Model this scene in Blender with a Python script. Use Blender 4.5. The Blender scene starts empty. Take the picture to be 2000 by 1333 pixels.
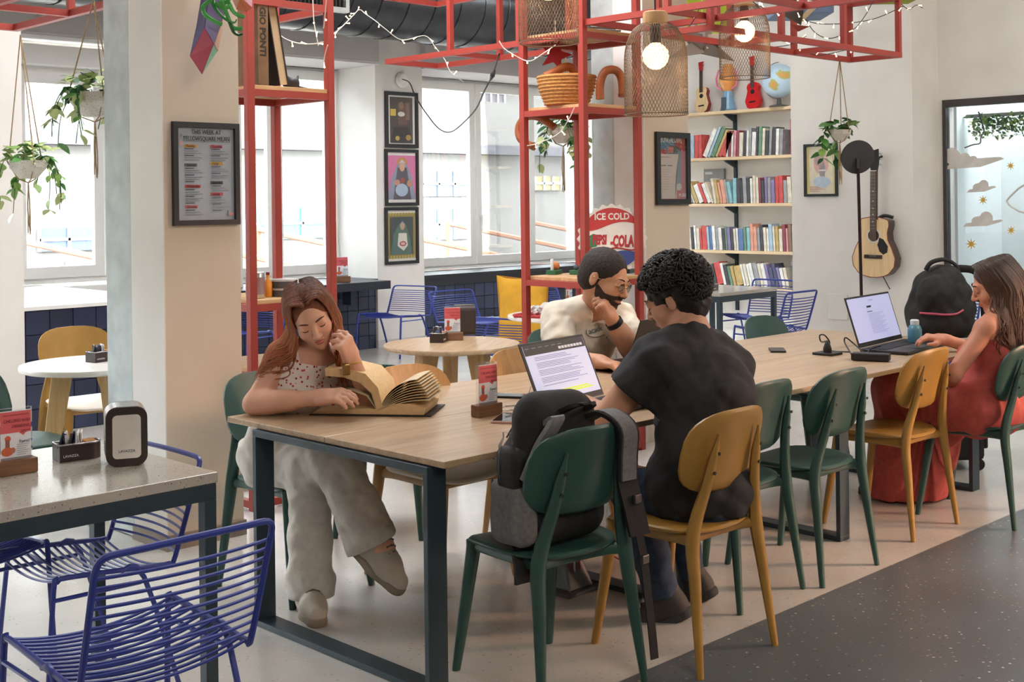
import bpy, bmesh, math, random
import numpy as np
from mathutils import Vector, Matrix, Euler
sc = bpy.context.scene
C = sc.collection
PI = math.pi
# ---------------------------------------------------------------- camera
F, CX, CY, H = 2442.0, 1000.0, 393.0, 1.56
TH, ROLL = math.atan(2475 / 2442.0), 0.0125
fw = np.array([math.cos(TH), math.sin(TH), 0]); rt = np.array([math.sin(TH), -math.cos(TH), 0]); upv = np.array([0, 0, 1.0])
cr = rt * math.cos(ROLL) - upv * math.sin(ROLL); cu = rt * math.sin(ROLL) + upv * math.cos(ROLL)
O = np.array([0, 0, H])
cd = bpy.data.cameras.new('camera'); cam = bpy.data.objects.new('camera', cd); C.objects.link(cam)
cd.sensor_fit = 'HORIZONTAL'; cd.sensor_width = 36; cd.lens = 36 * F / 2000; cd.shift_y = -(666.5 - CY) / 2000; cd.clip_start = 0.05
cam.matrix_world = Matrix(((cr[0], cu[0], -fw[0], 0), (cr[1], cu[1], -fw[1], 0), (cr[2], cu[2], -fw[2], H), (0, 0, 0, 1)))
sc.camera = cam
# ---------------------------------------------------------------- light and exposure
sc.view_settings.view_transform = 'Standard'; sc.view_settings.look = 'None'
sc.view_settings.exposure = 0.0; sc.view_settings.gamma = 1.0; sc.view_settings.use_curve_mapping = False
W = bpy.data.worlds.new('sky'); sc.world = W; W.use_nodes = True
bg = W.node_tree.nodes['Background']; bg.inputs[0].default_value = (0.86, 0.94, 1.0, 1); bg.inputs[1].default_value = 44.0
sc.cycles.sample_clamp_indirect = 40.0
sd = bpy.data.lights.new('sun', 'SUN'); sd.energy = 3.0; sd.angle = 0.01; sd.color = (1, 0.95, 0.87)
so = bpy.data.objects.new('sun', sd); C.objects.link(so)
so.rotation_euler = Vector((0.25, 0.75, -0.9)).to_track_quat('-Z', 'Y').to_euler()
def area(name, loc, tgt, sx, sy, e, col=(1, 1, 1), portal=False):
    l = bpy.data.lights.new(name, 'AREA'); l.shape = 'RECTANGLE'; l.size = sx; l.size_y = sy; l.energy = e; l.color = col
    o = bpy.data.objects.new(name, l); C.objects.link(o); o.location = loc
    o.rotation_euler = (Vector(tgt) - Vector(loc)).to_track_quat('-Z', 'Z').to_euler()
    if portal: l.cycles.is_portal = True
    return o
for (u0, u1, v0, z0, z1) in ((-2.8, 2.75, 8.75, .85, 2.7), (4.5, 6.2, 11.0, .8, 2.9), (6.75, 8.34, 11.6, .75, 3.0), (9.3, 12.36, 11.6, .75, 3.0)):
    area('window_portal', ((u0 + u1) / 2, v0, (z0 + z1) / 2), ((u0 + u1) / 2, 0, (z0 + z1) / 2), u1 - u0, z1 - z0, 1, portal=True)
# unseen ceiling fill: warm for lamps off camera, neutral added to brighten the room
area('ceiling_fill', (1.0, -1.5, 3.85), (1.6, 1.0, 0), 2.0, 2.0, 110, (1, .88, .76))
area('ceiling_fill', (7.5, -0.5, 3.85), (7.0, 1.5, 0), 2.0, 2.0, 130, (1, .88, .76))
area('bar_lamp', (8.0, -0.6, 1.5), (4.8, 2.8, 0), .5, .5, 16, (1, .58, .38)).data.spread = .7
area('ceiling_fill', (4.0, 5.5, 4.05), (4.0, 5.5, 0), 2.5, 2.5, 200, (.97, .98, 1))

area('ceiling_fill', (9.6, 7.2, 4.1), (9.6, 7.2, 0), 1.6, 1.6, 100, (.97, .98, 1))  # added area light, brightens the bookshelf niche
area('ceiling_fill', (8.0, 2.6, 4.1), (8.0, 2.6, 0), 1.6, 1.6, 45, (1, .96, .92))  # added area light, brightens the walls on the right

def ray(px, py):
    x = (px - CX) / F; y = -(py - CY) / F
    return fw + cr * x + cu * y
def P(px, py, d): return Vector(O + ray(px, py) * d)           # point at distance d along the view axis
def Pz(px, py, z): r = ray(px, py); return Vector(O + r * ((z - H) / r[2]))
def Pu(px, py, u): r = ray(px, py); return Vector(O + r * (u / r[0]))
def Pv(px, py, v): r = ray(px, py); return Vector(O + r * (v / r[1]))

# ---------------------------------------------------------------- materials
def lin(c):
    if isinstance(c, str): c = [int(c[i:i + 2], 16) / 255 for i in (0, 2, 4)]
    return tuple(x / 12.92 if x <= .04045 else ((x + .055) / 1.055) ** 2.4 for x in c)
_M = {}
def mt(col, rough=.5, metal=0, var=.06, scale=8, bump=0, stretch=None, emit=0, spec=.5, coat=0, key=None):
    k = (col, rough, metal, var, scale, bump, stretch, emit, spec, coat, key)
    if k in _M: return _M[k]
    m = bpy.data.materials.new(key or 'paint_' + str(col)); m.use_nodes = True
    nt = m.node_tree; b = nt.nodes['Principled BSDF']; L = nt.links.new
    c = lin(col)
    b.inputs['Roughness'].default_value = rough; b.inputs['Metallic'].default_value = metal
    b.inputs['Specular IOR Level'].default_value = spec; b.inputs['Coat Weight'].default_value = coat
    tc = nt.nodes.new('ShaderNodeTexCoord'); mp = nt.nodes.new('ShaderNodeMapping'); L(tc.outputs['Object'], mp.inputs[0])
    if stretch: mp.inputs['Scale'].default_value = stretch
    nz = nt.nodes.new('ShaderNodeTexNoise'); nz.inputs['Scale'].default_value = scale; nz.inputs['Detail'].default_value = 5
    L(mp.outputs[0], nz.inputs['Vector'])
    rp = nt.nodes.new('ShaderNodeValToRGB'); L(nz.outputs[0], rp.inputs[0])
    e = rp.color_ramp.elements; e[0].position = .3; e[1].position = .7
    e[0].color = (*[max(0, x * (1 - var * 2)) for x in c], 1); e[1].color = (*[min(1, x * (1 + var * 2)) for x in c], 1)
    L(rp.outputs[0], b.inputs['Base Color'])
    if bump:
        bp = nt.nodes.new('ShaderNodeBump'); bp.inputs['Strength'].default_value = bump; bp.inputs['Distance'].default_value = .01
        L(nz.outputs[0], bp.inputs['Height']); L(bp.outputs[0], b.inputs['Normal'])
    if emit:
        b.inputs['Emission Color'].default_value = (*c, 1); b.inputs['Emission Strength'].default_value = emit
    _M[k] = m; return m
def glass_mat(name, tint=(1, 1, 1), gloss=.08, rough=.0):
    m = bpy.data.materials.new(name); m.use_nodes = True; nt = m.node_tree; nt.nodes.clear(); L = nt.links.new
    o = nt.nodes.new('ShaderNodeOutputMaterial'); t = nt.nodes.new('ShaderNodeBsdfTransparent'); g = nt.nodes.new('ShaderNodeBsdfGlossy')
    t.inputs[0].default_value = (*tint, 1); g.inputs['Roughness'].default_value = rough
    mx = nt.nodes.new('ShaderNodeMixShader'); f = nt.nodes.new('ShaderNodeFresnel'); f.inputs[0].default_value = 1.45
    ml = nt.nodes.new('ShaderNodeMath'); ml.operation = 'MULTIPLY'; ml.inputs[1].default_value = gloss * 12
    L(f.outputs[0], ml.inputs[0]); L(ml.outputs[0], mx.inputs[0]); L(t.outputs[0], mx.inputs[1]); L(g.outputs[0], mx.inputs[2]); L(mx.outputs[0], o.inputs[0])
    return m
def wood(name, c1, c2, axis=0, sc_=18, rough=.4, fine=9):
    m = bpy.data.materials.new(name); m.use_nodes = True; nt = m.node_tree; b = nt.nodes['Principled BSDF']; L = nt.links.new
    tc = nt.nodes.new('ShaderNodeTexCoord'); mp = nt.nodes.new('ShaderNodeMapping'); s = [sc_] * 3; s[axis] = sc_ / 14; mp.inputs['Scale'].default_value = s
    L(tc.outputs['Object'], mp.inputs[0]); nz = nt.nodes.new('ShaderNodeTexNoise'); nz.inputs['Scale'].default_value = 2.2; nz.inputs['Detail'].default_value = fine; nz.inputs['Roughness'].default_value = .65
    nz.inputs['Distortion'].default_value = .4
    L(mp.outputs[0], nz.inputs['Vector']); rp = nt.nodes.new('ShaderNodeValToRGB'); L(nz.outputs[0], rp.inputs[0])
    e = rp.color_ramp.elements; e[0].position = .33; e[1].position = .66; e[0].color = (*lin(c1), 1); e[1].color = (*lin(c2), 1)
    L(rp.outputs[0], b.inputs['Base Color']); b.inputs['Roughness'].default_value = rough
    bp = nt.nodes.new('ShaderNodeBump'); bp.inputs['Strength'].default_value = .08; bp.inputs['Distance'].default_value = .004; L(nz.outputs[0], bp.inputs['Height']); L(bp.outputs[0], b.inputs['Normal'])
    return m
def speckle(name, base, specks, scale, rough, amount=.35, var=.06, spec=.5):
    m = bpy.data.materials.new(name); m.use_nodes = True; nt = m.node_tree; b = nt.nodes['Principled BSDF']; L = nt.links.new
    tc = nt.nodes.new('ShaderNodeTexCoord')
    vo = nt.nodes.new('ShaderNodeTexVoronoi'); vo.inputs['Scale'].default_value = scale; L(tc.outputs['Object'], vo.inputs['Vector'])
    nz = nt.nodes.new('ShaderNodeTexNoise'); nz.inputs['Scale'].default_value = 1.7; nz.inputs['Detail'].default_value = 6; L(tc.outputs['Object'], nz.inputs['Vector'])
    rb = nt.nodes.new('ShaderNodeValToRGB'); L(nz.outputs[0], rb.inputs[0]); e = rb.color_ramp.elements; c = lin(base); e[0].position = .3; e[1].position = .7
    e[0].color = (*[x * (1 - 2 * var) for x in c], 1); e[1].color = (*[min(1, x * (1 + 2 * var)) for x in c], 1)
    # a cell is a chip when its random value is high and the point lies near the cell's centre
    sx = nt.nodes.new('ShaderNodeSeparateColor'); L(vo.outputs['Color'], sx.inputs[0])
    rs = nt.nodes.new('ShaderNodeValToRGB'); L(sx.outputs[1], rs.inputs[0]); rs.color_ramp.interpolation = 'CONSTANT'
    el = rs.color_ramp.elements
    while len(el) < len(specks): el.new(.5)
    for i, s in enumerate(specks): el[i].position = i / len(specks); el[i].color = (*lin(s), 1)
    g1 = nt.nodes.new('ShaderNodeMath'); g1.operation = 'LESS_THAN'; L(sx.outputs[0], g1.inputs[0]); g1.inputs[1].default_value = amount
    g2 = nt.nodes.new('ShaderNodeMath'); g2.operation = 'LESS_THAN'; L(vo.outputs['Distance'], g2.inputs[0]); g2.inputs[1].default_value = .28
    g3 = nt.nodes.new('ShaderNodeMath'); g3.operation = 'MULTIPLY'; L(g1.outputs[0], g3.inputs[0]); L(g2.outputs[0], g3.inputs[1])
    mx = nt.nodes.new('ShaderNodeMix'); mx.data_type = 'RGBA'; L(g3.outputs[0], mx.inputs[0]); L(rb.outputs[0], mx.inputs[6]); L(rs.outputs[0], mx.inputs[7])
    L(mx.outputs[2], b.inputs['Base Color']); b.inputs['Roughness'].default_value = rough; b.inputs['Specular IOR Level'].default_value = spec
    return m
WHITE = mt('e4e1dc', .75, var=.02, scale=3, key='white_wall_paint')
CREAM = mt('cfc2b1', .75, var=.02, scale=3, key='warm_lit_wall_paint')  # white paint tinted with the warm interior light on the column fronts
RED = mt('a03a30', .5, var=.03, key='red_painted_steel')
STEEL = mt('33424c', .42, metal=.25, var=.06, key='dark_blue_steel')
BLUE = mt('303f94', .38, var=.03, key='blue_painted_wire')
OAK = wood('oak_tabletop', 'a28769', 'bfa688', 0, 16, .33)
OAKV = wood('oak_legs', 'b5925f', 'd3b585', 2, 16, .42)
PLY = wood('shelf_board', 'b98e5c', 'd6b184', 0, 14, .5)
BLACK = mt('17181a', .5, var=.1, key='black_plastic')
GLASS = glass_mat('clear_glass', gloss=.07)
FRAME_GLASS = glass_mat('picture_glass', gloss=.03)
PVC = mt('e9e9e6', .4, var=.01, key='white_window_frame')

# ---------------------------------------------------------------- mesh building
class MB:
    def __init__(s): s.v = []; s.f = []; s.m = []; s.cur = 0
    def add(s, vs, fs, M=None):
        o = len(s.v)
        if M is not None: vs = [M @ Vector(p) for p in vs]
        s.v += [tuple(p) for p in vs]; s.f += [[i + o for i in f] for f in fs]; s.m += [s.cur] * len(fs); return s
    def box(s, c, d, M=None):
        x, y, z = c; a, b, e = d[0] / 2, d[1] / 2, d[2] / 2
        vs = [(x + i * a, y + j * b, z + k * e) for i in (-1, 1) for j in (-1, 1) for k in (-1, 1)]
        return s.add(vs, [(0, 1, 3, 2), (4, 6, 7, 5), (0, 4, 5, 1), (2, 3, 7, 6), (0, 2, 6, 4), (1, 5, 7, 3)], M)
    def bx(s, x0, x1, y0, y1, z0, z1, M=None):
        return s.box(((x0 + x1) / 2, (y0 + y1) / 2, (z0 + z1) / 2), (x1 - x0, y1 - y0, z1 - z0), M)
    def tube(s, pts, r, n=8, closed=False, flat=1.0, M=None, upd=None):
        pts = [Vector(p) for p in pts]; N = len(pts); rs = r if isinstance(r, (list, tuple)) else [r] * N
        vs = []; fs = []; ref = None
        for i, p in enumerate(pts):
            a = pts[(i - 1) % N] if (closed or i > 0) else p; b = pts[(i + 1) % N] if (closed or i < N - 1) else p
            t = (b - a); t = t.normalized() if t.length > 1e-9 else Vector((0, 0, 1))
            if ref is None:
                ref = Vector(upd) if upd else (Vector((0, 0, 1)) if abs(t.z) < .9 else Vector((1, 0, 0)))
            n1 = ref - t * ref.dot(t)
            if n1.length < 1e-6: n1 = t.orthogonal()
            n1.normalize(); ref = n1; n2 = t.cross(n1)
            for k in range(n):
                w = 2 * PI * k / n; vs.append(p + n1 * (math.cos(w) * rs[i]) + n2 * (math.sin(w) * rs[i] * flat))
        for i in range(N if closed else N - 1):
            j = (i + 1) % N
            for k in range(n): k2 = (k + 1) % n; fs.append((i * n + k, i * n + k2, j * n + k2, j * n + k))
        if not closed: fs.append(tuple(range(n))[::-1]); fs.append(tuple((N - 1) * n + k for k in range(n)))
        return s.add(vs, fs, M)
    def lathe(s, prof, n=24, M=None, cap=True):
        vs = []; fs = []
        for (r, z) in prof:
            for k in range(n): w = 2 * PI * k / n; vs.append((r * math.cos(w), r * math.sin(w), z))
        for i in range(len(prof) - 1):
            for k in range(n): k2 = (k + 1) % n; fs.append((i * n + k, i * n + k2, (i + 1) * n + k2, (i + 1) * n + k))
        if cap: fs.append(tuple(range(n))[::-1]); fs.append(tuple((len(prof) - 1) * n + k for k in range(n)))
        return s.add(vs, fs, M)
    def prism(s, poly, z0, z1, M=None):
        n = len(poly); vs = [(x, y, z0) for x, y in poly] + [(x, y, z1) for x, y in poly]
        fs = [tuple(range(n))[::-1], tuple(range(n, 2 * n))] + [(i, (i + 1) % n, n + (i + 1) % n, n + i) for i in range(n)]
        return s.add(vs, fs, M)
    def flat(s, poly, z=0, M=None): return s.add([(x, y, z) for x, y in poly], [tuple(range(len(poly)))], M)
    def ball(s, c, r, n=12, M=None):
        r = r if isinstance(r, (tuple, list)) else (r, r, r); vs = []; fs = []; m = max(4, n // 2)
        for i in range(1, m):
            a = PI * i / m
            for k in range(n): w = 2 * PI * k / n; vs.append((c[0] + r[0] * math.sin(a) * math.cos(w), c[1] + r[1] * math.sin(a) * math.sin(w), c[2] + r[2] * math.cos(a)))
        t = len(vs); vs.append((c[0], c[1], c[2] + r[2])); vs.append((c[0], c[1], c[2] - r[2]))
        for i in range(m - 2):
            for k in range(n): k2 = (k + 1) % n; fs.append((i * n + k, (i + 1) * n + k, (i + 1) * n + k2, i * n + k2))
        for k in range(n):
            k2 = (k + 1) % n; fs.append((t, k, k2)); fs.append((t + 1, (m - 2) * n + k2, (m - 2) * n + k))
        return s.add(vs, fs, M)
    def grid(s, fn, nu, nv, M=None, thick=0):
        vs = [Vector(fn(i / nu, j / nv)) for i in range(nu + 1) for j in range(nv + 1)]
        fs = [(i * (nv + 1) + j, (i + 1) * (nv + 1) + j, (i + 1) * (nv + 1) + j + 1, i * (nv + 1) + j + 1) for i in range(nu) for j in range(nv)]
        return s.add(vs, fs, M)
def rootloc(o):
    l = Vector((0, 0, 0))
    while o: l += o.location; o = o.parent
    return l
def tag(o, label=None, cat=None, group=None, kind=None):
    if label: o['label'] = label
    if cat: o['category'] = cat
    if group: o['group'] = group
    if kind: o['kind'] = kind
    return o
def part(name, mb, mats, parent=None, smooth=0, bevel=0, world=False, solid=0, subsurf=0, loc=None):
    me = bpy.data.meshes.new(name)
    off = rootloc(parent) if (world and parent) else None
    vs = mb.v if off is None else [(p[0] - off[0], p[1] - off[1], p[2] - off[2]) for p in mb.v]
    me.from_pydata(vs, [], mb.f)
    if not isinstance(mats, (list, tuple)): mats = [mats]
    for m in mats: me.materials.append(m)
    if len(mats) > 1: me.polygons.foreach_set('material_index', mb.m)
    bm = bmesh.new(); bm.from_mesh(me)
    if bevel:
        es = [e for e in bm.edges if len(e.link_faces) == 2 and e.calc_face_angle(0) > .6]
        bmesh.ops.bevel(bm, geom=es, offset=bevel, segments=2, profile=.5, affect='EDGES')
    bmesh.ops.recalc_face_normals(bm, faces=bm.faces)
    if solid: bmesh.ops.solidify(bm, geom=bm.faces[:], thickness=solid); bmesh.ops.recalc_face_normals(bm, faces=bm.faces)
    bm.to_mesh(me); bm.free()
    if smooth:
        me.polygons.foreach_set('use_smooth', [True] * len(me.polygons))
        if smooth != 2: me.set_sharp_from_angle(angle=.75)
    o = bpy.data.objects.new(name, me); C.objects.link(o)
    if parent: o.parent = parent
    if loc is not None: o.location = loc
    if subsurf: md = o.modifiers.new('s', 'SUBSURF'); md.levels = subsurf; md.render_levels = subsurf
    return o
def thing(name, label, cat, loc=(0, 0, 0), rz=0, group=None, scale=None):
    o = bpy.data.objects.new(name, None); C.objects.link(o); o.location = loc; o.rotation_euler = (0, 0, rz)
    if scale: o.scale = scale if isinstance(scale, (tuple, list)) else (scale,) * 3
    return tag(o, label, cat, group)
def struct(name, mb, m, parent=None, **k):
    o = part(name, mb, m, parent, **k)
    if not parent: o['kind'] = 'structure'
    return o
def dup(root, loc, rz, label=None, group=None, scale=None, swap=None):
    def cp(o, par):
        c = o.copy(); C.objects.link(c); c.parent = par
        if swap and o.type == 'MESH' and o.data.materials[0] in swap:
            k = (o.data.name, swap[o.data.materials[0]].name)
            if k not in _sw:
                d = o.data.copy(); d.materials[0] = swap[o.data.materials[0]]; _sw[k] = d
            c.data = _sw[k]
        for ch in [x for x in C.objects if x.parent == o]: cp(ch, c)
        return c
    r = cp(root, None); r.location = loc; r.rotation_euler = (0, 0, rz)
    if label: r['label'] = label
    if group: r['group'] = group
    if scale: r.scale = scale if isinstance(scale, (tuple, list)) else (scale,) * 3
    return r
_sw = {}
def frameM(o, x, y, z=None):
    o, x, y = Vector(o), Vector(x).normalized(), Vector(y).normalized(); z = Vector(z).normalized() if z else x.cross(y)
    return Matrix(((x.x, y.x, z.x, o.x), (x.y, y.y, z.y, o.y), (x.z, y.z, z.z, o.z), (0, 0, 0, 1)))
def lettering(s, size, M, m, parent, name='lettering', align='LEFT', world=True, ext=.0006, sx=1.0, shear=0, bold=0):
    cv = bpy.data.curves.new('t', 'FONT'); cv.body = s; cv.size = size; cv.align_x = align; cv.resolution_u = 2; cv.shear = shear; cv.extrude = ext; cv.offset = bold
    o = bpy.data.objects.new('t', cv); C.objects.link(o); dg = bpy.context.evaluated_depsgraph_get()
    me = bpy.data.meshes.new_from_object(o.evaluated_get(dg)); bpy.data.objects.remove(o); me.name = name
    me.transform(Matrix.Diagonal((sx, 1, 1, 1))); me.transform(M)
    if world and parent: me.transform(Matrix.Translation(-rootloc(parent)))
    me.materials.clear(); me.materials.append(m)
    r = bpy.data.objects.new(name, me); C.objects.link(r); r.parent = parent; return r
def rrect(w, h, r, n=5, cx=0, cy=0):
    out = []
    for (sx, sy, a0) in ((1, 1, 0), (-1, 1, 90), (-1, -1, 180), (1, -1, 270)):
        for i in range(n + 1):
            a = math.radians(a0 + 90 * i / n); out.append((cx + sx * (w / 2 - r) + r * math.cos(a), cy + sy * (h / 2 - r) + r * math.sin(a)))
    return out
def circ(cx, cy, rx, ry=None, n=20): ry = ry or rx; return [(cx + rx * math.cos(2 * PI * i / n), cy + ry * math.sin(2 * PI * i / n)) for i in range(n)]
def smoothpts(pts, n=6, closed=False):
    pts = [Vector(p) for p in pts]; out = []; N = len(pts)
    for i in range(N if closed else N - 1):
        p0 = pts[(i - 1) % N] if (closed or i > 0) else pts[i]; p1 = pts[i]; p2 = pts[(i + 1) % N]; p3 = pts[(i + 2) % N] if (closed or i < N - 2) else p2
        for k in range(n):
            t = k / n; out.append(.5 * ((2 * p1) + (p2 - p0) * t + (2 * p0 - 5 * p1 + 4 * p2 - p3) * t * t + (3 * p1 - p0 - 3 * p2 + p3) * t ** 3))
    if not closed: out.append(pts[-1])
    return out
# ---------------------------------------------------------------- the room: X runs along the window wall, Y towards it
FLOOR = speckle('polished_concrete', 'c3c0ba', ['cfccc6', 'aca9a4', 'c9c5be'], 60, .22, .3, .07, spec=.6)
DARKF = speckle('dark_terrazzo', '5f6367', ['cfcac0', 'b08a62', 'a0a0a0', '8a8f95', '3a3a3a'], 58, .32, .20, .06)
struct('floor', MB().bx(-3, 3, 2.65, 8.6, -.2, 0).bx(3, 13.4, 2.65, 11.4, -.2, 0), FLOOR)
struct('floor', MB().bx(-3, 13.4, -4.2, 2.65, -.2, 0), DARKF)
struct('ceiling', MB().bx(-3.2, 3.0, -4.4, 8.9, 4.2, 4.4).bx(3.0, 13.6, -4.4, 11.9, 4.2, 4.4), mt('d9d6d2', .8, var=.02, key='ceiling_paint'))
struct('wall_east', MB().bx(13.4, 13.6, -4.4, 11.6, 0, 4.2), WHITE)
struct('wall_rear', MB().bx(-3, 13.4, -4.4, -4.2, 0, 4.2), CREAM)
struct('wall_west', MB().bx(-3.2, -3, -4.4, 11.6, 0, 4.2), CREAM)
# window wall: piers, wall above and beside the windows
GREYW = mt('c9c5c4', .75, var=.02, scale=3, key='grey_soffit_paint')
TILEBACK = mt('2a3040', .8, key='tile_grout')
struct('wall_left', MB().bx(-3, 3.61, 8.4, 8.7, 0, .85).bx(-3, -2.8, 8.4, 8.7, .85, 2.78).bx(2.75, 3.61, 8.4, 8.9, .85, 2.78).bx(-3, 2.75, 8.4, 8.7, 2.70, 2.78).bx(4.6, 4.75, 8.7, 10.62, 0, .85), WHITE)
struct('wall_window', MB().bx(2.9, 4.55, 10.62, 11.5, 0, 4.2).bx(2.9, 3.2, 8.9, 10.62, 0, 4.2).bx(-3, 3.2, 8.4, 8.7, 2.78, 4.2).bx(4.55, 6.2, 10.62, 11.5, 0, .8).bx(4.55, 6.2, 10.9, 11.5, 2.95, 4.2).bx(6.2, 6.75, 10.62, 11.5, 0, 4.2)
       .bx(6.75, 8.38, 10.62, 11.5, 0, .70).bx(6.75, 8.38, 11.2, 11.5, 3.04, 4.2).bx(8.38, 9.04, 10.56, 11.5, 0, 4.2).bx(9.04, 9.5, 10.62, 11.5, 0, .70).bx(9.04, 9.48, 11.2, 11.5, .7, 4.2)
       .bx(9.48, 12.4, 10.62, 11.5, 0, .70).bx(9.48, 12.4, 11.2, 11.5, 3.04, 4.2).bx(12.38, 12.45, 10.62, 11.5, 0, 4.2), WHITE)
struct('trim_1', MB().bx(3.2, 8.39, 10.5, 11.25, 3.04, 3.42).bx(3.2, 8.38, 10.495, 10.5, 3.06, 3.07), GREYW)
struct('trim_2', MB().bx(9.03, 12.45, 10.5, 11.25, 3.04, 3.42), GREYW)
# low parapets with dark sills
PW = struct('wall_parapet', MB().bx(3.61, 4.75, 8.42, 8.7, 0, .85), TILEBACK)
struct('trim_3', MB().bx(3.61, 4.75, 8.4, 10.75, .85, .875).bx(4.55, 6.2, 10.6, 10.9, .80, .85), mt('e6e5e2', .5, var=.02, key='white_sill'))
PW2 = struct('wall_parapet', MB().bx(6.2, 8.38, 10.6, 10.64, 0, .70), TILEBACK)
PW3 = struct('wall_parapet', MB().bx(9.04, 12.4, 10.6, 10.64, 0, .70), TILEBACK)
SILL = mt('23272f', .35, var=.05, key='dark_sill')
struct('trim_4', MB().bx(9.04, 12.4, 10.55, 11.25, .70, .745).bx(9.04, 12.4, 10.57, 10.6, .62, .70), SILL)
struct('trim_5', MB().bx(6.2, 8.38, 10.55, 11.25, .70, .745), SILL)
struct('baseboard_window', MB().bx(8.37, 9.05, 10.545, 10.56, 0, .08).bx(-3, 3.61, 8.385, 8.4, 0, .08), GREYW)
TM = [mt('283049', .3, var=.12, scale=3, key='navy_tile'), mt('232a40', .3, var=.12, scale=3, key='navy_tile_dark'), mt('2f3852', .3, var=.12, scale=3, key='navy_tile_light')]
def tiles(par, u0, u1, v, z1, s):
    me = []
    for m in TM:
        q = MB().box((0, 0, 0), (s - .006, .012, s - .006)); o = part('tile', q, m, None, bevel=.002); me.append(o.data); bpy.data.objects.remove(o)
    n = int((u1 - u0) / s); rng = random.Random(3)
    for i in range(n + 1):
        for j in range(int(z1 / s) + 1):
            w = min(s, u1 - u0 - i * s); h = min(s, z1 - j * s)
            if w < .03 or h < .03: continue
            o = bpy.data.objects.new('tile', rng.choice(me)); C.objects.link(o); o.parent = par
            o.location = (u0 + i * s + w / 2, v - .004 - rng.random() * .002, z1 - j * s - h / 2); o.scale = (w / s, 1, h / s)
tiles(PW, 3.62, 5.0, 8.42, .85, .17)
tiles(PW2, 6.6, 8.37, 10.6, .70, .14)
tiles(PW3, 9.05, 11.6, 10.6, .62, .155)
# windows: one frame and its sashes, panes and handle each
def window(n, u0, u1, v, z0, z1, stiles, handle=None, box=0):
    w = struct('window_%d' % n, MB().bx(u0, u1, v, v + .07, z0, z0 + .06).bx(u0, u1, v, v + .07, z1 - .06, z1).bx(u0, u0 + .05, v, v + .07, z0, z1).bx(u1 - .05, u1, v, v + .07, z0, z1), PVC)
    if box: part('shutter_box', MB().bx(u0, u1, v - .12, v + .05, z1, z1 + box), PVC, w, bevel=.01)
    ed = [u0 + .04] + list(stiles) + [u1 - .04]
    for a, b in zip(ed[:-1], ed[1:]):
        s = part('sash', MB().bx(a + .005, b - .005, v - .03, v + .03, z0 + .05, z0 + .15).bx(a + .005, b - .005, v - .03, v + .03, z1 - .15, z1 - .05)
                 .bx(a + .005, a + .095, v - .03, v + .03, z0 + .15, z1 - .15).bx(b - .095, b - .005, v - .03, v + .03, z0 + .15, z1 - .15), PVC, w)
        part('pane', MB().bx(a + .09, b - .09, v - .003, v + .003, z0 + .14, z1 - .14), GLASS, s)
    for hx in handle or []:
        part('handle', MB().bx(hx - .012, hx + .012, v - .075, v - .03, z0 + .62, z0 + .65).tube([(hx, v - .07, z0 + .64), (hx, v - .07, z0 + .46)], .01), PVC, w, smooth=1)
    return w
window(1, 4.5, 6.25, 10.75, .88, 2.80, [5.36], box=.18)
window(2, 6.75, 8.36, 11.28, .745, 3.06, [7.56], [7.62])
window(3, 9.46, 12.39, 11.28, .745, 3.06, [10.48, 11.42], [10.54])
window(5, -2.8, 2.75, 8.5, .85, 2.70, [-1.4, 0, 1.4])
# columns: concrete core with painted cladding
CONC = mt('c3cccc', .85, var=.06, scale=9, bump=.35, key='raw_concrete')
struct('wall_column', MB().bx(2.84, 3.235, 5.11, 5.41, 0, 4.2), CREAM)
struct('column_lit_face_1', MB().bx(2.834, 2.84, 5.11, 5.41, .07, 4.2), WHITE); struct('column_lit_face_2', MB().bx(6.224, 6.23, 5.1, 5.35, 0, 4.2), WHITE)  # thin white faces added for the window light on the column sides
struct('wall_column', MB().bx(2.842, 3.2, 5.41, 5.69, 0, 4.2), CONC, bevel=.02)
struct('baseboard_column', MB().bx(2.83, 3.245, 5.1, 5.42, 0, .07), mt('8d8378', .6, key='grey_baseboard'))
struct('wall_column', MB().bx(6.23, 6.69, 5.1, 5.35, 0, 4.2), CREAM)
struct('wall_column', MB().bx(6.232, 6.6, 5.35, 5.56, 0, 4.2), CONC, bevel=.02)
# far side: bookshelf niche, wall with print, pier with guitar, glazed wall
struct('wall_niche', MB().bx(12.45, 12.6, 6.0, 11.5, 0, 4.2), WHITE)
struct('wall_far', MB().bx(9.6, 12.45, 5.4, 6.18, 0, 4.2), WHITE)
struct('wall_pier', MB().bx(9.5, 13.4, 4.963, 5.45, 0, 4.2), WHITE)
struct('wall_glazed', MB().bx(9.95, 10.15, -4.2, 4.963, 2.36, 4.2).bx(9.95, 10.15, 4.92, 4.963, 0, 2.36).bx(9.95, 10.15, -4.2, .9, 0, 2.36), WHITE)
w4 = struct('window_4', MB().bx(9.93, 10.0, .9, 4.92, 2.30, 2.36).bx(9.93, 10.0, 4.89, 4.92, 0, 2.30).bx(9.93, 10.0, .9, .96, 0, 2.27).bx(9.93, 10.0, 2.86, 2.92, 0, 2.27).bx(9.93, 10.0, .96, 4.86, 0, .08), mt('3b3637', .45, key='bronze_frame'))
part('pane', MB().bx(9.955, 9.965, 2.92, 4.89, .08, 2.30), GLASS, w4); part('pane', MB().bx(9.955, 9.965, .96, 2.86, .08, 2.30), GLASS, w4)
struct('wall_backroom', MB().bx(11.0, 11.1, -1, 4.96, 0, 3.2).bx(10.15, 11.0, 4.9, 4.96, 0, 3.2), mt('dfe9ec', .8, var=.02, scale=2, key='pale_blue_wall'))
area('backroom_lamp', (10.55, 3.6, 3.1), (10.6, 3.6, 0), .6, 2.4, 55, (.93, .98, 1))
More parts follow.
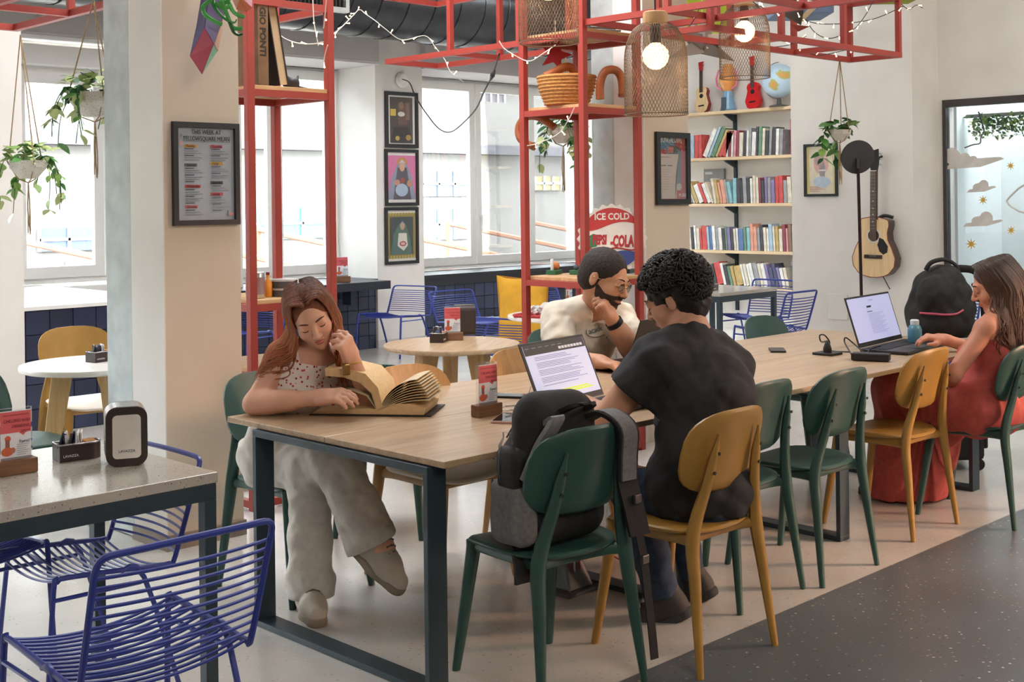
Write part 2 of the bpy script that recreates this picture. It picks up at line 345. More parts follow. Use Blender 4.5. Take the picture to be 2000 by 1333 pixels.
struct('wall_switch_panel', MB().bx(9.585, 9.6, 5.63, 5.82, .50, .72), WHITE, bevel=.004)
# stuff outside the windows, colours darkened to hold back the daylight glare
PAVE = mt('6a665f', .9, var=.04, scale=1.2, key='dimmed_paving')
struct('ground', MB().bx(-24, 34, 8.7, 40, -.5, -.3), PAVE)
FAC = mt('54524e', .9, var=.03, scale=.8, key='dimmed_render')
def outside():
    b = thing('street_building', 'pale low building across the street seen through the windows', 'building', (10, 24, -.3))
    part('wall', MB().bx(-14, 34, 24, 30, -.3, 4.2), FAC, b, world=True)
    part('roof_edge', MB().bx(-14, 34, 23.5, 24, 2.78, 3.02), mt('26242a', .7), b, world=True)
    part('upper_floor', MB().bx(-14, 34, 27, 32, 3.0, 9.5), FAC, b, world=True)
    r = MB()
    for i in range(120): r.bx(-10 + i * .33, -9.94 + i * .33, 26.2, 26.23, 3.0, 4.0)
    r.bx(-10, 30, 26.18, 26.26, 4.0, 4.1); part('railing', r, mt('3a3a40', .6), b, world=True)
    for x0, x1, y0, y1, c in ((72, 240, 442, 492, '1c2c48'), (60, 250, 505, 548, '34363c'), (470, 640, 405, 470, '0e4440'), (820, 912, 336, 384, '1c2848'), (820, 912, 408, 470, '22355a'), (1040, 1090, 345, 372, '6a5a2c'), (940, 980, 160, 205, '3c3438'), (560, 600, 208, 232, '2c3a58'), (960, 975, 240, 280, '2c2c34')):
        A, B = Pv(x0, y1, 24), Pv(x1, y0, 24); v = 24 if B.z < 2.8 else 27
        if v == 27: A, B = Pv(x0, y1, 27), Pv(x1, y0, 27)
        u0, u1, z0, z1 = A.x, B.x, A.z, B.z; f = part('window', MB().bx(u0, u1, v - .1, v + .02, z0, z1), mt(c, .5), b, world=True); q = MB().bx(u0, u1, v - .14, v - .08, (z0 + z1) / 2 - .03, (z0 + z1) / 2 + .03)
        for k in range(4): x = u0 + (u1 - u0) * k / 3; q.bx(x - .03, x + .03, v - .14, v - .08, z0, z1)
        part('pane_bars', q, mt('77797c', .5), f, world=True)
    for k, (u, v, c) in enumerate(((11.9, 19.5, '0e3f5c'), (16.6, 20, '14505c'))):
        t = thing('street_parasol', ['closed blue parasol standing on the terrace outside the middle window', 'teal parasol standing on the terrace outside the right window'][k], 'parasol', (u, v, -.3))
        part('pole', MB().tube([(0, 0, 0), (0, 0, 2.2)], .03), mt('cfc8ba'), t); part('canopy', MB().lathe([(.9, 1.15), (.5, 1.55), (.04, 2.15)], 10), mt(c, .8), t, smooth=1)
    g = thing('terrace_railing', 'long slanting wooden terrace rails outside the windows', 'railing', (12, 16, -.3))
    for k in range(6):
        u = 7.2 + k * 2.1
        part('rail', MB().tube([(u, 17.5, 1.15), (u + 2.6, 14.2, .25)], .045, 6), mt('6a4430', .8), g, world=True)
        part('post', MB().bx(u - .04, u + .04, 17.46, 17.54, -.3, 1.2), mt('6a4430', .8), g, world=True)
        part('post', MB().bx(u + 2.56, u + 2.64, 14.16, 14.24, -.3, .3), mt('6a4430', .8), g, world=True)
outside()
# duct
def duct():
    t = thing('ventilation_duct', 'large dark ribbed ventilation duct running under the ceiling along the windows', 'duct', (4, 9.55, 3.56))
    M = Matrix.Rotation(PI / 2, 4, 'Y')
    DM = mt('454649', .30, metal=.8, var=.12, scale=4, key='galvanised_duct')
    part('pipe', MB().lathe([(.40, -.75), (.40, 7.3)], 40, M), DM, t, smooth=1)
    q = None
    for i in range(24):
        x = -.70 + i * .33
        mbr = MB(); pts = [(x + .16 * k / 24, .405 * math.sin(2 * PI * k / 24), .405 * math.cos(2 * PI * k / 24)) for k in range(24)]
        if q is None:
            base = [(.16 * k / 24, .402 * math.sin(2 * PI * k / 24), .402 * math.cos(2 * PI * k / 24)) for k in range(25)]
            q = part('seam', MB().tube(base, .008, 5), DM, t, smooth=1); q.location = (x, 0, 0)
        else:
            o = q.copy(); C.objects.link(o); o.location = (x, 0, 0)
    g = part('grille_frame', MB().bx(1.9, 2.9, -.5, -.42, -.28, -.24).bx(1.9, 2.9, -.5, -.42, .1, .14).bx(1.9, 1.94, -.5, -.42, -.24, .1).bx(2.86, 2.9, -.5, -.42, -.24, .1).bx(1.94, 2.86, -.43, -.3, -.24, .1), mt('c9c9c9', .4, metal=.4), t)
    for i in range(22):
        part('slat', MB().bx(1.95 + i * .042, 1.958 + i * .042, -.5, -.45, -.24, .1), mt('4a4744', .5), g)
    for x in (-.5, 2, 4): part('hanger', MB().tube([(x, 0, .4), (x, 0, .66)], .01, 6), STEEL, t)
duct()
# ---------------------------------------------------------------- red steel shelving and overhead frames
def bars(segs, w=.032):
    q = MB()
    for a, b in segs:
        k = -1 if abs(a[1] - b[1]) > .05 else 1
        lo = [min(a[i], b[i]) - (w / 2) * (k if i == 1 else 1) for i in range(3)]; hi = [max(a[i], b[i]) + (w / 2) * (k if i == 1 else 1) for i in range(3)]
        q.bx(lo[0], hi[0], lo[1], hi[1], lo[2], hi[2])
    return q
def shelf_unit(label, u0, u1, v0, v1, top, levels, boards):
    t = thing('shelf_unit', label, 'shelf', ((u0 + u1) / 2, (v0 + v1) / 2, 0), group=None)
    for (u, v) in ((u0, v0), (u1, v0), (u0, v1), (u1, v1)): part('post', bars([((u, v, .016), (u, v, top))], .042), RED, t, world=True, bevel=.003)
    for z in levels:
        part('rail_frame', bars([((u0, v0, z), (u1, v0, z)), ((u0, v1, z), (u1, v1, z)), ((u0, v0, z), (u0, v1, z)), ((u1, v0, z), (u1, v1, z))], .036), RED, t, world=True)
        if z in boards: part('shelf_board', MB().bx(u0 + .02, u1 - .02, v0 - .012, v1 + .012, z + .018, z + .04), PLY, t, world=True, bevel=.002)
    return t
shelf_unit('red steel shelf unit with wooden boards beside the pale column on the left', 3.52, 4.02, 5.46, 5.97, 4.2, [.03, .68, 1.03, 2.13, 2.60], [.68, 1.03, 2.13])
shelf_unit('red steel shelf unit holding the basket and the round bottle-cap sign', 5.54, 6.04, 5.0, 5.5, 4.2, [.03, .70, 1.05, 2.10, 2.55], [.70, 1.05, 2.10, 2.55])
def truss(label, u0, u1, v0, v1, z0, z1, along, n):
    t = thing('ceiling_frame', label, 'frame', ((u0 + u1) / 2, (v0 + v1) / 2, z0))
    part('bottom_rail', bars([((u0, v0, z0), (u1, v0, z0)), ((u0, v1, z0), (u1, v1, z0)), ((u0, v0, z0), (u0, v1, z0)), ((u1, v0, z0), (u1, v1, z0))], .036), RED, t, world=True)
    part('top_rail', bars([((u0, v0, z1), (u1, v0, z1)), ((u0, v1, z1), (u1, v1, z1)), ((u0, v0, z1), (u0, v1, z1)), ((u1, v0, z1), (u1, v1, z1))], .036), RED, t, world=True)
    for i in range(n + 1):
        f = i / n
        for e in (0, 1):
            u, v = ((u0 + (u1 - u0) * f, (v0, v1)[e]) if along == 'u' else ((u0, u1)[e], v0 + (v1 - v0) * f))
            if along == 'v' and i == n and n < 9: continue
            part('upright', bars([((u, v, z0), (u, v, z1))], .034), RED, t, world=True)
        if along == 'u' or i < n:
            c = [((u0 + (u1 - u0) * f, v0, z0), (u0 + (u1 - u0) * f, v1, z0))] if along == 'u' else [((u0, v0 + (v1 - v0) * f, z0), (u1, v0 + (v1 - v0) * f, z0))]
            if 0 < i < n: part('cross_rail', bars(c, .034), RED, t, world=True)
    return t
tr = truss('red steel ceiling frame reaching from the basket shelf towards the window pictures', 5.56, 6.02, 5.55, 6.85, 2.55, 3.0, 'v', 2)
tr = truss('red steel ceiling frame above the long table, reaching towards the guitar wall', 5.9, 8.1, 4.33, 4.71, 2.55, 2.95, 'u', 3)
tr = truss('red steel ceiling frame crossing over the long table beside the mesh lamps', 5.56, 6.02, 3.2, 4.96, 2.62, 3.0, 'v', 3)
tr = truss('red steel ceiling frame in the upper left corner above the hanging plants', 2.52, 2.96, 4.2, 6.96, 2.57, 3.0, 'v', 4)
# ---------------------------------------------------------------- tables
def long_table():
    t = thing('communal_table', 'long oak communal table on dark steel frames with laptops on it', 'table', (4.66, 3.55, 0))
    part('table_board', MB().bx(2.575, 6.78, 2.925, 3.549, .728, .75), OAK, t, world=True, bevel=.003)
    part('table_board', MB().bx(2.575, 6.70, 3.551, 4.175, .728, .75), OAK, t, world=True, bevel=.003)
    for u in (2.56, 3.776, 5.007, 6.327):
        f = part('leg_frame', MB().bx(u, u + .08, 2.99, 3.98, .700, .726), STEEL, t, world=True, bevel=.002)
        part('leg', MB().bx(u, u + .08, 2.99, 3.012, .022, .70), STEEL, f, world=True, bevel=.002)
        part('leg', MB().bx(u, u + .08, 3.958, 3.98, .022, .70), STEEL, f, world=True, bevel=.002)
        part('floor_bar', MB().bx(u, u + .08, 2.99, 3.98, 0, .022), STEEL, f, world=True, bevel=.002)
    part('under_rail', MB().bx(2.66, 6.35, 3.50, 3.60, .700, .726), STEEL, t, world=True)
long_table()
TERR = speckle('pale_terrazzo', 'b4afa7', ['7d7870', 'd8d4cc', '5f5a52', 'cbb9a0'], 120, .16, .5, .06, spec=.6)
def steel_table(label, u0, u1, v0, v1, top=.75):
    t = thing('terrazzo_table', label, 'table', ((u0 + u1) / 2, (v0 + v1) / 2, 0))
    part('tabletop', MB().bx(u0, u1, v0, v1, top - .032, top), TERR, t, world=True, bevel=.003)
    i = .004; z = top - .033
    part('apron', MB().bx(u0 + i, u1 - i, v0 + i, v0 + i + .04, z - .05, z).bx(u0 + i, u1 - i, v1 - i - .04, v1 - i, z - .05, z).bx(u0 + i, u0 + i + .04, v0 + i + .04, v1 - i - .04, z - .05, z).bx(u1 - i - .04, u1 - i, v0 + i + .04, v1 - i - .04, z - .05, z), STEEL, t, world=True, bevel=.002)
    for u in (u0 + i, u1 - i - .04):
        for v in (v0 + i, v1 - i - .04): part('leg', MB().bx(u, u + .04, v, v + .04, 0, z - .05), STEEL, t, world=True, bevel=.002)
    return t
steel_table('terrazzo topped table on a dark steel frame in the left foreground', .75, 2.02, 3.33, 4.10)
steel_table('small dark framed table in front of the bookshelves', 8.77, 9.64, 6.37, 7.1)
WTOP = mt('e6e2da', .3, var=.02, key='white_laminate')
def round_table(label, loc, r, topm, rz=0):
    t = thing('round_table', label, 'table', loc, rz)
    part('tabletop', MB().lathe([(r - .01, .722), (r, .727), (r, .745), (r - .004, .75)], 48), topm, t, smooth=1)
    for k in range(3):
        a = 2 * PI * k / 3 + .3; c, s = math.cos(a), math.sin(a)
        M = Matrix(((c, -s, 0, 0), (s, c, 0, 0), (0, 0, 1, 0), (0, 0, 0, 1)))
        q = MB().add([(r * .28, -.045, .72), (r * .28, .045, .72), (r * .56, .045, .72), (r * .56, -.045, .72), (r * .62, -.032, 0), (r * .62, .032, 0), (r * .80, .032, 0), (r * .80, -.032, 0)],
                     [(0, 1, 2, 3), (7, 6, 5, 4), (0, 4, 5, 1), (1, 5, 6, 2), (2, 6, 7, 3), (3, 7, 4, 0)], M)
        part('leg', q, OAKV, t, bevel=.006)
    return t
round_table('round oak table with a menu stand in the middle of the room', (4.77, 5.34, 0), .39, OAK, .6)
round_table('round white topped table behind the concrete pillar on the left', (3.0, 6.13, 0), .37, WTOP, .3)
round_table('round pale table with a red tray behind the man with glasses', (6.5, 6.08, 0), .40, WTOP, 1.0)
# ---------------------------------------------------------------- wooden chairs
GREEN = mt('2a4d47', .42, var=.06, scale=5, key='dark_green_stain'); OCHRE = mt('a07a38', .42, var=.08, scale=5, key='ochre_stain')
TAN = wood('tan_beech', 'a9814f', 'c49b67', 2, 14, .42); WSEAT = mt('dcd6ca', .4, var=.02, key='window_glare_seat')  # seat colour whitened to carry the glare of the windows
def sup(a, e=2.6):
    c, s = math.cos(a), math.sin(a); return (abs(c) ** (2 / e) * (1 if c >= 0 else -1), abs(s) ** (2 / e) * (1 if s >= 0 else -1))
def make_chair(label, m, seatm=None):
    t = thing('wooden_chair', label, 'chair', group=None)
    # seat: rounded, slightly dished shell
    q = MB(); N = 28; rings = [0, .35, .65, .88, .97, 1.0]
    def seat_z(x, y): return .455 + .018 * (x / .21) ** 2 * .6 - .012 * (y + .2 < .25) * 0 - .018 * max(0, y / .21) ** 3
    for side in (0, 1):
        vs = []; fs = []
        for ri, rr in enumerate(rings):
            for k in range(N):
                sx, sy = sup(2 * PI * k / N, 3.2); x, y = sx * .215 * rr, sy * .21 * rr
                edge = -.006 if rr == 1.0 else 0
                vs.append((x, y, seat_z(x, y) + (edge if side == 0 else -.018 - edge)))
        for i in range(len(rings) - 1):
            for k in range(N):
                k2 = (k + 1) % N; f = (i * N + k, i * N + k2, (i + 1) * N + k2, (i + 1) * N + k); fs.append(f if side == 0 else f[::-1])
        q.add(vs, fs)
    o2 = len(rings) * N; l = (len(rings) - 1) * N
    q.f += [[l + k, l + (k + 1) % N, o2 + l + (k + 1) % N, o2 + l + k] for k in range(N)]; q.m += [0] * N
    part('seat', q, seatm or m, t, smooth=1)
    # backrest: rounded panel, curved around the sitter
    q = MB(); nu, nv = 20, 14
    def bk(d):
        vs = []
        for ri, rr in enumerate([0, .4, .75, .93, 1.0]):
            for k in range(N):
                sx, sy = sup(2 * PI * k / N, 3.0); x = sx * .218 * rr; zz = sy * .142 * rr
                y = -.232 - .075 * (zz / .28) + 1.0 * x * x - (d if rr < 1 else d * .5 + .003 * 0)
                vs.append((x, y - .02 * 0, .715 + zz))
        return vs
    nr = 5
    fs = [(i * N + k, i * N + (k + 1) % N, (i + 1) * N + (k + 1) % N, (i + 1) * N + k) for i in range(nr - 1) for k in range(N)]
    q.add(bk(0), fs); q.add(bk(.016), [f[::-1] for f in fs]); l = (nr - 1) * N; o2 = nr * N
    q.f += [[l + k, l + (k + 1) % N, o2 + l + (k + 1) % N, o2 + l + k] for k in range(N)]; q.m += [0] * N
    part('backrest', q, m, t, smooth=1)
    for sx in (-1, 1):
        part('leg', MB().tube(smoothpts([(sx * .165, .150, .44), (sx * .172, .160, .36), (sx * .20, .215, 0)], 4), [.030, .029, .027, .026, .025, .023, .021, .018, .015], 10, flat=.8), m, t, smooth=1)
        # rear upright: foot, joint at seat height, tapering up the back
        pts = smoothpts([(sx * .215, -.255, 0), (sx * .192, -.222, .28), (sx * .178, -.205, .45), (sx * .135, -.232, .62), (sx * .112, -.268, .785)], 5)
        n = len(pts); rr = []
        for i in range(n):
            z = pts[i].z; rr.append(.014 + .014 * min(1, z / .42) if z < .45 else max(.006, .028 - .008 * (z - .45) / .25 - (.014 * max(0, (z - .70) / .085))))
        u = part('upright', MB().tube(pts, rr, 10, flat=.75), m, t, smooth=1)
        for z, y in ((.655, -.253), (.72, -.267)): part('screw', MB().lathe([(.006, 0), (.006, .004)], 8, Matrix.Translation((sx * (.128 - (z - .655) * .12), y - .004, z)) @ Matrix.Rotation(PI / 2, 4, 'X')), BLACK, u)
        part('side_rail', MB().tube(smoothpts([(sx * .178, -.205, .425), (sx * .165, -.12, .428), (sx * .165, .15, .425)], 4), [.024] + [.020] * 8, 8, flat=.7), m, t, smooth=1)
    part('rear_rail', MB().tube(smoothpts([(-.178, -.205, .43), (-.10, -.165, .425), (.10, -.165, .425), (.178, -.205, .43)], 4), .019, 8, flat=.8), m, t, smooth=1)
    part('front_rail', MB().tube([(-.165, .15, .42), (.165, .15, .42)], .018, 8), m, t, smooth=1)
    return t
cg = make_chair('dark green wooden chair with a black backpack hung over its back', GREEN); cg.location = (2.95, 2.87, 0); cg.rotation_euler.z = -.12
GC = 'wooden chairs around the long table'; cg['group'] = GC
SW = {GREEN: OCHRE}; ST = {GREEN: TAN}
dup(cg, (3.484, 2.726, 0), 0, 'ochre wooden chair that the man in the black t-shirt sits on', GC, swap=SW)
dup(cg, (4.096, 3.0, 0), 0, 'dark green wooden chair directly right of the seated man in black', GC)
dup(cg, (4.587, 2.95, 0), 0, 'dark green wooden chair next to the empty ochre chair', GC)
dup(cg, (5.448, 3.01, 0), 0, 'empty ochre wooden chair beside the girl in the red dress', GC, swap=SW)
dup(cg, (5.92, 2.78, 0), .08, 'dark green wooden chair under the girl in the red dress', GC)
dup(cg, (2.95, 4.25, 0), PI + .05, 'dark green wooden chair under the woman reading a book', GC)
ct = make_chair('tan wooden chair with window glare on its seat beside the woman reading', TAN, WSEAT); ct.location = (3.46, 3.93, 0); ct.rotation_euler.z = PI; ct['group'] = GC
dup(ct, (4.19, 3.99, 0), PI - .1, 'tan wooden chair tucked in behind the open laptop with the white page', GC)
dup(cg, (4.98, 4.52, 0), PI - .1, 'dark green wooden chair under the man with glasses', GC)
dup(cg, (6.28, 4.02, 0), PI, 'dark green wooden chair at the far end on the window side of the long table', GC)
dup(cg, (3.80, 4.72, 0), -.9, 'dark green wooden chair between the long table and the round oak table', 'wooden chairs at the round tables', .95)
dup(ct, (3.28, 6.78, 0), PI - .1, 'orange tan chair standing behind the round white table on the left', 'wooden chairs at the round tables', swap={TAN: OCHRE})
dup(cg, (2.52, 5.82, 0), -PI / 2, 'green chair whose seat shows behind the acrylic menu on the left', 'wooden chairs at the round tables')
# ---------------------------------------------------------------- blue wire chairs
def make_wire(label):
    t = thing('wire_chair', label, 'chair')
    W2 = .225
    side = lambda s: [(s * (W2 + .01), .235, .0), (s * W2, .20, .46), (s * W2, .185, .485), (s * W2, .15, .492), (s * W2, -.12, .468), (s * W2, -.19, .463), (s * W2, -.215, .482), (s * (W2 + .005), -.30, .75)]
    pts = smoothpts(side(-1), 4) ; pr = smoothpts(side(1), 4)
    top = smoothpts([(-W2 - .005, -.30, .75), (-W2 + .012, -.315, .785), (-.12, -.325, .79), (.12, -.325, .79), (W2 - .012, -.315, .785), (W2 + .005, -.30, .75)], 4)
    part('frame', MB().tube(pts + top[1:-1] + pr[::-1], .0085, 8), BLUE, t, smooth=1)
    for s in (-1, 1):
        part('rear_leg', MB().tube(smoothpts([(s * W2, -.02, .472), (s * (W2 + .004), -.10, .44), (s * (W2 + .012), -.235, 0)], 4), .0085, 8), BLUE, t, smooth=1)
        part('stretcher', MB().tube([(s * (W2 + .002), .205, .43), (s * (W2 + .003), -.09, .425)], .007, 6), BLUE, t, smooth=1)
    def rod(y, z, sy, sz):
        return MB().tube([(x * W2, y - sy * (1 - x * x), z - sz * (1 - x * x)) for x in [-1 + k / 6 for k in range(13)]], .0045, 6)
    base = None
    for i in range(15):
        f = i / 14; y = .185 - f * .375; z = .489 - .025 * max(0, min(1, (.15 - y) / .30))
        if base is None: base = part('rod', rod(0, 0, 0, .032), BLUE, t, smooth=1); o = base
        else: o = base.copy(); C.objects.link(o)
        o.location = (0, y, z)
    base = None
    for i in range(11):
        f = i / 11; y = -.215 - f * .085; z = .495 + f * .265
        if base is None: base = part('rod', rod(0, 0, .034, 0), BLUE, t, smooth=1); o = base
        else: o = base.copy(); C.objects.link(o)
        o.location = (0, y, z)
    return t
GW = 'blue wire chairs at the terrazzo table in the foreground'
wc = make_wire('blue wire chair nearest the camera at the bottom left'); wc.location = (1.50, 2.91, 0); wc['group'] = GW
dup(wc, (1.79, 3.76, 0), PI / 2, 'blue wire chair at the short end of the terrazzo table beside the pillar', GW, .95)
dup(wc, (1.50, 4.06, 0), PI, 'blue wire chair on the far side under the terrazzo table, cut by the left edge', GW)
GX = 'blue wire chairs by the windows'
LS = (1.25, 1.15, .86)
p = Pz(770, 693, 0); dup(wc, (p.x, p.y, 0), PI / 2 + .2, 'low blue wire chair in side view under the three framed pictures', GX, LS)
p = Pz(930, 708, 0); dup(wc, (p.x, p.y, 0), PI, 'low blue wire chair facing the room under the right window', GX, LS)
p = Pz(470, 735, 0); dup(wc, (p.x, p.y, 0), PI / 2 + .3, 'low blue wire chair seen through the left red shelf unit', GX, LS)
p = Pz(1100, 700, 0); dup(wc, (p.x, p.y, 0), PI, 'low blue wire chair behind the yellow cushion and the man with glasses', GX, LS)
GY = 'blue wire chairs on the bookshelf side'
dup(wc, (9.65, 6.62, 0), PI / 2, 'blue wire chair at the end of the table by the bookshelves', GY)
dup(wc, (8.86, 5.93, 0), 0, 'blue wire chair in front of the small dark framed table', GY)
dup(wc, (8.85, 4.48, 0), PI / 2, 'blue wire chair behind the black rucksack on the long table', GY)
# ---------------------------------------------------------------- bookshelves
def shelves():
    t = thing('bookshelf', 'wall bookshelf of five pale boards on dark metal standards', 'bookshelf', (12.3, 8.7, 0))
    zs = [2.60, 2.05, 1.50, .945, .53]
    for z in zs: part('shelf_board', MB().bx(12.19, 12.448, 7.5, 9.95, z - .035, z), wood('pale_pine', 'd3b48c', 'e6cfa9', 1, 12, .5) if z == 2.60 else bpy.data.materials['pale_pine'], t, world=True, bevel=.002)
    for v in (9.68, 8.78, 7.86):
        part('standard', MB().bx(12.42, 12.45, v - .02, v + .02, .22, 2.58), STEEL, t, world=True)
        for z in zs: part('bracket', MB().prism([(12.43, z - .036), (12.22, z - .036), (12.22, z - .05), (12.43, z - .13)], v - .012, v + .012, Matrix(((1, 0, 0, 0), (0, 0, 1, 0), (0, 1, 0, 0), (0, 0, 0, 1)))), STEEL, t, world=True)
    return zs
SZ = shelves()
ORD = 'first second third fourth fifth sixth seventh eighth ninth tenth eleventh twelfth thirteenth fourteenth fifteenth sixteenth seventeenth eighteenth nineteenth twentieth'.split()
def ordn(i): return ORD[i] if i < 20 else '%d%s' % (i + 1, {1: 'st', 2: 'nd', 3: 'rd'}.get((i + 1) % 10, 'th'))
CN = {'W': ('white', 'e6e3dc'), 'C': ('cream', 'd9cdb4'), 'R': ('red', 'c4302c'), 'D': ('dark red', '7a2330'), 'P': ('pink', 'd67f8d'), 'S': ('salmon', 'd98a6b'), 'Y': ('yellow', 'd8c23a'), 'G': ('gold', 'b8964c'), 'E': ('green', '4f7a5a'), 'T': ('turquoise', '74b3ba'),
      'B': ('blue', '3c5f9a'), 'N': ('navy', '2a3052'), 'L': ('light blue', '98b9cf'), 'K': ('black', '24242a'), 'A': ('grey', '8a8b8c'), 'O': ('brown', '7a5538'), 'V': ('violet', '6f5f93'), 'M': ('magenta', 'b32a5c')}
PAGES = mt('e9e0cc', .9, key='book_pages')
def book_mesh(w, h, d, m, name='book'):
    q = MB(); q.cur = 0; c = .0025
    q.bx(-d / 2, -d / 2 + .003, -w / 2, w / 2, 0, h); q.bx(-d / 2, d / 2, -w / 2, -w / 2 + c, 0, h); q.bx(-d / 2, d / 2, w / 2 - c, w / 2, 0, h)
    q.cur = 1; q.bx(-d / 2 + .003, d / 2 - .005, -w / 2 + c, w / 2 - c, .003, h - .003)
    return part(name, q, [m, PAGES])
def row(si, seq, v0, v1, where):
    # seq: list of (code, height, lean); spines face the room, laid from left (high Y) to right
    rng = random.Random(si * 7 + 1); n = len(seq); tot = 0; ws = []
    for c, h, a in seq: w = rng.uniform(.7, 1.35) * (1.5 if c.islower() else 1); ws.append(w); tot += w
    k = (v0 - v1) / tot; v = v0; z = SZ[si]
    for i, (c, h, a) in enumerate(seq):
        w = ws[i] * k
        if c != '_':
            nm, col = CN[c.upper()]; col = ''.join('%02x' % int(int(col[j:j + 2], 16) * .8 + 232 * .2) for j in (0, 2, 4)); a = math.radians(a + rng.uniform(-.8, .8)); d = rng.uniform(.15, .19); h = h * rng.uniform(.86, 1.06)
            o = book_mesh(max(.010, w * math.cos(a) - .002), h, d, mt(col, .55, var=.10, scale=14))
            dz = abs(math.sin(a)) * w / 2
            o.location = (12.21 + d / 2, v - w / 2, z + .0006 + dz * math.cos(a)); o.rotation_euler = (-a, 0, 0)
            sz = 'tall ' if h > .29 else ('small ' if h < .215 else ''); th = 'thick ' if w > .05 else ('thin ' if w < .026 else '')
            tag(o, '%s%s%s book, %s from the left on the %s' % (sz, th, nm, ordn(i), where), 'book', 'books on the ' + where)
        v -= w
def seqs(s, h, lean): return [(c, h, lean) for c in s]
row(1, seqs('YYEWW', .27, 3) + seqs('lR', .29, 0) + seqs('r', .31, 0) + [('w', .40, -26), ('L', .38, -26), ('e', .41, -28), ('G', .33, -27), ('r', .34, -26), ('R', .33, -22)] + seqs('WDWPDCKWAWKECKAKWA', .32, -3) + [('_', 0, 0), ('_', 0, 0), ('M', .40, 0), ('D', .40, 0), ('_', 0, 0), ('K', .47, 0), ('Y', .42, 0), ('C', .42, 0)], 9.5, 7.6, 'second shelf from the top')
row(2, seqs('OWwKACGwRWC', .27, 24) + seqs('CGSsAT', .29, 11) + seqs('TKKAKWCCDKVAVRrACLNLAOK', .30, 2), 9.5, 7.6, 'third shelf from the top')
row(3, seqs('WVAWWCKWCRrLBWAWKEVKCWb', .28, 4) + seqs('ETSSAKCWLCGCDPOAGGOOGC', .30, 3), 9.5, 7.6, 'fourth shelf from the top')
row(4, seqs('AKrWKEGgWCWWACWVNNVWC', .26, 14), 9.0, 7.9, 'lowest shelf of the bookshelf')
def shelf_things():
    b = MB().bx(-.01, .01, -.15, .15, 0, .32)
    t = thing('grey_box_file', 'grey boxed set leaning against the wall behind the third shelf books', 'box', (12.425, 9.08, SZ[2]))
    part('body', MB().bx(-.02, .02, -.15, .15, .0005, .42), mt('8d8e8f', .6), t); part('label_strip', MB().bx(-.0215, -.02, .02, .13, .355, .385), mt('d6d6d4', .7), t)
    t = thing('storage_box', 'grey storage box at the right end of the lowest bookshelf', 'box', (12.28, 7.70, SZ[4]))
    part('body', MB().bx(-.12, .12, -.14, .14, .0005, .26), mt('6e7074', .6), t); part('lid', MB().bx(-.125, .125, -.15, .15, .26, .31), mt('85868a', .6), t, bevel=.004)
    # ukuleles
    def uke(label, v, body, side, head):
        t = thing('ukulele', label, 'ukulele', (12.31, v, SZ[0] + .001))
        def w(y): return np.interp(y, [0, .02, .10, .17, .22, .27, .31, .32], [.03, .075, .105, .083, .070, .082, .06, .02])
        ys = [i * .32 / 24 for i in range(25)]; poly = [(-w(y), y) for y in ys] + [(w(y), y) for y in ys[::-1]]
        M = Matrix.Rotation(-.10, 4, 'X') @ Matrix(((0, 0, 1, 0), (-1, 0, 0, 0), (0, 1, 0, 0), (0, 0, 0, 1)))
        M = Matrix.Rotation(.14, 4, 'Y') @ Matrix.Rotation(-.09, 4, 'X') @ Matrix(((0, 0, 1, 0), (-1, 0, 0, 0), (0, 1, 0, 0), (0, 0, 0, 1)))
        part('body', MB().prism(poly, -.03, .03, M), side, t)
        part('soundboard', MB().prism(poly, -.0335, -.030, M), body, t)
        part('sound_hole', MB().prism(circ(0, .205, .028), -.0345, -.0334, M), BLACK, t)
        part('bridge', MB().bx(-.04, .04, .075, .09, -.042, -.0334, M), BLACK, t)
        part('neck', MB().bx(-.022, .022, .25, .52, -.044, -.0336, M), mt('4a3a33', .5), t)
        hd = part('headstock', MB().prism([(-.024, .52), (-.036, .63), (.036, .63), (.024, .52)], -.045, -.028, M), head, t)
        for i in range(4): s = -1 if i % 2 else 1; part('peg', MB().box((s * .042, .56 + .04 * (i // 2), -.036), (.02, .012, .012), M), mt('c9c9c9', .3), hd)
    NAT = wood('natural_spruce', 'd6b482', 'e6cda0', 2, 20, .4)
    uke('natural wood ukulele leaning at the left end of the top bookshelf', 9.16, NAT, mt('8a2f28', .4), mt('b02a2e', .4))
    rd = mt('cf2428', .3); uke('bright red ukulele leaning beside the globe', 8.42, rd, rd, rd)
    t = thing('globe', 'blue desk globe on a dark foot at the right end of the top bookshelf', 'globe', (12.22, 8.02, SZ[0]))
    gm = bpy.data.materials.new('globe_map'); gm.use_nodes = True; nt = gm.node_tree; b = nt.nodes['Principled BSDF']
    tc = nt.nodes.new('ShaderNodeTexCoord'); nz = nt.nodes.new('ShaderNodeTexNoise'); nz.inputs['Scale'].default_value = 5.5; nz.inputs['Detail'].default_value = 4; rp = nt.nodes.new('ShaderNodeValToRGB')
    nt.links.new(tc.outputs['Object'], nz.inputs['Vector']); nt.links.new(nz.outputs[0], rp.inputs[0]); nt.links.new(rp.outputs[0], b.inputs['Base Color'])
    e = rp.color_ramp.elements; e[0].position = .53; e[0].color = (*lin('b4cbdc'), 1); e[1].position = .56; e[1].color = (*lin('a9b36a'), 1); n = e.new(.64); n.color = (*lin('cf9a55'), 1)
    part('sphere', MB().ball((0, 0, .30), .195, 28), gm, t, smooth=2); part('foot', MB().lathe([(.11, 0), (.11, .012), (.03, .03), (.02, .10)], 20), mt('4d4a4a', .5), t, smooth=1)
    part('meridian', MB().tube([(0, .21 * math.sin(a), .30 - .21 * math.cos(a)) for a in [i * PI / 16 for i in range(17)]], .005, 6), mt('8f8f90', .3, metal=.6), t, smooth=1)
    t = thing('painted_vase', 'painted glass vase in orange, pink and blue between the ukuleles', 'vase', (12.33, 8.80, SZ[0]))
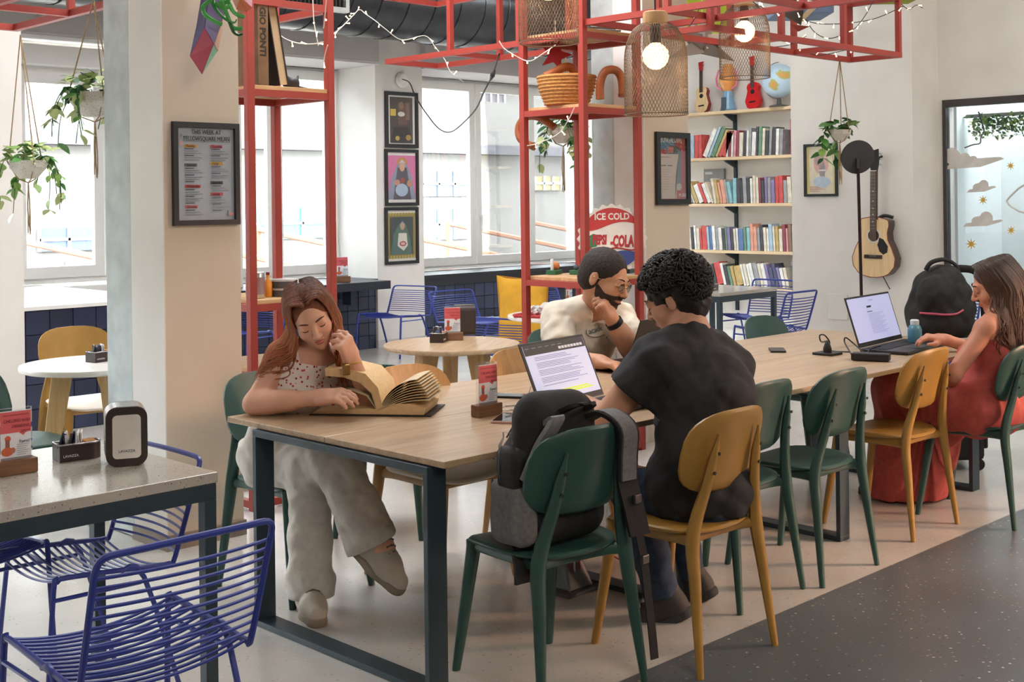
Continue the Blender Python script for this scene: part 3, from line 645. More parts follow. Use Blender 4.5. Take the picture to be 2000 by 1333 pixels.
    part('lower_body', MB().lathe([(.09, .001), (.10, .02), (.065, .14), (.06, .20), (.05, .24)], 20), mt('7fa9c6', .3), t, smooth=1)
    u = part('upper_body', MB().lathe([(.05, .24), (.07, .27), (.105, .33), (.115, .40), (.07, .47), (.06, .56)], 20), mt('e39a52', .35), t, smooth=1)
    for s in (-1, 1): part('pink_side', MB().tube([(-.03, s * .07, .26), (-.03, s * .14, .30), (-.03, s * .15, .40), (-.03, s * .11, .50)], .012, 8), mt('dd7f97', .4), u, smooth=1)
    part('dark_stripe', MB().bx(-.102, -.09, -.03, .03, .01, .16), mt('4a5866', .5), t)
shelf_things()
# ---------------------------------------------------------------- pendant lamps
COP = mt('75614f', .45, metal=.5, var=.05, key='copper_mesh'); CORK = wood('lamp_wood', 'c79a6a', 'dbb486', 2, 14, .5)
BULB = mt('ffe2b8', .3, emit=1, key='lit_bulb')
_n = BULB.node_tree; _lw = _n.nodes.new('ShaderNodeLayerWeight'); _lw.inputs[0].default_value = .35; _mr = _n.nodes.new('ShaderNodeMapRange'); _mr.inputs[3].default_value = 7.0; _mr.inputs[4].default_value = 1.0
_n.links.new(_lw.outputs['Facing'], _mr.inputs[0]); _n.links.new(_mr.outputs[0], _n.nodes['Principled BSDF'].inputs['Emission Strength']); _n.nodes['Principled BSDF'].inputs['Emission Color'].default_value = (1, .62, .30, 1)
def lamp_r(z): # radius of the bell at height z above the rim
    return .15 if z < .25 else .055 + .095 * math.sqrt(max(0, 1 - ((z - .25) / .185) ** 2))
def pendant(label, loc):
    t = thing('pendant_lamp', label, 'lamp', loc, group='wire mesh pendant lamps')
    part('rim', MB().tube([(.15 * math.cos(a), .15 * math.sin(a), 0) for a in [2 * PI * k / 40 for k in range(40)]], .003, 6, closed=True), COP, t, smooth=1)
    q = MB(); n = 58
    for s in (-1, 1):
        for k in range(n):
            pts = []
            for i in range(19):
                z = .432 * i / 18; a = 2 * PI * k / n + s * (.95 * min(z, .30) / .30 + (z - .30 if z > .30 else 0) * 1.5); r = lamp_r(z); pts.append((r * math.cos(a), r * math.sin(a), z))
            q.tube(pts, .00115, 3)
    tag(part('wire_mesh', q, COP, t, smooth=2), kind='stuff')
    part('cap', MB().lathe([(.056, .43), (.058, .435), (.058, .485), (.052, .49)], 28), CORK, t, smooth=1)
    s = part('socket', MB().lathe([(.026, .34), (.026, .43)], 18), mt('4b4038', .5), t, smooth=1)
    part('bulb', MB().lathe([(.001, .215), (.02, .217), (.042, .230), (.058, .252), (.064, .278), (.060, .302), (.046, .322), (.026, .336), (.022, .345)], 24), BULB, t, smooth=2)
    part('cable', MB().tube([(0, 0, .49), (0, 0, 4.2 - loc[2])], .004, 6), BLACK, t)
    l = bpy.data.lights.new('bulb_light', 'POINT'); l.energy = 2.2; l.color = (1, .72, .42); l.shadow_soft_size = .02
    o = bpy.data.objects.new('bulb_light', l); C.objects.link(o); o.location = (loc[0], loc[1], loc[2] + .17)
for (x, y, d, l) in ((1282, 224, 5.95, 'copper mesh pendant lamp hanging lowest, above the laptops'), (1455, 152, 7.5, 'copper mesh pendant lamp in front of the red ukulele'), (1072, 84, 6.26, 'copper mesh pendant lamp cut by the top edge above the basket shelf')):
    p = P(x, y, d); pendant(l, (p.x, p.y, p.z))
# ---------------------------------------------------------------- framed pictures
def planeM(axis, px0, px1, py0, py1, c):
    f = Pu if axis == 'u' else Pv; ym = (py0 + py1) / 2; a, b = f(px0, ym, c), f(px1, ym, c); m = (px0 + px1) / 2; t, bo = f(m, py0, c), f(m, py1, c)
    o = (a + b + t + bo) / 4; w = (a - b).length; h = t.z - bo.z; w = math.hypot(a.x - b.x, a.y - b.y)
    x = (0, -1, 0) if axis == 'u' else (1, 0, 0)
    return frameM(((a.x + b.x) / 2, (a.y + b.y) / 2, (t.z + bo.z) / 2), x, (0, 0, 1)), w, h
def shapes(name, par, M, w, h, lst, z0=.004, dz=.0003):
    q = MB(); mats = []; idx = {}
    for i, (poly, col) in enumerate(lst):
        if col not in idx: idx[col] = len(mats); mats.append(mt(col, .6, var=.03, scale=20))
        q.cur = idx[col]; q.flat([(x * w, y * h) for x, y in poly], z0 + i * dz, M)
    off = rootloc(par); q.v = [(a - off.x, b - off.y, c - off.z) for a, b, c in q.v]
    me = bpy.data.meshes.new(name); me.from_pydata(q.v, [], q.f)
    for m in mats: me.materials.append(m)
    me.polygons.foreach_set('material_index', q.m); o = bpy.data.objects.new(name, me); C.objects.link(o); o.parent = par; return o
def R(x0, y0, x1, y1): return [(x0, y0), (x1, y0), (x1, y1), (x0, y1)]
def El(cx, cy, rx, ry, n=18): return circ(cx, cy, rx, ry, n)
def picture(label, M, w, h, lst, fw_=.028, fm=None, mat=.0, depth=.022, matc='e8e6e0', glass=True):
    t = thing('framed_picture', label, 'picture', M.translation)
    fm = fm or mt('23262a', .35, key='black_frame'); q = MB(); a, b = w / 2, h / 2
    q.bx(-a, a, b - fw_, b, 0, depth, M).bx(-a, a, -b, -b + fw_, 0, depth, M).bx(-a, -a + fw_, -b + fw_, b - fw_, 0, depth, M).bx(a - fw_, a, -b + fw_, b - fw_, 0, depth, M)
    part('frame', q, fm, t, world=True); part('backing', MB().bx(-a + fw_, a - fw_, -b + fw_, b - fw_, 0, .003, M), mt(matc, .7), t, world=True)
    s = 1 - 0; W2, H2 = w - 2 * fw_ - 2 * mat, h - 2 * fw_ - 2 * mat
    shapes('print', t, M, W2, H2, lst)
    if glass: part('pane', MB().bx(-a + fw_, a - fw_, -b + fw_, b - fw_, depth - .006, depth - .004, M), FRAME_GLASS, t, world=True)
    return t, W2, H2
# weekly programme on the pale column
M, w, h = planeM('v', 335, 464, 240, 440, 5.108)
rows = [R(-.5, -.5, .5, .5)]; lst = [(rows[0], 'b9c3cf')]
days = [('Monday', -.37, .30, 'd9a04e'), ('Tuesday', -.37, .095, '6d7580'), ('Wednesday', -.37, -.135, 'd0585a'), ('Thursday', -.37, -.355, 'd4717c'), ('Thursday', .08, .30, 'd0687c'), ('Friday', .08, .115, 'd9b04a'), ('Saturday', .08, -.095, '5c5a68'), ('Sunday', .08, -.22, 'cf5a5c')]
for n, x, y, c in days: lst.append((R(x, y - .017, x + (.28 if len(n) > 8 else .22), y + .017), c))
for x, y0, y1 in ((-.37, .27, .13), (-.37, .06, -.10), (-.37, -.17, -.32), (-.37, -.39, -.45), (.08, .27, .15), (.08, .08, -.06), (.08, -.13, -.19), (.08, -.255, -.40)):
    y = y0; k = 0
    while y > y1: lst.append((R(x, y - .005, x + (.16 if k % 3 == 0 else .30 - .05 * (k % 2)), y + .004), '4d5560' if k % 3 == 0 else '8e98a4')); y -= .024; k += 1
lst += [(R(-.40, .345, .40, .348), '3a4048'), (R(-.40, .402, .40, .405), '3a4048'), (R(-.40, .345, -.395, .405), '3a4048'), (R(.395, .345, .40, .405), '3a4048'), (El(.42, -.44, .03, .018), 'c9767f'), (El(-.46, .33, .02, .03), 'cf8f97'), (R(.34, -.46, .36, -.40), '555c66'), (El(-.45, .41, .012, .02), '6b737d')]
t, w2, h2 = picture('black framed weekly programme hanging on the pale column', M, w, h, lst, .024)
INK = mt('2b3038', .6, key='print_ink'); INKW = mt('eceae6', .6, key='white_ink')
M2 = M @ Matrix.Translation((0, 0, .0155))
lettering('THIS WEEK AT', .030, M2 @ Matrix.Translation((0, .43 * h2, 0)), INK, t, align='CENTER', sx=.78)
lettering('YELLOWSQUARE MILAN', .030, M2 @ Matrix.Translation((0, .357 * h2, 0)), INK, t, align='CENTER', sx=.74)
for n, x, y, c in days: lettering(n, .0165, M2 @ Matrix.Translation((x * w2 + .004, (y - .012) * h2, 0)), INK, t, sx=.85)
# poster on the second column, partly covered by a sheet of paper
M, w, h = planeM('v', 1279, 1344, 259, 400, 5.098)
lst = [(R(-.5, -.5, .5, .5), 'b5474a'), (R(-.5, .27, .12, .5), '5d7f9c'), (El(.05, .25, .30, .13), '4a4f58'), (R(-.15, .26, .05, .36), 'c9706a'), (R(-.5, .24, -.2, .31), 'b23a3c'), (R(.12, -.35, .34, .30), '6b7680'), (El(.25, -.30, .10, .06), 'b9b4ae'), (R(-.49, -.49, .16, .235), 'cdbdb2'), ([(.16, .235), (.24, .235), (.10, -.2), (.17, -.47), (.10, -.49)], 'cdbdb2'),
       (R(-.42, .18, -.10, .19), '6a5c58'), (R(-.44, .04, -.24, .055), '3b3434'), (R(-.18, .04, .0, .055), '3b3434')] + [(R(-.44, -.02 - i * .04, -.05 - .06 * (i % 3), -.014 - i * .04), 'a3948b') for i in range(9)]
t, w2, h2 = picture('black framed red and blue poster on the second column, a sheet of paper over it', M, w, h, lst, .036)
M2 = M @ Matrix.Translation((0, 0, .012))
lettering('BUNGALOWS', .058, M2 @ Matrix.Translation((-.47 * w2, .42 * h2, 0)), INKW, t, sx=.62); lettering('MI 2023', .03, M2 @ Matrix.Translation((.2 * w2, -.46 * h2, 0)), INKW, t, sx=.8)
# three prints on the pier between the windows: plain robed figures
M, w, h = planeM('v', 751, 815, 180, 289, 10.556)
lst = [(R(-.5, -.5, .5, .5), 'd9d5d0'), (R(-.42, -.48, .42, .47), '4a403c'), (R(-.12, -.1, .22, .35), '6a4f46'), ([(-.38, -.48), (-.3, -.15), (.3, -.15), (.38, -.48)], '2e2a2c'), (El(.0, .12, .13, .05), 'd8d2cc'), (El(.0, .30, .09, .08), '8a6a58'), (R(-.40, .08, -.2, .22), 'd8b84a'), (El(-.15, -.38, .08, .05), 'b99a4e'), (El(.25, -.36, .10, .06), 'a8873e'), (R(.16, .0, .3, .36), '7d5f52')]
picture('top one of the three framed prints between the windows, dark brown', M, w, h, lst, .04)
M, w, h = planeM('v', 751, 816, 292, 402, 10.556)
lst = [(R(-.5, -.5, .5, .5), 'e4dfdc'), (R(-.5, -.44, .5, .44), 'd67aa6'), (El(.02, .26, .20, .15), 'c98a55'), ([(-.5, -.44), (-.34, .0), (-.16, .25), (.02, .36), (.2, .25), (.36, .0), (.5, -.44)], '8f97ac'), ([(-.14, .2), (-.30, -.44), (.34, -.44), (.18, .2)], '5a5560'), (El(.02, .22, .095, .10), 'd3a48a'), ([(-.1, .28), (.02, .36), (.14, .28), (.02, .31)], 'c6cad6'), (El(.0, -.25, .22, .13), 'a9bcd0'), (El(-.16, -.10, .10, .06), 'c68f7c'), (El(.28, -.12, .10, .07), 'c08a74'), (El(.03, -.06, .07, .06), 'a8423c')]
picture('middle print between the windows, a veiled figure on pink', M, w, h, lst, .034)
M, w, h = planeM('v', 751, 816, 405, 516, 10.556)
lst = [(R(-.5, -.5, .5, .5), 'e2ded4'), (R(-.5, -.45, .5, .45), '9c8a48')] + [([(-.5 + .1 * i, .45), (-.45 + .1 * i, .45), (-.5 + .1 * i, .39), (-.55 + .1 * i + .05, .39)], 'c4b25e') for i in range(10)] + [([(-.5 + .1 * i, -.39), (-.45 + .1 * i, -.39), (-.45 + .1 * i, -.45), (-.5 + .1 * i, -.45)], 'c4b25e') for i in range(10)] + [(R(-.40, -.37, .40, .37), '3f4a48'),
       ([(-.40, -.37), (-.28, .05), (-.08, .25), (.05, .28), (.16, .2), (.3, -.1), (.34, -.37)], '56736c'), (El(.02, .20, .085, .09), 'b9a07e'), ([(-.1, .2), (.02, .33), (.14, .2), (.02, .28)], '3f5f9a'), ([(-.12, .05), (.16, .05), (.2, -.2), (.05, -.3), (-.16, -.2)], 'd8d4ca'), (El(.03, -.16, .12, .05), 'a83a36'), (El(.03, -.16, .08, .03), 'd8b8b0')]
picture('lowest print between the windows, a robed figure inside a gold border', M, w, h, lst, .034)
M, w, h = planeM('u', 1572, 1637, 281, 384, 9.598)
lst = [(R(-.5, -.5, .5, .5), 'ece6cf'), (R(-.5, -.5, -.40, .5), 'e6dd9a'), (R(.40, -.5, .5, .5), 'e6dd9a'), (El(.0, .15, .26, .24), 'e3b9b4'), (El(.04, .0, .10, .22), 'a9a4a8'), (El(-.06, .22, .16, .14), 'c3a9a8'), (El(.02, -.25, .30, .12), 'c3d6e6'), (R(-.1, -.02, .18, .01), 'efe9e2'), (R(.0, .26, .3, .28), 'f2ece6')] + [(R(-.40, -.35 - .02 * i, -.1 + .08 * (i % 4), -.342 - .02 * i), 'd99a94') for i in range(6)]
picture('black framed pale watercolour portrait on the far white wall', M, w, h, lst, .022)
# ---------------------------------------------------------------- guitar on the pier
def guitar():
    c = Pu(1712, 480, 9.42); t = thing('acoustic_guitar', 'acoustic guitar with a dark pickguard hanging on the white pier', 'guitar', c)
    M = frameM(c, (0, -1, 0), (0, 0, 1)) @ Matrix.Rotation(-.02, 4, 'Z')
    def w(y): return float(np.interp(y, [-.26, -.255, -.23, -.17, -.10, -.02, .05, .11, .17, .21, .23, .237], [.03, .075, .135, .185, .195, .165, .128, .122, .137, .133, .09, .03]))
    ys = [-.26 + i * .497 / 40 for i in range(41)]; poly = [(-w(y), y) for y in ys] + [(w(y), y) for y in ys[::-1]]
    NAT = bpy.data.materials['natural_spruce']; DK = mt('3a2320', .3, coat=.4, key='dark_mahogany')
    part('body', MB().prism(poly, -.05, .047, M), DK, t, world=True); part('soundboard', MB().prism([(x * .985, y * .99) for x, y in poly], .047, .05, M), NAT, t, world=True)
    part('binding', MB().tube([M @ Vector((x, y, .0485)) for x, y in poly], .004, 5, closed=True), mt('7a2a22', .3), t, world=True)
    part('rosette', MB().prism(circ(.0, .085, .064, n=28), .0502, .0508, M), mt('d9d3c6', .5), t, world=True); part('sound_hole', MB().prism(circ(.0, .085, .049, n=28), .0508, .0514, M), mt('3a2218', .7), t, world=True)
    part('pickguard', MB().prism([(.052, .07), (.09, .055), (.13, .0), (.125, -.05), (.09, -.07), (.055, -.045), (.035, .01), (.045, .035)], .0502, .0515, M), BLACK, t, world=True)
    part('bridge', MB().bx(-.08, .08, -.105, -.075, .05, .06, M), mt('2c2320', .5), t, world=True)
    n = part('neck', MB().bx(-.027, .027, .10, .62, .0505, .063, M).bx(-.02, .02, .23, .62, .02, .05, M), mt('47332b', .5), t, world=True)
    for i in range(17): part('fret', MB().bx(-.027, .027, .14 + i * .028, .1415 + i * .028, .063, .0645, M), mt('b9b9b6', .3, metal=.8), n, world=True)
    for y in (.20, .26, .31, .37, .45): part('inlay', MB().prism(circ(0, y, .005), .063, .0648, M), INKW, n, world=True)
    part('nut', MB().bx(-.026, .026, .617, .623, .05, .066, M), INKW, n, world=True)
    hd = part('headstock', MB().prism([(-.028, .62), (-.04, .68), (-.035, .80), (0, .79), (.035, .80), (.04, .68), (.028, .62)], .035, .052, M), BLACK, t, world=True)
    for i in range(6): s = -1 if i < 3 else 1; part('tuning_peg', MB().ball((s * .055, .67 + .045 * (i % 3), .04), (.014, .009, .008), 8, M), mt('c4c4c2', .25, metal=.8), hd, world=True, smooth=2)
    s = part('string', MB(), INKW, t) if 0 else None
    for i in range(6): x = -.02 + .008 * i; part('string', MB().tube([M @ Vector((x * 1.3, -.09, .066)), M @ Vector((x, .62, .069))], .0008, 4), mt('c9c4b8', .3, metal=.6), t, world=True)
    part('strap', MB().tube([M @ Vector(p) for p in smoothpts([(.03, .22, .05), (.08, .25, .02), (.14, .235, -.02)], 4)], .014, 6, flat=.4), BLACK, t, world=True, smooth=1)
    part('hanger', MB().tube([M @ Vector((.0, .74, -.075)), M @ Vector((0, .70, .03))], .012, 8), BLACK, t, world=True)
    part('cable', MB().tube([M @ Vector(p) for p in smoothpts([(.04, -.25, -.03), (.06, -.30, -.05), (.09, -.36, -.06)], 4)], .004, 6), BLACK, t, world=True)
guitar()
def drum_pad():
    p = P(1683, 560, 9.2); t = thing('practice_pad_stand', 'round black pad on a thin tilted stand in front of the guitar', 'stand', (p.x, p.y, 0))
    c = P(1675, 307, 9.0); b = Vector((p.x, p.y, .62)); nrm = Vector((-.62, -.72, -.22)).normalized()
    M = frameM(c, nrm.orthogonal(), nrm.cross(nrm.orthogonal()), nrm)
    part('pad', MB().lathe([(.12, -.012), (.124, 0), (.122, .006), (.02, .012)], 36, M), mt('3a3b3e', .7, key='dark_rubber'), t, world=True, smooth=1)
    part('pole', MB().tube([b, P(1676, 330, 9.0) - Vector((0, 0, 0))], .012, 8), mt('3b2a2c', .35, metal=.5), t, world=True, smooth=1)
    part('joint', MB().tube([P(1675, 330, 8.97), P(1675, 310, 8.99)], .014, 8), BLACK, t, world=True)
    for k in range(3): a = 2 * PI * k / 3; part('foot', MB().tube([b, Vector((p.x + .3 * math.cos(a), p.y + .3 * math.sin(a), .012))], .011, 6), BLACK, t, world=True)
drum_pad()
# ---------------------------------------------------------------- stickers and ivy at the glazed wall
def stickers():
    def M_(px, py): return frameM(Pu(px, py, 9.952), (0, -1, 0), (0, 0, 1))
    GR = mt('cfccc8', .7, key='grey_sticker'); YE = mt('cfa53e', .6, key='gold_sticker'); k = 2442 / 10.45
    def cl(label, px, py, w, h, bumps):
        M = M_(px, py); s = 1.09 / k; t = thing('cloud_sticker', label, 'sticker', M.translation)
        poly = [(-w / 2, -h * .42), (w * .1, -h * .36), (w / 2, -h * .05), (w * .42, h * .04)] + bumps[::-1] + [(-w * .42, -h * .2)]
        part('film', MB().prism([(x * s, y * s) for x, y in poly], 0, .0015, M), GR, t, world=True)
    def bump(cx, cy, r, a0, a1, n=8): return [(cx + r * math.cos(math.radians(a0 + (a1 - a0) * i / n)), cy + r * math.sin(math.radians(a0 + (a1 - a0) * i / n))) for i in range(n + 1)]
    cl('large grey cloud sticker on the glass under the ivy', 1903, 310, 110, 42, bump(-42, 4, 17, 190, 20) + bump(-18, 0, 11, 130, 20) + bump(-2, -4, 9, 120, 30))
    cl('small upper grey cloud sticker on the glazed wall', 1917, 365, 54, 24, bump(-8, -2, 8, 190, 90) + bump(4, 3, 9, 150, -20))
    cl('small lower grey cloud sticker on the glazed wall', 1920, 430, 74, 29, bump(-12, -3, 9, 190, 90) + bump(6, 3, 12, 160, -20))
    for lab, px, py, r in (('gold star sticker between the two small grey clouds', 1920, 391, 9), ('gold star sticker below the lower small cloud', 1897, 477, 11), ('pale gold star sticker beside the large grey cloud', 1974, 324, 8.5), ('pale gold star sticker right of the lower small cloud', 1975, 450, 8.5)):
        M = M_(px, py); s = 1.1 / k; t = thing('star_sticker', lab, 'sticker', M.translation)
        poly = []
        for i in range(16): a = 2 * PI * i / 16; q = r if i % 2 == 0 else r * .32; poly.append((q * s * math.cos(a), q * s * math.sin(a)))
        part('film', MB().prism(poly, 0, .0015, M), YE, t, world=True)
    c = thing('leaf_outline_sticker', 'thin grey curved outline sticker at the right edge of the glass', 'sticker', Pu(1985, 393, 9.95))
    part('line', MB().tube([Pu(*p, 9.948) for p in ((2012, 355), (1990, 368), (1972, 385), (1966, 393), (1972, 402), (1990, 413), (2012, 419))], .007, 5), GR, c, world=True)
    g = thing('ivy_garland', 'strip of green artificial ivy hanging behind the top of the glass', 'garland', (10.3, 3.9, 2.1)); rng = random.Random(5); q = MB()
    lm = [mt('4f7a42', .5), mt('8fa64e', .5), mt('3a5e38', .5)]
    part('rail', MB().bx(10.28, 10.31, 1.2, 4.88, 2.22, 2.25), mt('6f706c', .6), g, world=True)
    for i in range(2600):
        q.cur = rng.randrange(3); c = Vector((10.25 + rng.random() * .12, 1.3 + rng.random() * 3.55, 2.05 + rng.random() ** .8 * .18)); a = rng.random() * 6.3; b = rng.uniform(-.8, .8); s = rng.uniform(.022, .036)
        M2 = Matrix.Translation(c) @ Euler((a, b, a * 2)).to_matrix().to_4x4(); q.add([(0, 0, 0), (s * .5, s * .6, .004), (0, s * 1.6, 0), (-s * .5, s * .6, .004)], [(0, 1, 2), (0, 2, 3)], M2)
    off = rootloc(g); q.v = [(a - off.x, b - off.y, c - off.z) for a, b, c in q.v]; tag(part('leaves', q, lm, g), kind='stuff')
    w = thing('dangling_wire', 'dark curled wire hanging behind the glass below the ivy', 'cable', Pu(1912, 220, 9.97))
    part('wire', MB().tube(smoothpts([Pu(*p, 10.0) for p in ((1911, 218), (1918, 240), (1922, 255), (1916, 268), (1914, 280), (1900, 283), (1884, 289))], 5), .006, 6), mt('3a3c40', .6), w, world=True)
stickers()
# ---------------------------------------------------------------- smooth solid modelling (bodies, clothes, bags)
class SDF:
    def __init__(s): s.p = []; s.post = None
    def _a(s, fn, c, r, k, op): s.p.append((fn, np.array(c, float), float(r), k, op)); return s
    def cap(s, a, b, ra, rb=None, k=.02, op='+'):
        a = np.array(a, float); b = np.array(b, float); rb = ra if rb is None else rb; ba = b - a; L2 = max(1e-9, ba @ ba)
        def fn(p):
            h = np.clip(((p - a) @ ba) / L2, 0, 1); return np.linalg.norm(p - a - h[:, None] * ba, axis=1) - (ra + (rb - ra) * h)
        return s._a(fn, (a + b) / 2, np.linalg.norm(ba) / 2 + max(ra, rb), k, op)
    def chain(s, pts, rs, k=.02, op='+'):
        for i in range(len(pts) - 1): s.cap(pts[i], pts[i + 1], rs[i], rs[i + 1], k, op)
        return s
    def ell(s, c, r, M=None, k=.02, op='+'):
        r = np.array(r, float); A = np.array(M.to_3x3()) if M is not None else np.eye(3); c = np.array(M @ Vector(c)) if M is not None else np.array(c, float)
        sc_ = np.linalg.norm(A[:, 0]); A = A / sc_; r = r * sc_
        def fn(p):
            q = (p - c) @ A; k0 = np.linalg.norm(q / r, axis=1); k1 = np.linalg.norm(q / (r * r), axis=1); return k0 * (k0 - 1) / np.maximum(k1, 1e-6)
        return s._a(fn, c, r.max(), k, op)
    def rbox(s, c, half, rad, M=None, k=.02, op='+'):
        half = np.array(half, float); A = np.array(M.to_3x3()) if M is not None else np.eye(3); c = np.array(M @ Vector(c)) if M is not None else np.array(c, float)
        sc_ = np.linalg.norm(A[:, 0]); A = A / sc_; half = half * sc_; rad = rad * sc_
        def fn(p):
            q = np.abs((p - c) @ A) - half + rad; return np.linalg.norm(np.maximum(q, 0), axis=1) + np.minimum(q.max(axis=1), 0) - rad
        return s._a(fn, c, np.linalg.norm(half), k, op)
    def plane(s, pt, n, k=.004):  # keep the side the normal points away from
        pt = np.array(pt, float); n = np.array(n, float); n /= np.linalg.norm(n)
        return s._a(lambda p: (p - pt) @ n, pt, 1e3, k, '&')
    def ev(s, p, use=None):
        d = np.full(len(p), 10.0)
        for i in (use if use is not None else range(len(s.p))):
            fn, c, r, k, op = s.p[i]; e = fn(p)
            if op == '+': h = np.maximum(k - np.abs(d - e), 0) / k; d = np.minimum(d, e) - h * h * k * .25
            else:
                e = e if op == '&' else -e; h = np.maximum(k - np.abs(d - e), 0) / k; d = np.maximum(d, e) + h * h * k * .25
        if s.post: d = s.post(p, d)
        return d
    def mesh(s, h, pad=.02):
        pos = [q for q in s.p if q[4] == '+']
        lo = np.min([q[1] - q[2] for q in pos], 0) - pad; hi = np.max([q[1] + q[2] for q in pos], 0) + pad; B = 14
        nb = np.ceil((hi - lo) / (h * B)).astype(int); D = np.ones(nb * B + 1, np.float32)
        cs = np.stack(np.meshgrid(*[np.arange(n) for n in nb], indexing='ij'), -1).reshape(-1, 3)
        cen = lo + (cs + .5) * B * h; R_ = B * h * .5 * 1.7321; cd_ = s.ev(cen)
        pd = np.stack([q[0](cen) for q in s.p]); ops = [q[4] for q in s.p]; ks = np.array([q[3] for q in s.p])
        pdm = np.where(np.array([o == '+' for o in ops])[:, None], pd, 1e3); mn = pdm.min(0)
        for j in range(len(cs)):
            i0 = cs[j] * B; sl = tuple(slice(i0[a], i0[a] + B + 1) for a in range(3))
            if abs(cd_[j]) > R_ * 1.4 + .05: D[sl] = np.sign(cd_[j]); continue
            use = [i for i in range(len(s.p)) if (ops[i] == '+' and pd[i, j] < mn[j] + 2 * R_ + ks[i] + .02) or ops[i] == '&' or (ops[i] == '-' and pd[i, j] < R_ + ks[i] + .02)]
            g = np.stack(np.meshgrid(*[lo[a] + (i0[a] + np.arange(B + 1)) * h for a in range(3)], indexing='ij'), -1).reshape(-1, 3)
            D[sl] = s.ev(g, use).reshape(B + 1, B + 1, B + 1)
        S = D < 0; n = np.array(D.shape) - 1
        cnt = np.zeros(n, np.uint8); offs = [(a, b, c) for a in (0, 1) for b in (0, 1) for c in (0, 1)]
        for o in offs: cnt += S[o[0]:o[0] + n[0], o[1]:o[1] + n[1], o[2]:o[2] + n[2]]
        act = (cnt > 0) & (cnt < 8); idx = np.argwhere(act); vid = np.full(n, -1, np.int64); vid[act] = np.arange(len(idx))
        acc = np.zeros((len(idx), 3)); w = np.zeros(len(idx))
        val = {o: D[idx[:, 0] + o[0], idx[:, 1] + o[1], idx[:, 2] + o[2]].astype(float) for o in offs}
        for a in offs:
            for ax in range(3):
                if a[ax]: continue
                b = list(a); b[ax] = 1; b = tuple(b); da, db = val[a], val[b]; m = (da < 0) != (db < 0)
                t = np.where(m, da / np.where(m, da - db, 1), 0); q = np.array(a, float)[None] + np.zeros((len(idx), 1)); q[:, ax] += t; acc[m] += q[m]; w[m] += 1
        V = lo + (idx + acc / np.maximum(w, 1)[:, None]) * h; Fs = []
        for ax in range(3):
            o1, o2 = [(1, 2), (2, 0), (0, 1)][ax]; s0 = [slice(1, n[a]) for a in range(3)]; s0[ax] = slice(0, n[ax]); s1 = list(s0); s1[ax] = slice(1, n[ax] + 1)
            A_, B_ = S[tuple(s0)], S[tuple(s1)]; e = np.argwhere(A_ != B_); fl = A_[tuple(e.T)]; e = e + np.array([0 if a == ax else 1 for a in range(3)])
            def cid(d1, d2): q = e.copy(); q[:, o1] -= d1; q[:, o2] -= d2; return vid[tuple(q.T)]
            Q = np.stack([cid(1, 1), cid(0, 1), cid(0, 0), cid(1, 0)], 1); Q[~fl] = Q[~fl][:, ::-1]; Fs.append(Q)
        return V, np.concatenate(Fs)
def sdf_part(name, sdf, h, m, parent, smooth_it=2):
    V, Q = sdf.mesh(h); V = V - np.array(rootloc(parent)) if parent else V
    Q = Q[(Q >= 0).all(1)]; me = bpy.data.meshes.new(name); me.vertices.add(len(V)); me.vertices.foreach_set('co', V.astype(np.float32).ravel())
    me.loops.add(Q.size); me.polygons.add(len(Q)); me.loops.foreach_set('vertex_index', Q.astype(np.int32).ravel()); me.polygons.foreach_set('loop_start', np.arange(0, Q.size, 4, dtype=np.int32))
    me.polygons.foreach_set('use_smooth', np.ones(len(Q), bool)); me.update(calc_edges=True); me.validate(); me.materials.append(m)
    o = bpy.data.objects.new(name, me); C.objects.link(o); o.parent = parent
    if smooth_it: md = o.modifiers.new('relax', 'SMOOTH'); md.iterations = smooth_it; md.factor = .5
    return o
def wob(p, f, seed=0.):
    x, y, z = p[:, 0] * f + seed, p[:, 1] * f + seed * 1.7, p[:, 2] * f - seed
    return (np.sin(x + 1.7 * np.sin(y * .8 + z * .6)) + np.sin(y * 1.3 + 1.3 * np.sin(z * .9 + x * .5)) + np.sin(z * 1.1 + 1.5 * np.sin(x * .7 - y))) / 3
# ---------------------------------------------------------------- people
def skin(c): return mt(c, .5, var=.04, scale=14, spec=.35, key='skin_' + c)
def head(S, M, kf=1.0, ears=True, fem=False):
    E_ = lambda c, r, k, op='+': S.ell(c, r, M, k, op)
    def Cp(a, b, ra, rb, k): sc_ = M.to_scale().x; S.cap(M @ Vector(a), M @ Vector(b), ra * sc_, rb * sc_, k)
    E_((0, -.014, .034), (.075, .094, .080), .02); E_((0, .030, -.020), (.060, .064, .085), .025)
    j = .040 if fem else .047
    E_((0, .040, -.076), (j, .044, .034), .025); E_((0, .072, -.098), (.014 if fem else .019, .016, .014), .02)
    for s in (-1, 1):
        E_((s * .036, .058, -.030), (.024, .024, .026), .025); E_((s * .030, .104, .006), (.017, .014, .011), .012, '-'); E_((s * .031, .0805, .002), (.0155, .0125, .0115), .005)
        E_((s * .012, .101, -.034), (.008, .009, .007), .006)
        if ears: E_((s * .077, -.010, -.004), (.008, .018, .030), .008); E_((s * .087, -.004, -.002), (.006, .011, .019), .006, '-')
    Cp((-.034, .085, .021), (.034, .085, .021), .010, .010, .016); Cp((0, .090, .012), (0, .112, -.030), .007, .011, .010)
    E_((0, .093, -.0575), (.021, .008, .0055), .006); E_((0, .091, -.0665), (.018, .009, .0065), .006)
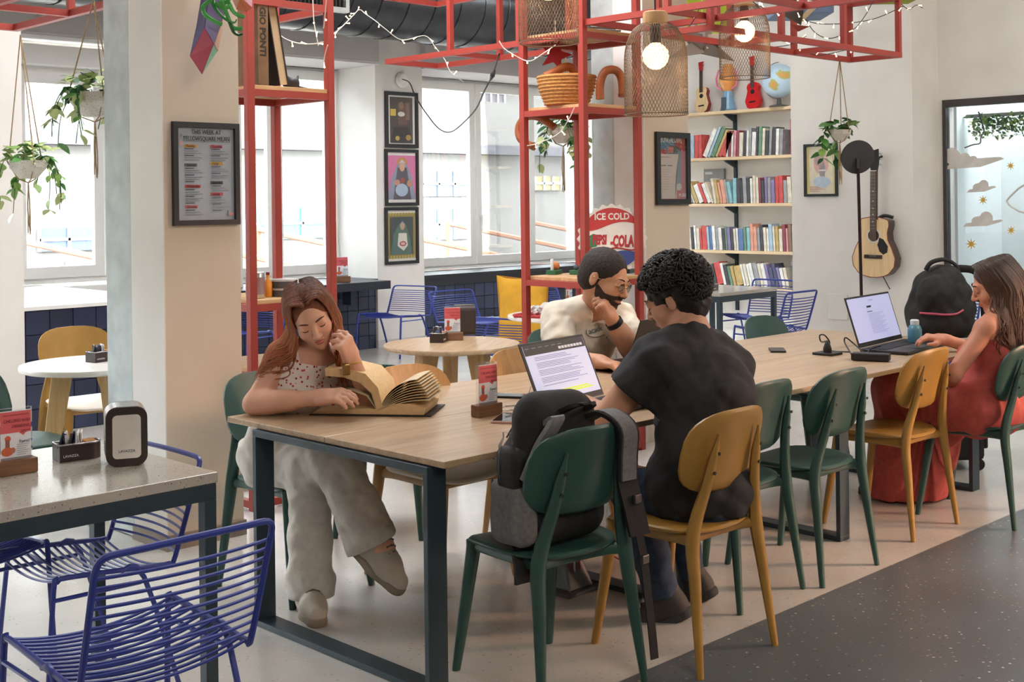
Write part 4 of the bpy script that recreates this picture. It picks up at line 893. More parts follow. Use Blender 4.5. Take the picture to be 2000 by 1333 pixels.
def face_parts(M, par, brow, lip, lash='2a1c18'):
    o = rootloc(par); Mo = Matrix.Translation(-o) @ M
    for s in (-1, 1):
        part('eyebrow', MB().tube([Mo @ Vector((s * (.014 + .036 * t), .0965 - .013 * t * t, .0245 + .006 * math.sin(t * 2.4))) for t in [i / 6 for i in range(7)]], [.0020, .0032, .0034, .0032, .0028, .0022, .0012], 6), mt(brow, .8), par, smooth=2)
        part('eyelash', MB().tube([Mo @ Vector((s * .031 + .0145 * math.cos(a), .0795 + .0128 * abs(math.sin(a)), .002 - .0065 * math.sin(a))) for a in [PI * i / 8 for i in range(9)]], [.0006, .0012, .0016, .0018, .0018, .0018, .0016, .0012, .0006], 5), mt(lash, .7), par, smooth=2)
    q = MB(); q.ball((0, .0945, -.0575), (.0195, .0074, .0042), 14, Mo).ball((0, .0932, -.0658), (.0160, .0082, .0052), 14, Mo)
    part('lips', q, mt(lip, .4), par, smooth=2)
def hand(S, wrist, tip, back, thumb, curl=.5, s=1.0, spread=.0, r=.0085):
    # wrist -> tip: direction of the fingers; back: direction the knuckles face; thumb: +1 / -1 side
    w = Vector(wrist); x = (Vector(tip) - w).normalized(); z = Vector(back); z = (z - x * z.dot(x)).normalized(); y = z.cross(x) * thumb
    Pt = lambda a, b, c: w + (x * a + y * b + z * c) * s
    R3 = Matrix((x, y, z)).transposed().to_4x4(); R3.translation = w
    S.cap(Pt(-.01, 0, 0), Pt(.03, 0, 0), .024 * s, .026 * s, .02); S.rbox((.052 * s, 0, 0), (.044 * s, .039 * s, .0135 * s), .013 * s, R3, .02)
    for i, (b, L, a0) in enumerate(((.030, .070, .090), (.010, .078, .094), (-.010, .073, .091), (-.028, .058, .084))):
        ang = 0; p = Pt(a0 - .012, b, .002); pts = [p]; cw = curl if not isinstance(curl, (list, tuple)) else curl[i]
        for f in (.44, .32, .24):
            ang += cw; sp = spread * (b / .03)
            p = p + (x * math.cos(ang) * math.cos(sp) + y * math.sin(sp) - z * math.sin(ang)) * (L * f * s); pts.append(p)
        S.chain(pts, [r * s * 1.1, r * s, r * s * .92, r * s * .8], .006)
    t0 = Pt(.020, .026, -.004); t1 = Pt(.050, .050, -.014 - .012 * (curl if not isinstance(curl, (list, tuple)) else curl[0])); t2 = Pt(.085, .050, -.026)
    S.chain([t0, t1, t2], [.013 * s, .0105 * s, .008 * s], .012)
def torso(S, J, w=1.0, fem=False, s=1.0, k=.05):
    pel, che, neck = [np.array(J[n]) for n in ('pelvis', 'chest', 'neck')]; sl, sr, hl, hr = [np.array(J[n]) for n in ('shl', 'shr', 'hipl', 'hipr')]
    fwd = np.array(J['fwd']); ax = (sl - sr) / np.linalg.norm(sl - sr); hx = (hl - hr) / np.linalg.norm(hl - hr)
    up_ = che - pel; up_ /= np.linalg.norm(up_); waist = pel * .45 + che * .55 - up_ * .04
    for e in (-1, 1):
        S.cap(pel + hx * e * .065 * s, waist + ax * e * .05 * s, .118 * s * w, .095 * s * w, k); S.cap(waist + ax * e * .05 * s, che + ax * e * .068 * s, .095 * s * w, .108 * s * w, k)
        S.cap(che + ax * e * .068 * s, (sl if e > 0 else sr) * .55 + neck * .45, .108 * s * w, .055 * s, k)
        S.cap(neck, (sl if e > 0 else sr), .045 * s, .052 * s, k)
        if fem: S.ell(che + ax * e * .07 * s + fwd * .085 * s - up_ * .03, (.062 * s,) * 3, None, .03)
    S.ell(pel - fwd * .03, (.13 * s * w, .13 * s * w, .11 * s), None, k)
def limb(S, pts, rs, k=.025): S.chain(pts, rs, k)
def shoe(par, ank, toe, m, sole, s=1.0, upd=(0, 0, 1), lace=None):
    a, t = Vector(ank), Vector(toe); x = (t - a); u = Vector(upd); u = (u - x.normalized() * u.dot(x.normalized())).normalized(); x.normalize(); y = u.cross(x); M = Matrix((x, y, u)).transposed().to_4x4(); M.translation = a
    S = SDF(); S.cap(M @ Vector((-.022, 0, .05)), M @ Vector((-.028, 0, -.02)), .044 * s, .045 * s, .02); S.cap(M @ Vector((-.025, 0, .01)), M @ Vector((-.03, 0, -.05)), .046 * s, .043 * s, .02); S.cap(M @ Vector((-.035, 0, -.055)), M @ Vector((.10, 0, -.058)), .042 * s, .044 * s, .03); S.cap(M @ Vector((.10, 0, -.058)), M @ Vector((.165, .005, -.066)), .044 * s, .033 * s, .03); S.cap(M @ Vector((0, 0, .0)), M @ Vector((.09, 0, -.035)), .038 * s, .034 * s, .03)
    S.plane(M @ Vector((0, 0, -.082)), -u); S.plane(M @ Vector((0, 0, .07)), u)
    o = sdf_part('shoe', S, .006, m, par)
    Z = SDF(); Z.cap(M @ Vector((-.04, 0, -.085)), M @ Vector((.07, 0, -.085)), .044 * s, .042 * s, .03); Z.cap(M @ Vector((.07, 0, -.085)), M @ Vector((.165, .005, -.085)), .046 * s, .036 * s, .03)
    Z.plane(M @ Vector((0, 0, -.105)), -u); Z.plane(M @ Vector((0, 0, -.070)), u)
    oo = sdf_part('sole', Z, .006, sole, o)
    if lace:
        off = rootloc(par)
        for i in range(4): c = M @ Vector((.045 + .022 * i, 0, .034 - .013 * i)) - off; part('lace', MB().tube([c - y * .026 - u * .006, c + u * .003, c + y * .026 - u * .006], .004, 5), lace, o, smooth=2)
    return o
def hands_up(): pass
Vn = lambda *a: np.array(a, float)
CAMD = -fw  # towards the camera
def basis(o, f, u, s): # head frame: y forward, z up, x to the figure's right
    f = Vector(f).normalized(); u = Vector(u); u = (u - f * u.dot(f)).normalized(); x = f.cross(u); M = Matrix((x * s, f * s, u * s)).transposed().to_4x4(); M.translation = Vector(o); return M
def locks(par, M, n, seed, rootf, pathf, r, m, seg=14, name='hair_lock', sides=5):
    q = MB(); rng = random.Random(seed); off = rootloc(par)
    for i in range(n):
        pts = [Vector(p) - off for p in pathf(i, n, rng)]; pts = smoothpts(pts, 4); N = len(pts); w = r * rng.uniform(.7, 1.25)
        q.tube(pts, [w * (.6 + .4 * min(1, 4 * k / N)) * max(.12, 1 - (k / N) ** 3) for k in range(N)], sides, flat=rng.uniform(.45, .8))
    o = part(name, q, m, par, smooth=2); o['kind'] = 'stuff'; return o

def hair_mat(name, root, tip, z0, z1, rough=.6):
    m = bpy.data.materials.new(name); m.use_nodes = True; nt = m.node_tree; b = nt.nodes['Principled BSDF']; L = nt.links.new
    tc = nt.nodes.new('ShaderNodeTexCoord'); sp = nt.nodes.new('ShaderNodeSeparateXYZ'); L(tc.outputs['Object'], sp.inputs[0]); mr = nt.nodes.new('ShaderNodeMapRange'); mr.inputs[1].default_value = z1; mr.inputs[2].default_value = z0; L(sp.outputs[2], mr.inputs[0])
    mp = nt.nodes.new('ShaderNodeMapping'); mp.inputs['Scale'].default_value = (60, 60, 5); L(tc.outputs['Object'], mp.inputs[0]); nz = nt.nodes.new('ShaderNodeTexNoise'); nz.inputs['Scale'].default_value = 2; nz.inputs['Detail'].default_value = 3; L(mp.outputs[0], nz.inputs['Vector'])
    ad = nt.nodes.new('ShaderNodeMath'); ad.operation = 'MULTIPLY_ADD'; ad.inputs[1].default_value = .9; L(nz.outputs[0], ad.inputs[0]); sb = nt.nodes.new('ShaderNodeMath'); sb.operation = 'SUBTRACT'; sb.inputs[1].default_value = .45; L(mr.outputs[0], sb.inputs[0]); L(sb.outputs[0], ad.inputs[2])
    rp = nt.nodes.new('ShaderNodeValToRGB'); L(ad.outputs[0], rp.inputs[0]); e = rp.color_ramp.elements; e[0].color = (*lin(root), 1); e[1].color = (*lin(tip), 1); L(rp.outputs[0], b.inputs['Base Color']); b.inputs['Roughness'].default_value = rough
    return m
def woman_reading():
    s = 1.07; t = thing('person', 'woman with wavy auburn hair reading a thick book, chin on her hand', 'person', (2.9, 4.3, 0))
    SK = skin('d9a78f'); J = dict(pelvis=P(550, 892, 5.08), chest=P(598, 762, 4.98), neck=P(612, 697, 4.93), shl=P(668, 708, 5.05), shr=P(553, 700, 4.88), hipl=P(578, 900, 5.14), hipr=P(536, 900, 5.0), fwd=(.0, -1, -.1))
    hc = P(607, 616, 4.84); f = -fw * .84 + rt * .26 - upv * .44; u = upv * .8 - rt * .26 - fw * .25
    M = basis(hc, f, u, s * .97); S = SDF(); head(S, M, fem=True); torso(S, J, .90, True, s)
    S.cap(M @ Vector((0, -.02, -.05)), J['neck'], .050 * s, .056 * s, .03)
    el, wr = P(497, 789, 4.80), P(622, 777, 4.70); limb(S, [J['shr'], el, wr], [.048 * s, .038 * s, .027 * s]); limb(S, [el * .8 + wr * .2, el * .45 + wr * .55], [.041 * s, .035 * s])
    hand(S, wr, P(712, 768, 4.62), Vector((-.3, -.4, .85)) , 1, .42, s)
    el2, wr2 = P(724, 788, 4.87), P(688, 704, 4.79); limb(S, [J['shl'], el2, wr2], [.048 * s, .038 * s, .026 * s])
    hand(S, wr2, P(664, 645, 4.71), Vector(rt * .8 - fw * .5), -1, [.75, .85, .95, 1.0], s)
    limb(S, [P(735, 1035, 4.70), P(748, 1075, 4.66)], [.042 * s, .045 * s]); limb(S, [P(607, 1120, 4.79), P(607, 1165, 4.78)], [.045, .045])
    sdf_part('body', S, .0045, SK, t); face_parts(M, t, '5a3a2c', 'b5544e', '3a241c')
    # top: white with red sprigs, thin straps
    TM_ = speckle('red_sprig_cotton', 'ece4de', ['b2202a', 'c9454a', '8f1a22'], 62, .8, .9); q = SDF(); torso(q, J, .90, True, s)
    fn = q.ev; che = np.array(J['chest']); up_ = Vn(*J['neck']) - Vn(*J['pelvis']); up_ /= np.linalg.norm(up_); top = np.array(P(606, 734, 4.80))
    q.post = lambda p, d: np.maximum(np.maximum(d - .010 - .003 * wob(p, 60), (p - top) @ (up_ + np.array(J['fwd']) * .18)), -((p - np.array(J['pelvis'])) @ up_ - .09))
    sdf_part('top', q, .006, TM_, t)
    off = rootloc(t)
    def on_body(a): # drop a point onto the skin
        p = np.array(a, float)
        for _ in range(12): p = p - np.array(J['fwd']) * .0
        return p
    for e, a, b in ((1, P(581, 742, 4.74), P(573, 676, 4.80)), (1, P(662, 738, 4.80), P(660, 694, 4.86))):
        pts = [];
        for i in range(9):
            p = np.array(a.lerp(b, i / 8)); d = S.ev(p[None])[0]
            for _ in range(25):
                d = S.ev(p[None])[0]
                if d < .004: break
                p = p + fw * min(d, .02)
            pts.append(Vector(p) - off)
        part('strap', MB().tube(pts, .0075, 6, flat=.5), TM_, t, smooth=2)
    # trousers
    LIN = mt('cdc8c0', .85, var=.05, scale=30, bump=.12, key='beige_linen'); T = SDF()
    hr, kr, ar = J['hipr'], P(655, 902, 4.72), P(722, 1050, 4.70); hl, kl, al = J['hipl'], P(605, 935, 4.82), P(607, 1150, 4.79)
    T.chain([J['pelvis'], np.array(J['pelvis']) + up_ * .12], [.136 * s, .125 * s], .03); T.ell(np.array(J['pelvis']) - np.array(J['fwd']) * .02, (.150, .150, .125), None, .03)
    hx_ = np.array(J['hipl'] - J['hipr']); hx_ /= np.linalg.norm(hx_)
    for e in (-1, 1): T.cap(np.array(J['pelvis']) + hx_ * e * .065 * s, np.array(J['pelvis']) + hx_ * e * .06 * s + up_ * .10, .128 * s, .118 * s, .03)
    T.chain([hr, kr], [.112 * s, .082 * s], .03); T.chain([hl, kl], [.108 * s, .080 * s], .03)
    T.chain([kr, kr.lerp(ar, .5), ar], [.082 * s, .082 * s, .098 * s], .012); T.chain([kl, kl.lerp(al, .5), al], [.080 * s, .076 * s, .088 * s], .012)
    dr = np.array(ar - kr); dl = np.array(al - kl)
    def tp(p, d):
        d = d + .007 * wob(p, 38, 1.3) + .004 * wob(p, 75, .4)
        hem = np.minimum(np.where(((p - np.array(ar)) @ dr > 0) & (np.linalg.norm(p - np.array(ar), axis=1) < .2), 1, 0), 1)
        cut_r = np.where(np.linalg.norm(p - np.array(ar), axis=1) < np.linalg.norm(p - np.array(al), axis=1), (p - np.array(ar)) @ (dr / np.linalg.norm(dr)) - .03, (p - np.array(al)) @ (dl / np.linalg.norm(dl)) - .03)
        return np.maximum(np.maximum(d, cut_r), p[:, 2] - J['pelvis'].z - .16)
    T.post = tp; sdf_part('trousers', T, .007, LIN, t)
    SH = mt('bdb3a6', .7, var=.06, key='beige_trainer'); SO = mt('8f8272', .8, key='trainer_sole'); LA = mt('6f645a', .8)
    shoe(t, P(738, 1052, 4.68), P(800, 1118, 4.58), SH, SO, s * 1.08, upd=rt * .35 + upv * .9 - fw * .1, lace=LA); shoe(t, P(605, 1148, 4.78) * 1, Pz(625, 1215, .05) + Vector((0, 0, .06)), SH, SO, s, lace=LA)
    # hair
    HM = hair_mat('auburn_hair', '2c1812', '9c5c3a', 1.02, 1.30, .8); cap_ = SDF(); cap_.ell((0, -.016, .038), (.081, .099, .085), M, .01); cap_.ell((0, -.04, -.02), (.078, .075, .09), M, .03)
    cap_.ell((0, .105, -.020), (.066, .076, .104), M, .012, '-'); sdf_part('hair', cap_, .006, HM, t)
    gx = np.array(rt); dn = -upv
    def path(i, n, rng):
        side = -1 if rng.random() < .56 else 1 # head-frame x: -1 is image left? figure's right
        a = rng.uniform(-.15, 1.0); y0 = .075 - .16 * max(0, a); p0 = Vector((side * rng.uniform(.002, .02), y0, .118 - .10 * (max(0, .4 - a) * .25) - .35 * (y0 + .02) ** 2 * 8 * .5))
        ph = (.30 + 1.25 * max(0, a)) ; cx, cy = math.sin(ph + .55) * .088, math.cos(ph + .55) * .102 - .014
        p1 = Vector((side * cx * .72, y0 * .55 + cy * .45, .105)); p2 = Vector((side * cx * 1.04, cy, .045)); p3 = Vector((side * cx * 1.10, cy * .97 - .004, -.02))
        W_ = [M @ p for p in (p0, p1, p2, p3)]; cur = W_[-1]; L = rng.uniform(.20, .30); k = 6; ph2 = rng.random() * 6
        imgleft = (W_[-1] - Vector(hc)).dot(Vector(rt)) < 0
        for j in range(1, k + 1):
            w = j / k; out = (-.055 * w * w * 1.6 if imgleft else .03 * w)
            q = cur + Vector(dn) * (L * w * (1 - .25 * w * imgleft)) + Vector(rt) * (out + .012 * math.sin(ph2 + w * 7)) + Vector(fw) * (.03 * w + .012 * math.cos(ph2 + w * 7))
            p = np.array(q)
            for _ in range(4):
                d = S.ev(p[None])[0]
                if d > .010: break
                p = p + (np.array(rt) * (-.7 if imgleft else .6) + upv * .5 - fw * .25) * (.012 - d) 
            W_.append(Vector(p))
        return W_
    locks(t, M, 300, 4, None, path, .0050, HM)
    part('bracelet', MB().tube([Vector(P(687, 708, 4.79)) - off + Vector(rt) * (.034 * math.cos(a)) + Vector(fw) * (.034 * math.sin(a)) for a in [2 * PI * i / 20 for i in range(20)]], .003, 6, closed=True), mt('c9a24e', .3, metal=.8), t, smooth=2)
    part('watch', MB().box(Vector(P(676, 722, 4.74)) - off, (.03, .02, .045)), mt('8a6a3a', .3, metal=.6), t, bevel=.006)
woman_reading()
def man_glasses():
    s = 1.06; t = thing('person', 'bearded man with glasses in a cream t-shirt leaning on his hand', 'person', (4.85, 4.45, 0))
    SK = skin('c9967a'); J = dict(pelvis=P(1108, 775, 6.56), chest=P(1135, 655, 6.36), neck=P(1162, 598, 6.24), shl=P(1212, 622, 6.42), shr=P(1088, 622, 6.18), hipl=P(1135, 785, 6.66), hipr=P(1080, 785, 6.44), fwd=(.05, -1, -.05))
    hc = P(1181, 545, 6.10); f = -fw * .52 + rt * .78 - upv * .34; u = upv * .93 + rt * .30 - fw * .1
    M = basis(hc, f, u, s * 1.13); S = SDF(); head(S, M); torso(S, J, 1.0, False, s)
    S.cap(M @ Vector((0, -.025, -.05)), J['neck'], .058 * s, .062 * s, .03)
    el, wr = P(1098, 700, 6.02), P(1172, 707, 5.90); limb(S, [J['shr'], el, wr], [.062 * s, .047 * s, .032 * s]); hand(S, wr, P(1212, 716, 5.82), Vector((0, -.1, 1)), 1, .35, s)
    el2, wr2 = P(1238, 690, 6.12), P(1194, 622, 6.05); limb(S, [J['shl'], el2, wr2], [.060 * s, .048 * s, .032 * s]); limb(S, [el2 * .75 + wr2 * .25, el2 * .4 + wr2 * .6], [.052 * s, .042 * s]); hand(S, wr2, P(1178, 585, 6.02), Vector(rt * .9 - fw * .3), -1, [.6, .8, .9, 1.0], s)
    limb(S, [J['hipl'], P(1190, 800, 6.2), P(1200, 960, 6.2)], [.09, .07, .05]); limb(S, [J['hipr'], P(1140, 800, 6.0), P(1150, 960, 6.0)], [.09, .07, .05])
    sdf_part('body', S, .005, SK, t); face_parts(M, t, '2a1f1b', 'a8655a', '241a18')
    HM = mt('2a2321', .75, var=.25, scale=120, bump=.5, key='short_dark_hair'); hh = SDF(); hh.ell((0, -.018, .040), (.081, .099, .086), M, .01); hh.ell((0, -.045, -.01), (.074, .072, .07), M, .03)
    hh.ell((0, .098, -.022), (.066, .060, .105), M, .012, '-')
    for e in (-1, 1): hh.ell((e * .085, .0, -.010), (.015, .024, .036), M, .006, '-')
    hh.post = lambda p, d: d + .002 * wob(p, 220); sdf_part('hair', hh, .0055, HM, t)
    off = rootloc(t); b = SDF(); head(b, M, ears=False); Mi = np.array(M.inverted())
    def bp(p, d):
        q = p @ Mi[:3, :3].T + Mi[:3, 3]; lo_ = q[:, 2] + .042 - .55 * np.maximum(0, .05 - q[:, 1]) ; mouth = .019 - np.sqrt((q[:, 0] / 1.35) ** 2 + ((q[:, 2] + .060) * 1.9) ** 2)
        mus = np.maximum(np.abs(q[:, 2] + .0475) - .0065, np.abs(q[:, 0]) - .03) ; reg = np.minimum(np.maximum(lo_ , np.where(q[:, 1] > .07, mouth, -1)), np.where(q[:, 1] > .06, mus, 1))
        return np.maximum(np.maximum(d - .0045 - .0015 * wob(p, 300), reg), -.02 - q[:, 1] + .02)
    b.post = bp; sdf_part('beard', b, .004, mt('372a24', .8, var=.3, scale=160, bump=.5, key='dark_beard'), t, 1)
    GM = mt('b9a27c', .25, metal=.9, key='gold_wire'); Mo = Matrix.Translation(-off) @ M; g = part('glasses', MB().tube([Mo @ Vector((-.012, .106, .004)), Mo @ Vector((0, .110, .008)), Mo @ Vector((.012, .106, .004))], .0014, 6), GM, t)
    for e in (-1, 1):
        part('rim', MB().tube([Mo @ Vector((e * .033 + .022 * math.cos(a), .103 - .006 * abs(math.cos(a)) * (1 if math.cos(a) * e > 0 else 0), .000 + .019 * math.sin(a))) for a in [2 * PI * i / 24 for i in range(24)]], .0015, 6, closed=True), GM, g, smooth=2)
        part('lens', MB().prism(circ(e * .033, 0, .021, .018), -.0005, .0005, Mo @ frameM((0, .101, 0), (1, 0, 0), (0, 0, 1))), GLASS, g)
        part('temple', MB().tube([Mo @ Vector(p) for p in ((e * .055, .098, .004), (e * .073, .04, .004), (e * .082, -.012, .006), (e * .080, -.03, -.012))], .0013, 6), GM, g, smooth=2)
    TS = mt('d9d2c4', .85, var=.03, scale=30, bump=.1, key='cream_jersey'); q = SDF(); torso(q, J, 1.03, False, s); sv = P(1082, 660, 6.08)
    q.chain([J['shr'], np.array(J['shr']) * .42 + np.array(el) * .58], [.066 * s, .068 * s], .03); q.chain([J['shl'], np.array(J['shl']) * .5 + np.array(el2) * .5], [.066 * s, .068 * s], .03)
    nk = np.array(J['neck']); up_ = nk - np.array(J['pelvis']); up_ /= np.linalg.norm(up_); er = np.array(el) - np.array(J['shr']); er /= np.linalg.norm(er); el_ = np.array(el2) - np.array(J['shl']); el_ /= np.linalg.norm(el_)
    def tp(p, d):
        d = d - .012 + .006 * wob(p, 32, .8) + .003 * wob(p, 70); nr = .072 - np.linalg.norm((p - nk - fwd_ * .035) - ((p - nk) @ up_)[:, None] * up_ * .7, axis=1)
        a = (p - np.array(J['shr'])) @ er - .17; b_ = (p - np.array(J['shl'])) @ el_ - .17
        near_r = np.linalg.norm(p - (np.array(J['shr']) + er * .17), axis=1) < .12; near_l = np.linalg.norm(p - (np.array(J['shl']) + el_ * .15), axis=1) < .12
        d = np.where(near_r & (((p - che) @ ax) < -.14), np.maximum(d, a), d); d = np.where(near_l & (((p - che) @ ax) > .16), np.maximum(d, b_), d)
        return np.maximum(np.maximum(d, np.where((p - nk) @ up_ > -.06, nr, -1)), -((p - np.array(J['pelvis'])) @ up_ + .06))
    fwd_ = np.array(J['fwd']); che = np.array(J['chest']); ax = np.array(J['shl']) - np.array(J['shr']); ax /= np.linalg.norm(ax); q.post = tp; sdf_part('tshirt', q, .006, TS, t)
    # printed emblem on the chest
    c0 = P(1178, 652, 6.0); p = np.array(c0)
    for _ in range(40):
        d = q.ev(p[None])[0]
        if d < .004: break
        p = p + fw * max(d, .004)
    nrm = Vector(-fw * .75 + rt * .6 + upv * .1).normalized(); xax = Vector((0, 0, 1)).cross(nrm).normalized(); Mx = frameM(Vector(p) + nrm * .004, xax, nrm.cross(xax)) @ Matrix.Rotation(.15, 4, 'Z')
    off = rootloc(t); Mp = Matrix.Translation(-off) @ Mx; INKG = mt('5f6a68', .8)
    ob = part('chest_print', MB().tube([Mp @ Vector((.095 * math.cos(a), .040 * math.sin(a), 0)) for a in [2 * PI * i / 30 for i in range(30)]], .002, 5, closed=True), INKG, t)
    lettering('academy', .044, Mx @ Matrix.Translation((-.080, -.014, 0)), INKG, ob, ext=.001)
    part('print_line', MB().tube([Mp @ Vector(v) for v in ((.03, -.06, 0), (.045, .01, 0), (.06, .055, 0), (.075, .02, 0))], .002, 5), INKG, ob)
    wd = (el2 - wr2).normalized(); wc = wr2 + wd * .03; n1 = wd.orthogonal().normalized(); n2 = wd.cross(n1)
    part('wristband', MB().lathe([(.040, -.014), (.043, -.012), (.043, .012), (.040, .014)], 24, Matrix.Translation(wc - off) @ Matrix((n1, n2, wd)).transposed().to_4x4(), cap=False), BLACK, t, smooth=1)
    TR = SDF(); TR.chain([J['hipl'], P(1190, 800, 6.2), P(1200, 960, 6.2)], [.10, .082, .06], .03); TR.chain([J['hipr'], P(1140, 800, 6.0), P(1150, 960, 6.0)], [.10, .082, .06], .03); TR.ell(J['pelvis'], (.16, .15, .12), None, .05); sdf_part('trousers', TR, .010, mt('3a3f4a', .85, key='dark_trousers'), t)
man_glasses()
def man_black():
    s = 1.07; t = thing('person', 'curly haired man in a black t-shirt typing on the grey laptop', 'person', (3.5, 2.7, 0))
    SK = skin('c4937a'); J = dict(pelvis=P(1366, 952, 4.42), chest=P(1374, 775, 4.52), neck=P(1352, 655, 4.56), shl=P(1283, 704, 4.44), shr=P(1428, 716, 4.70), hipl=P(1333, 968, 4.36), hipr=P(1400, 962, 4.52), fwd=(-.05, 1, 0.0))
    hc = P(1318, 583, 4.62); f = fw * .42 - rt * .80 - upv * .36; u = upv * .93 - rt * .34 + fw * .05
    M = basis(hc, f, u, s * 1.0); S = SDF(); head(S, M); torso(S, J, 1.0, False, s)
    S.cap(M @ Vector((0, -.025, -.05)), J['neck'], .056 * s, .062 * s, .03)
    el, wr = P(1180, 822, 4.47), P(1118, 783, 4.66); limb(S, [J['shl'], el, wr], [.062 * s, .047 * s, .032 * s]); limb(S, [el * .8 + wr * .2, el * .4 + wr * .6], [.050 * s, .042 * s]); hand(S, wr, P(1090, 772, 4.78), Vector((0, 0, 1)), -1, .28, s)
    el2, wr2 = P(1372, 792, 4.92), P(1250, 780, 4.86); limb(S, [J['shr'], el2, wr2], [.060 * s, .047 * s, .032 * s]); hand(S, wr2, P(1190, 770, 4.84), Vector((0, 0, 1)), 1, .35, s)
    hl, kl, al = J['hipl'], P(1232, 945, 4.56), P(1292, 1158, 4.64); hr, kr, ar = J['hipr'], P(1300, 930, 4.80), P(1345, 1120, 4.88)
    limb(S, [hl, kl, al], [.085 * s, .06 * s, .04 * s]); limb(S, [hr, kr, ar], [.085 * s, .06 * s, .04 * s])
    sdf_part('body', S, .005, SK, t); face_parts(M, t, '1f1a18', 'a8655a', '1a1514')
    HM = mt('181616', .6, var=.3, scale=60, key='black_curls'); hh = SDF(); hh.ell((0, -.022, .050), (.096, .110, .090), M, .01); hh.ell((0, -.055, -.015), (.076, .068, .085), M, .04)
    hh.ell((0, .115, -.025), (.080, .070, .088), M, .012, '-')
    for e in (-1, 1): hh.ell((e * .088, .002, -.020), (.022, .034, .040), M, .008, '-')
    hh.post = lambda p, d: d + .007 * wob(p, 110) ; sdf_part('hair', hh, .006, HM, t, 1)
    q = MB(); rng = random.Random(8); off = rootloc(t); k = 0
    while k < 800:
        a, b = rng.uniform(0, 2 * PI), rng.uniform(-.75, 1); c = Vector((math.cos(a) * math.sqrt(max(0, 1 - b * b)), math.sin(a) * math.sqrt(max(0, 1 - b * b)), b))
        if b < .30 and c.y > .45: continue
        if b < -.25 and c.y > -.1: continue
        if b < .0 and abs(c.x) > .6 and c.y > -.35: continue
        p = Vector((c.x * .103, c.y * (.118 if b > 0 else .100) - .022 - (.02 if b < 0 else 0), c.z * .099 + .050)); n = (M.to_3x3() @ c).normalized(); w = M @ p; x = n.orthogonal().normalized(); y = n.cross(x); r = rng.uniform(.009, .016); ph = rng.random() * 6
        ax_ = (x * math.cos(ph) + y * math.sin(ph)) ; bx_ = n; L = rng.uniform(.012, .028); cx_ = n.cross(ax_)
        q.tube([w - off + ax_ * (r * math.cos(th)) + bx_ * (r * math.sin(th) + .003) + cx_ * (L * (th / 9 - .5)) for th in [i * .75 for i in range(13)]], .0033, 4); k += 1
    part('curls', q, HM, t, smooth=2)['kind'] = 'stuff'
    TS = mt('26262b', .85, var=.08, scale=40, bump=.12, key='black_jersey'); q = SDF(); torso(q, J, 1.04, False, s); q.ell(np.array(J['chest']) - np.array(J['fwd']) * .03, (.14, .13, .17), None, .06); q.ell(np.array(J['pelvis']) + upv * .02, (.185, .165, .14), None, .05)
    e1 = np.array(el) - np.array(J['shl']); e1 /= np.linalg.norm(e1); e2 = np.array(el2) - np.array(J['shr']); e2 /= np.linalg.norm(e2)
    q.chain([J['shl'], np.array(J['shl']) + e1 * .17], [.072 * s, .076 * s], .04); q.chain([J['shr'], np.array(J['shr']) + e2 * .20], [.066 * s, .068 * s], .05)
    nk = np.array(J['neck']); up_ = nk - np.array(J['pelvis']); up_ /= np.linalg.norm(up_); che = np.array(J['chest']); fwd_ = np.array(J['fwd'])
    def tp(p, d):
        d = d - .012 + .009 * wob(p, 26, .8) + .004 * wob(p, 60)
        for sh, e in ((J['shl'], e1), (J['shr'], e2)): c = np.array(sh) + e * .15; d = np.where((np.linalg.norm(p - c, axis=1) < .15), np.maximum(d, (p - c) @ e), d)
        nr = .070 - np.linalg.norm((p - nk - fwd_ * .03) - ((p - nk) @ up_)[:, None] * up_ * .8, axis=1)
        return np.maximum(np.maximum(d, np.where((p - nk) @ up_ > -.045, nr, -1)), -((p - np.array(J['pelvis'])) @ up_ + .11))
    q.post = tp; sdf_part('tshirt', q, .006, TS, t)
    DN = mt('283850', .85, var=.2, scale=26, bump=.1, key='dark_denim'); T = SDF(); T.chain([hl, kl, al], [.105 * s, .082 * s, .058 * s], .03); T.chain([hr, kr, ar], [.105 * s, .082 * s, .058 * s], .03); T.ell(np.array(J['pelvis']) - fwd_ * .03 - upv * .02, (.165, .15, .125), None, .05)
    def dp(p, d):
        d = d + .005 * wob(p, 45, .3)
        for k_, a_ in ((kl, al), (kr, ar)):
            v = np.array(a_) - np.array(k_); v /= np.linalg.norm(v); d = np.where(np.linalg.norm(p - np.array(a_), axis=1) < .12, np.maximum(d, (p - np.array(a_)) @ v), d)
        return np.maximum(d, (p - np.array(J['pelvis'])) @ up_ - .07)
    T.post = dp; sdf_part('jeans', T, .007, DN, t)
    SH = mt('3a3635', .7, var=.08, key='dark_trainer'); SO = mt('3a3a3c', .8, key='dark_sole'); shoe(t, P(1293, 1165, 4.64), P(1243, 1187, 4.66), SH, SO, s * .88, lace=mt('a9a4a0', .8)); shoe(t, P(1345, 1128, 4.88), P(1300, 1150, 4.92), SH, SO, s * .88)
man_black()
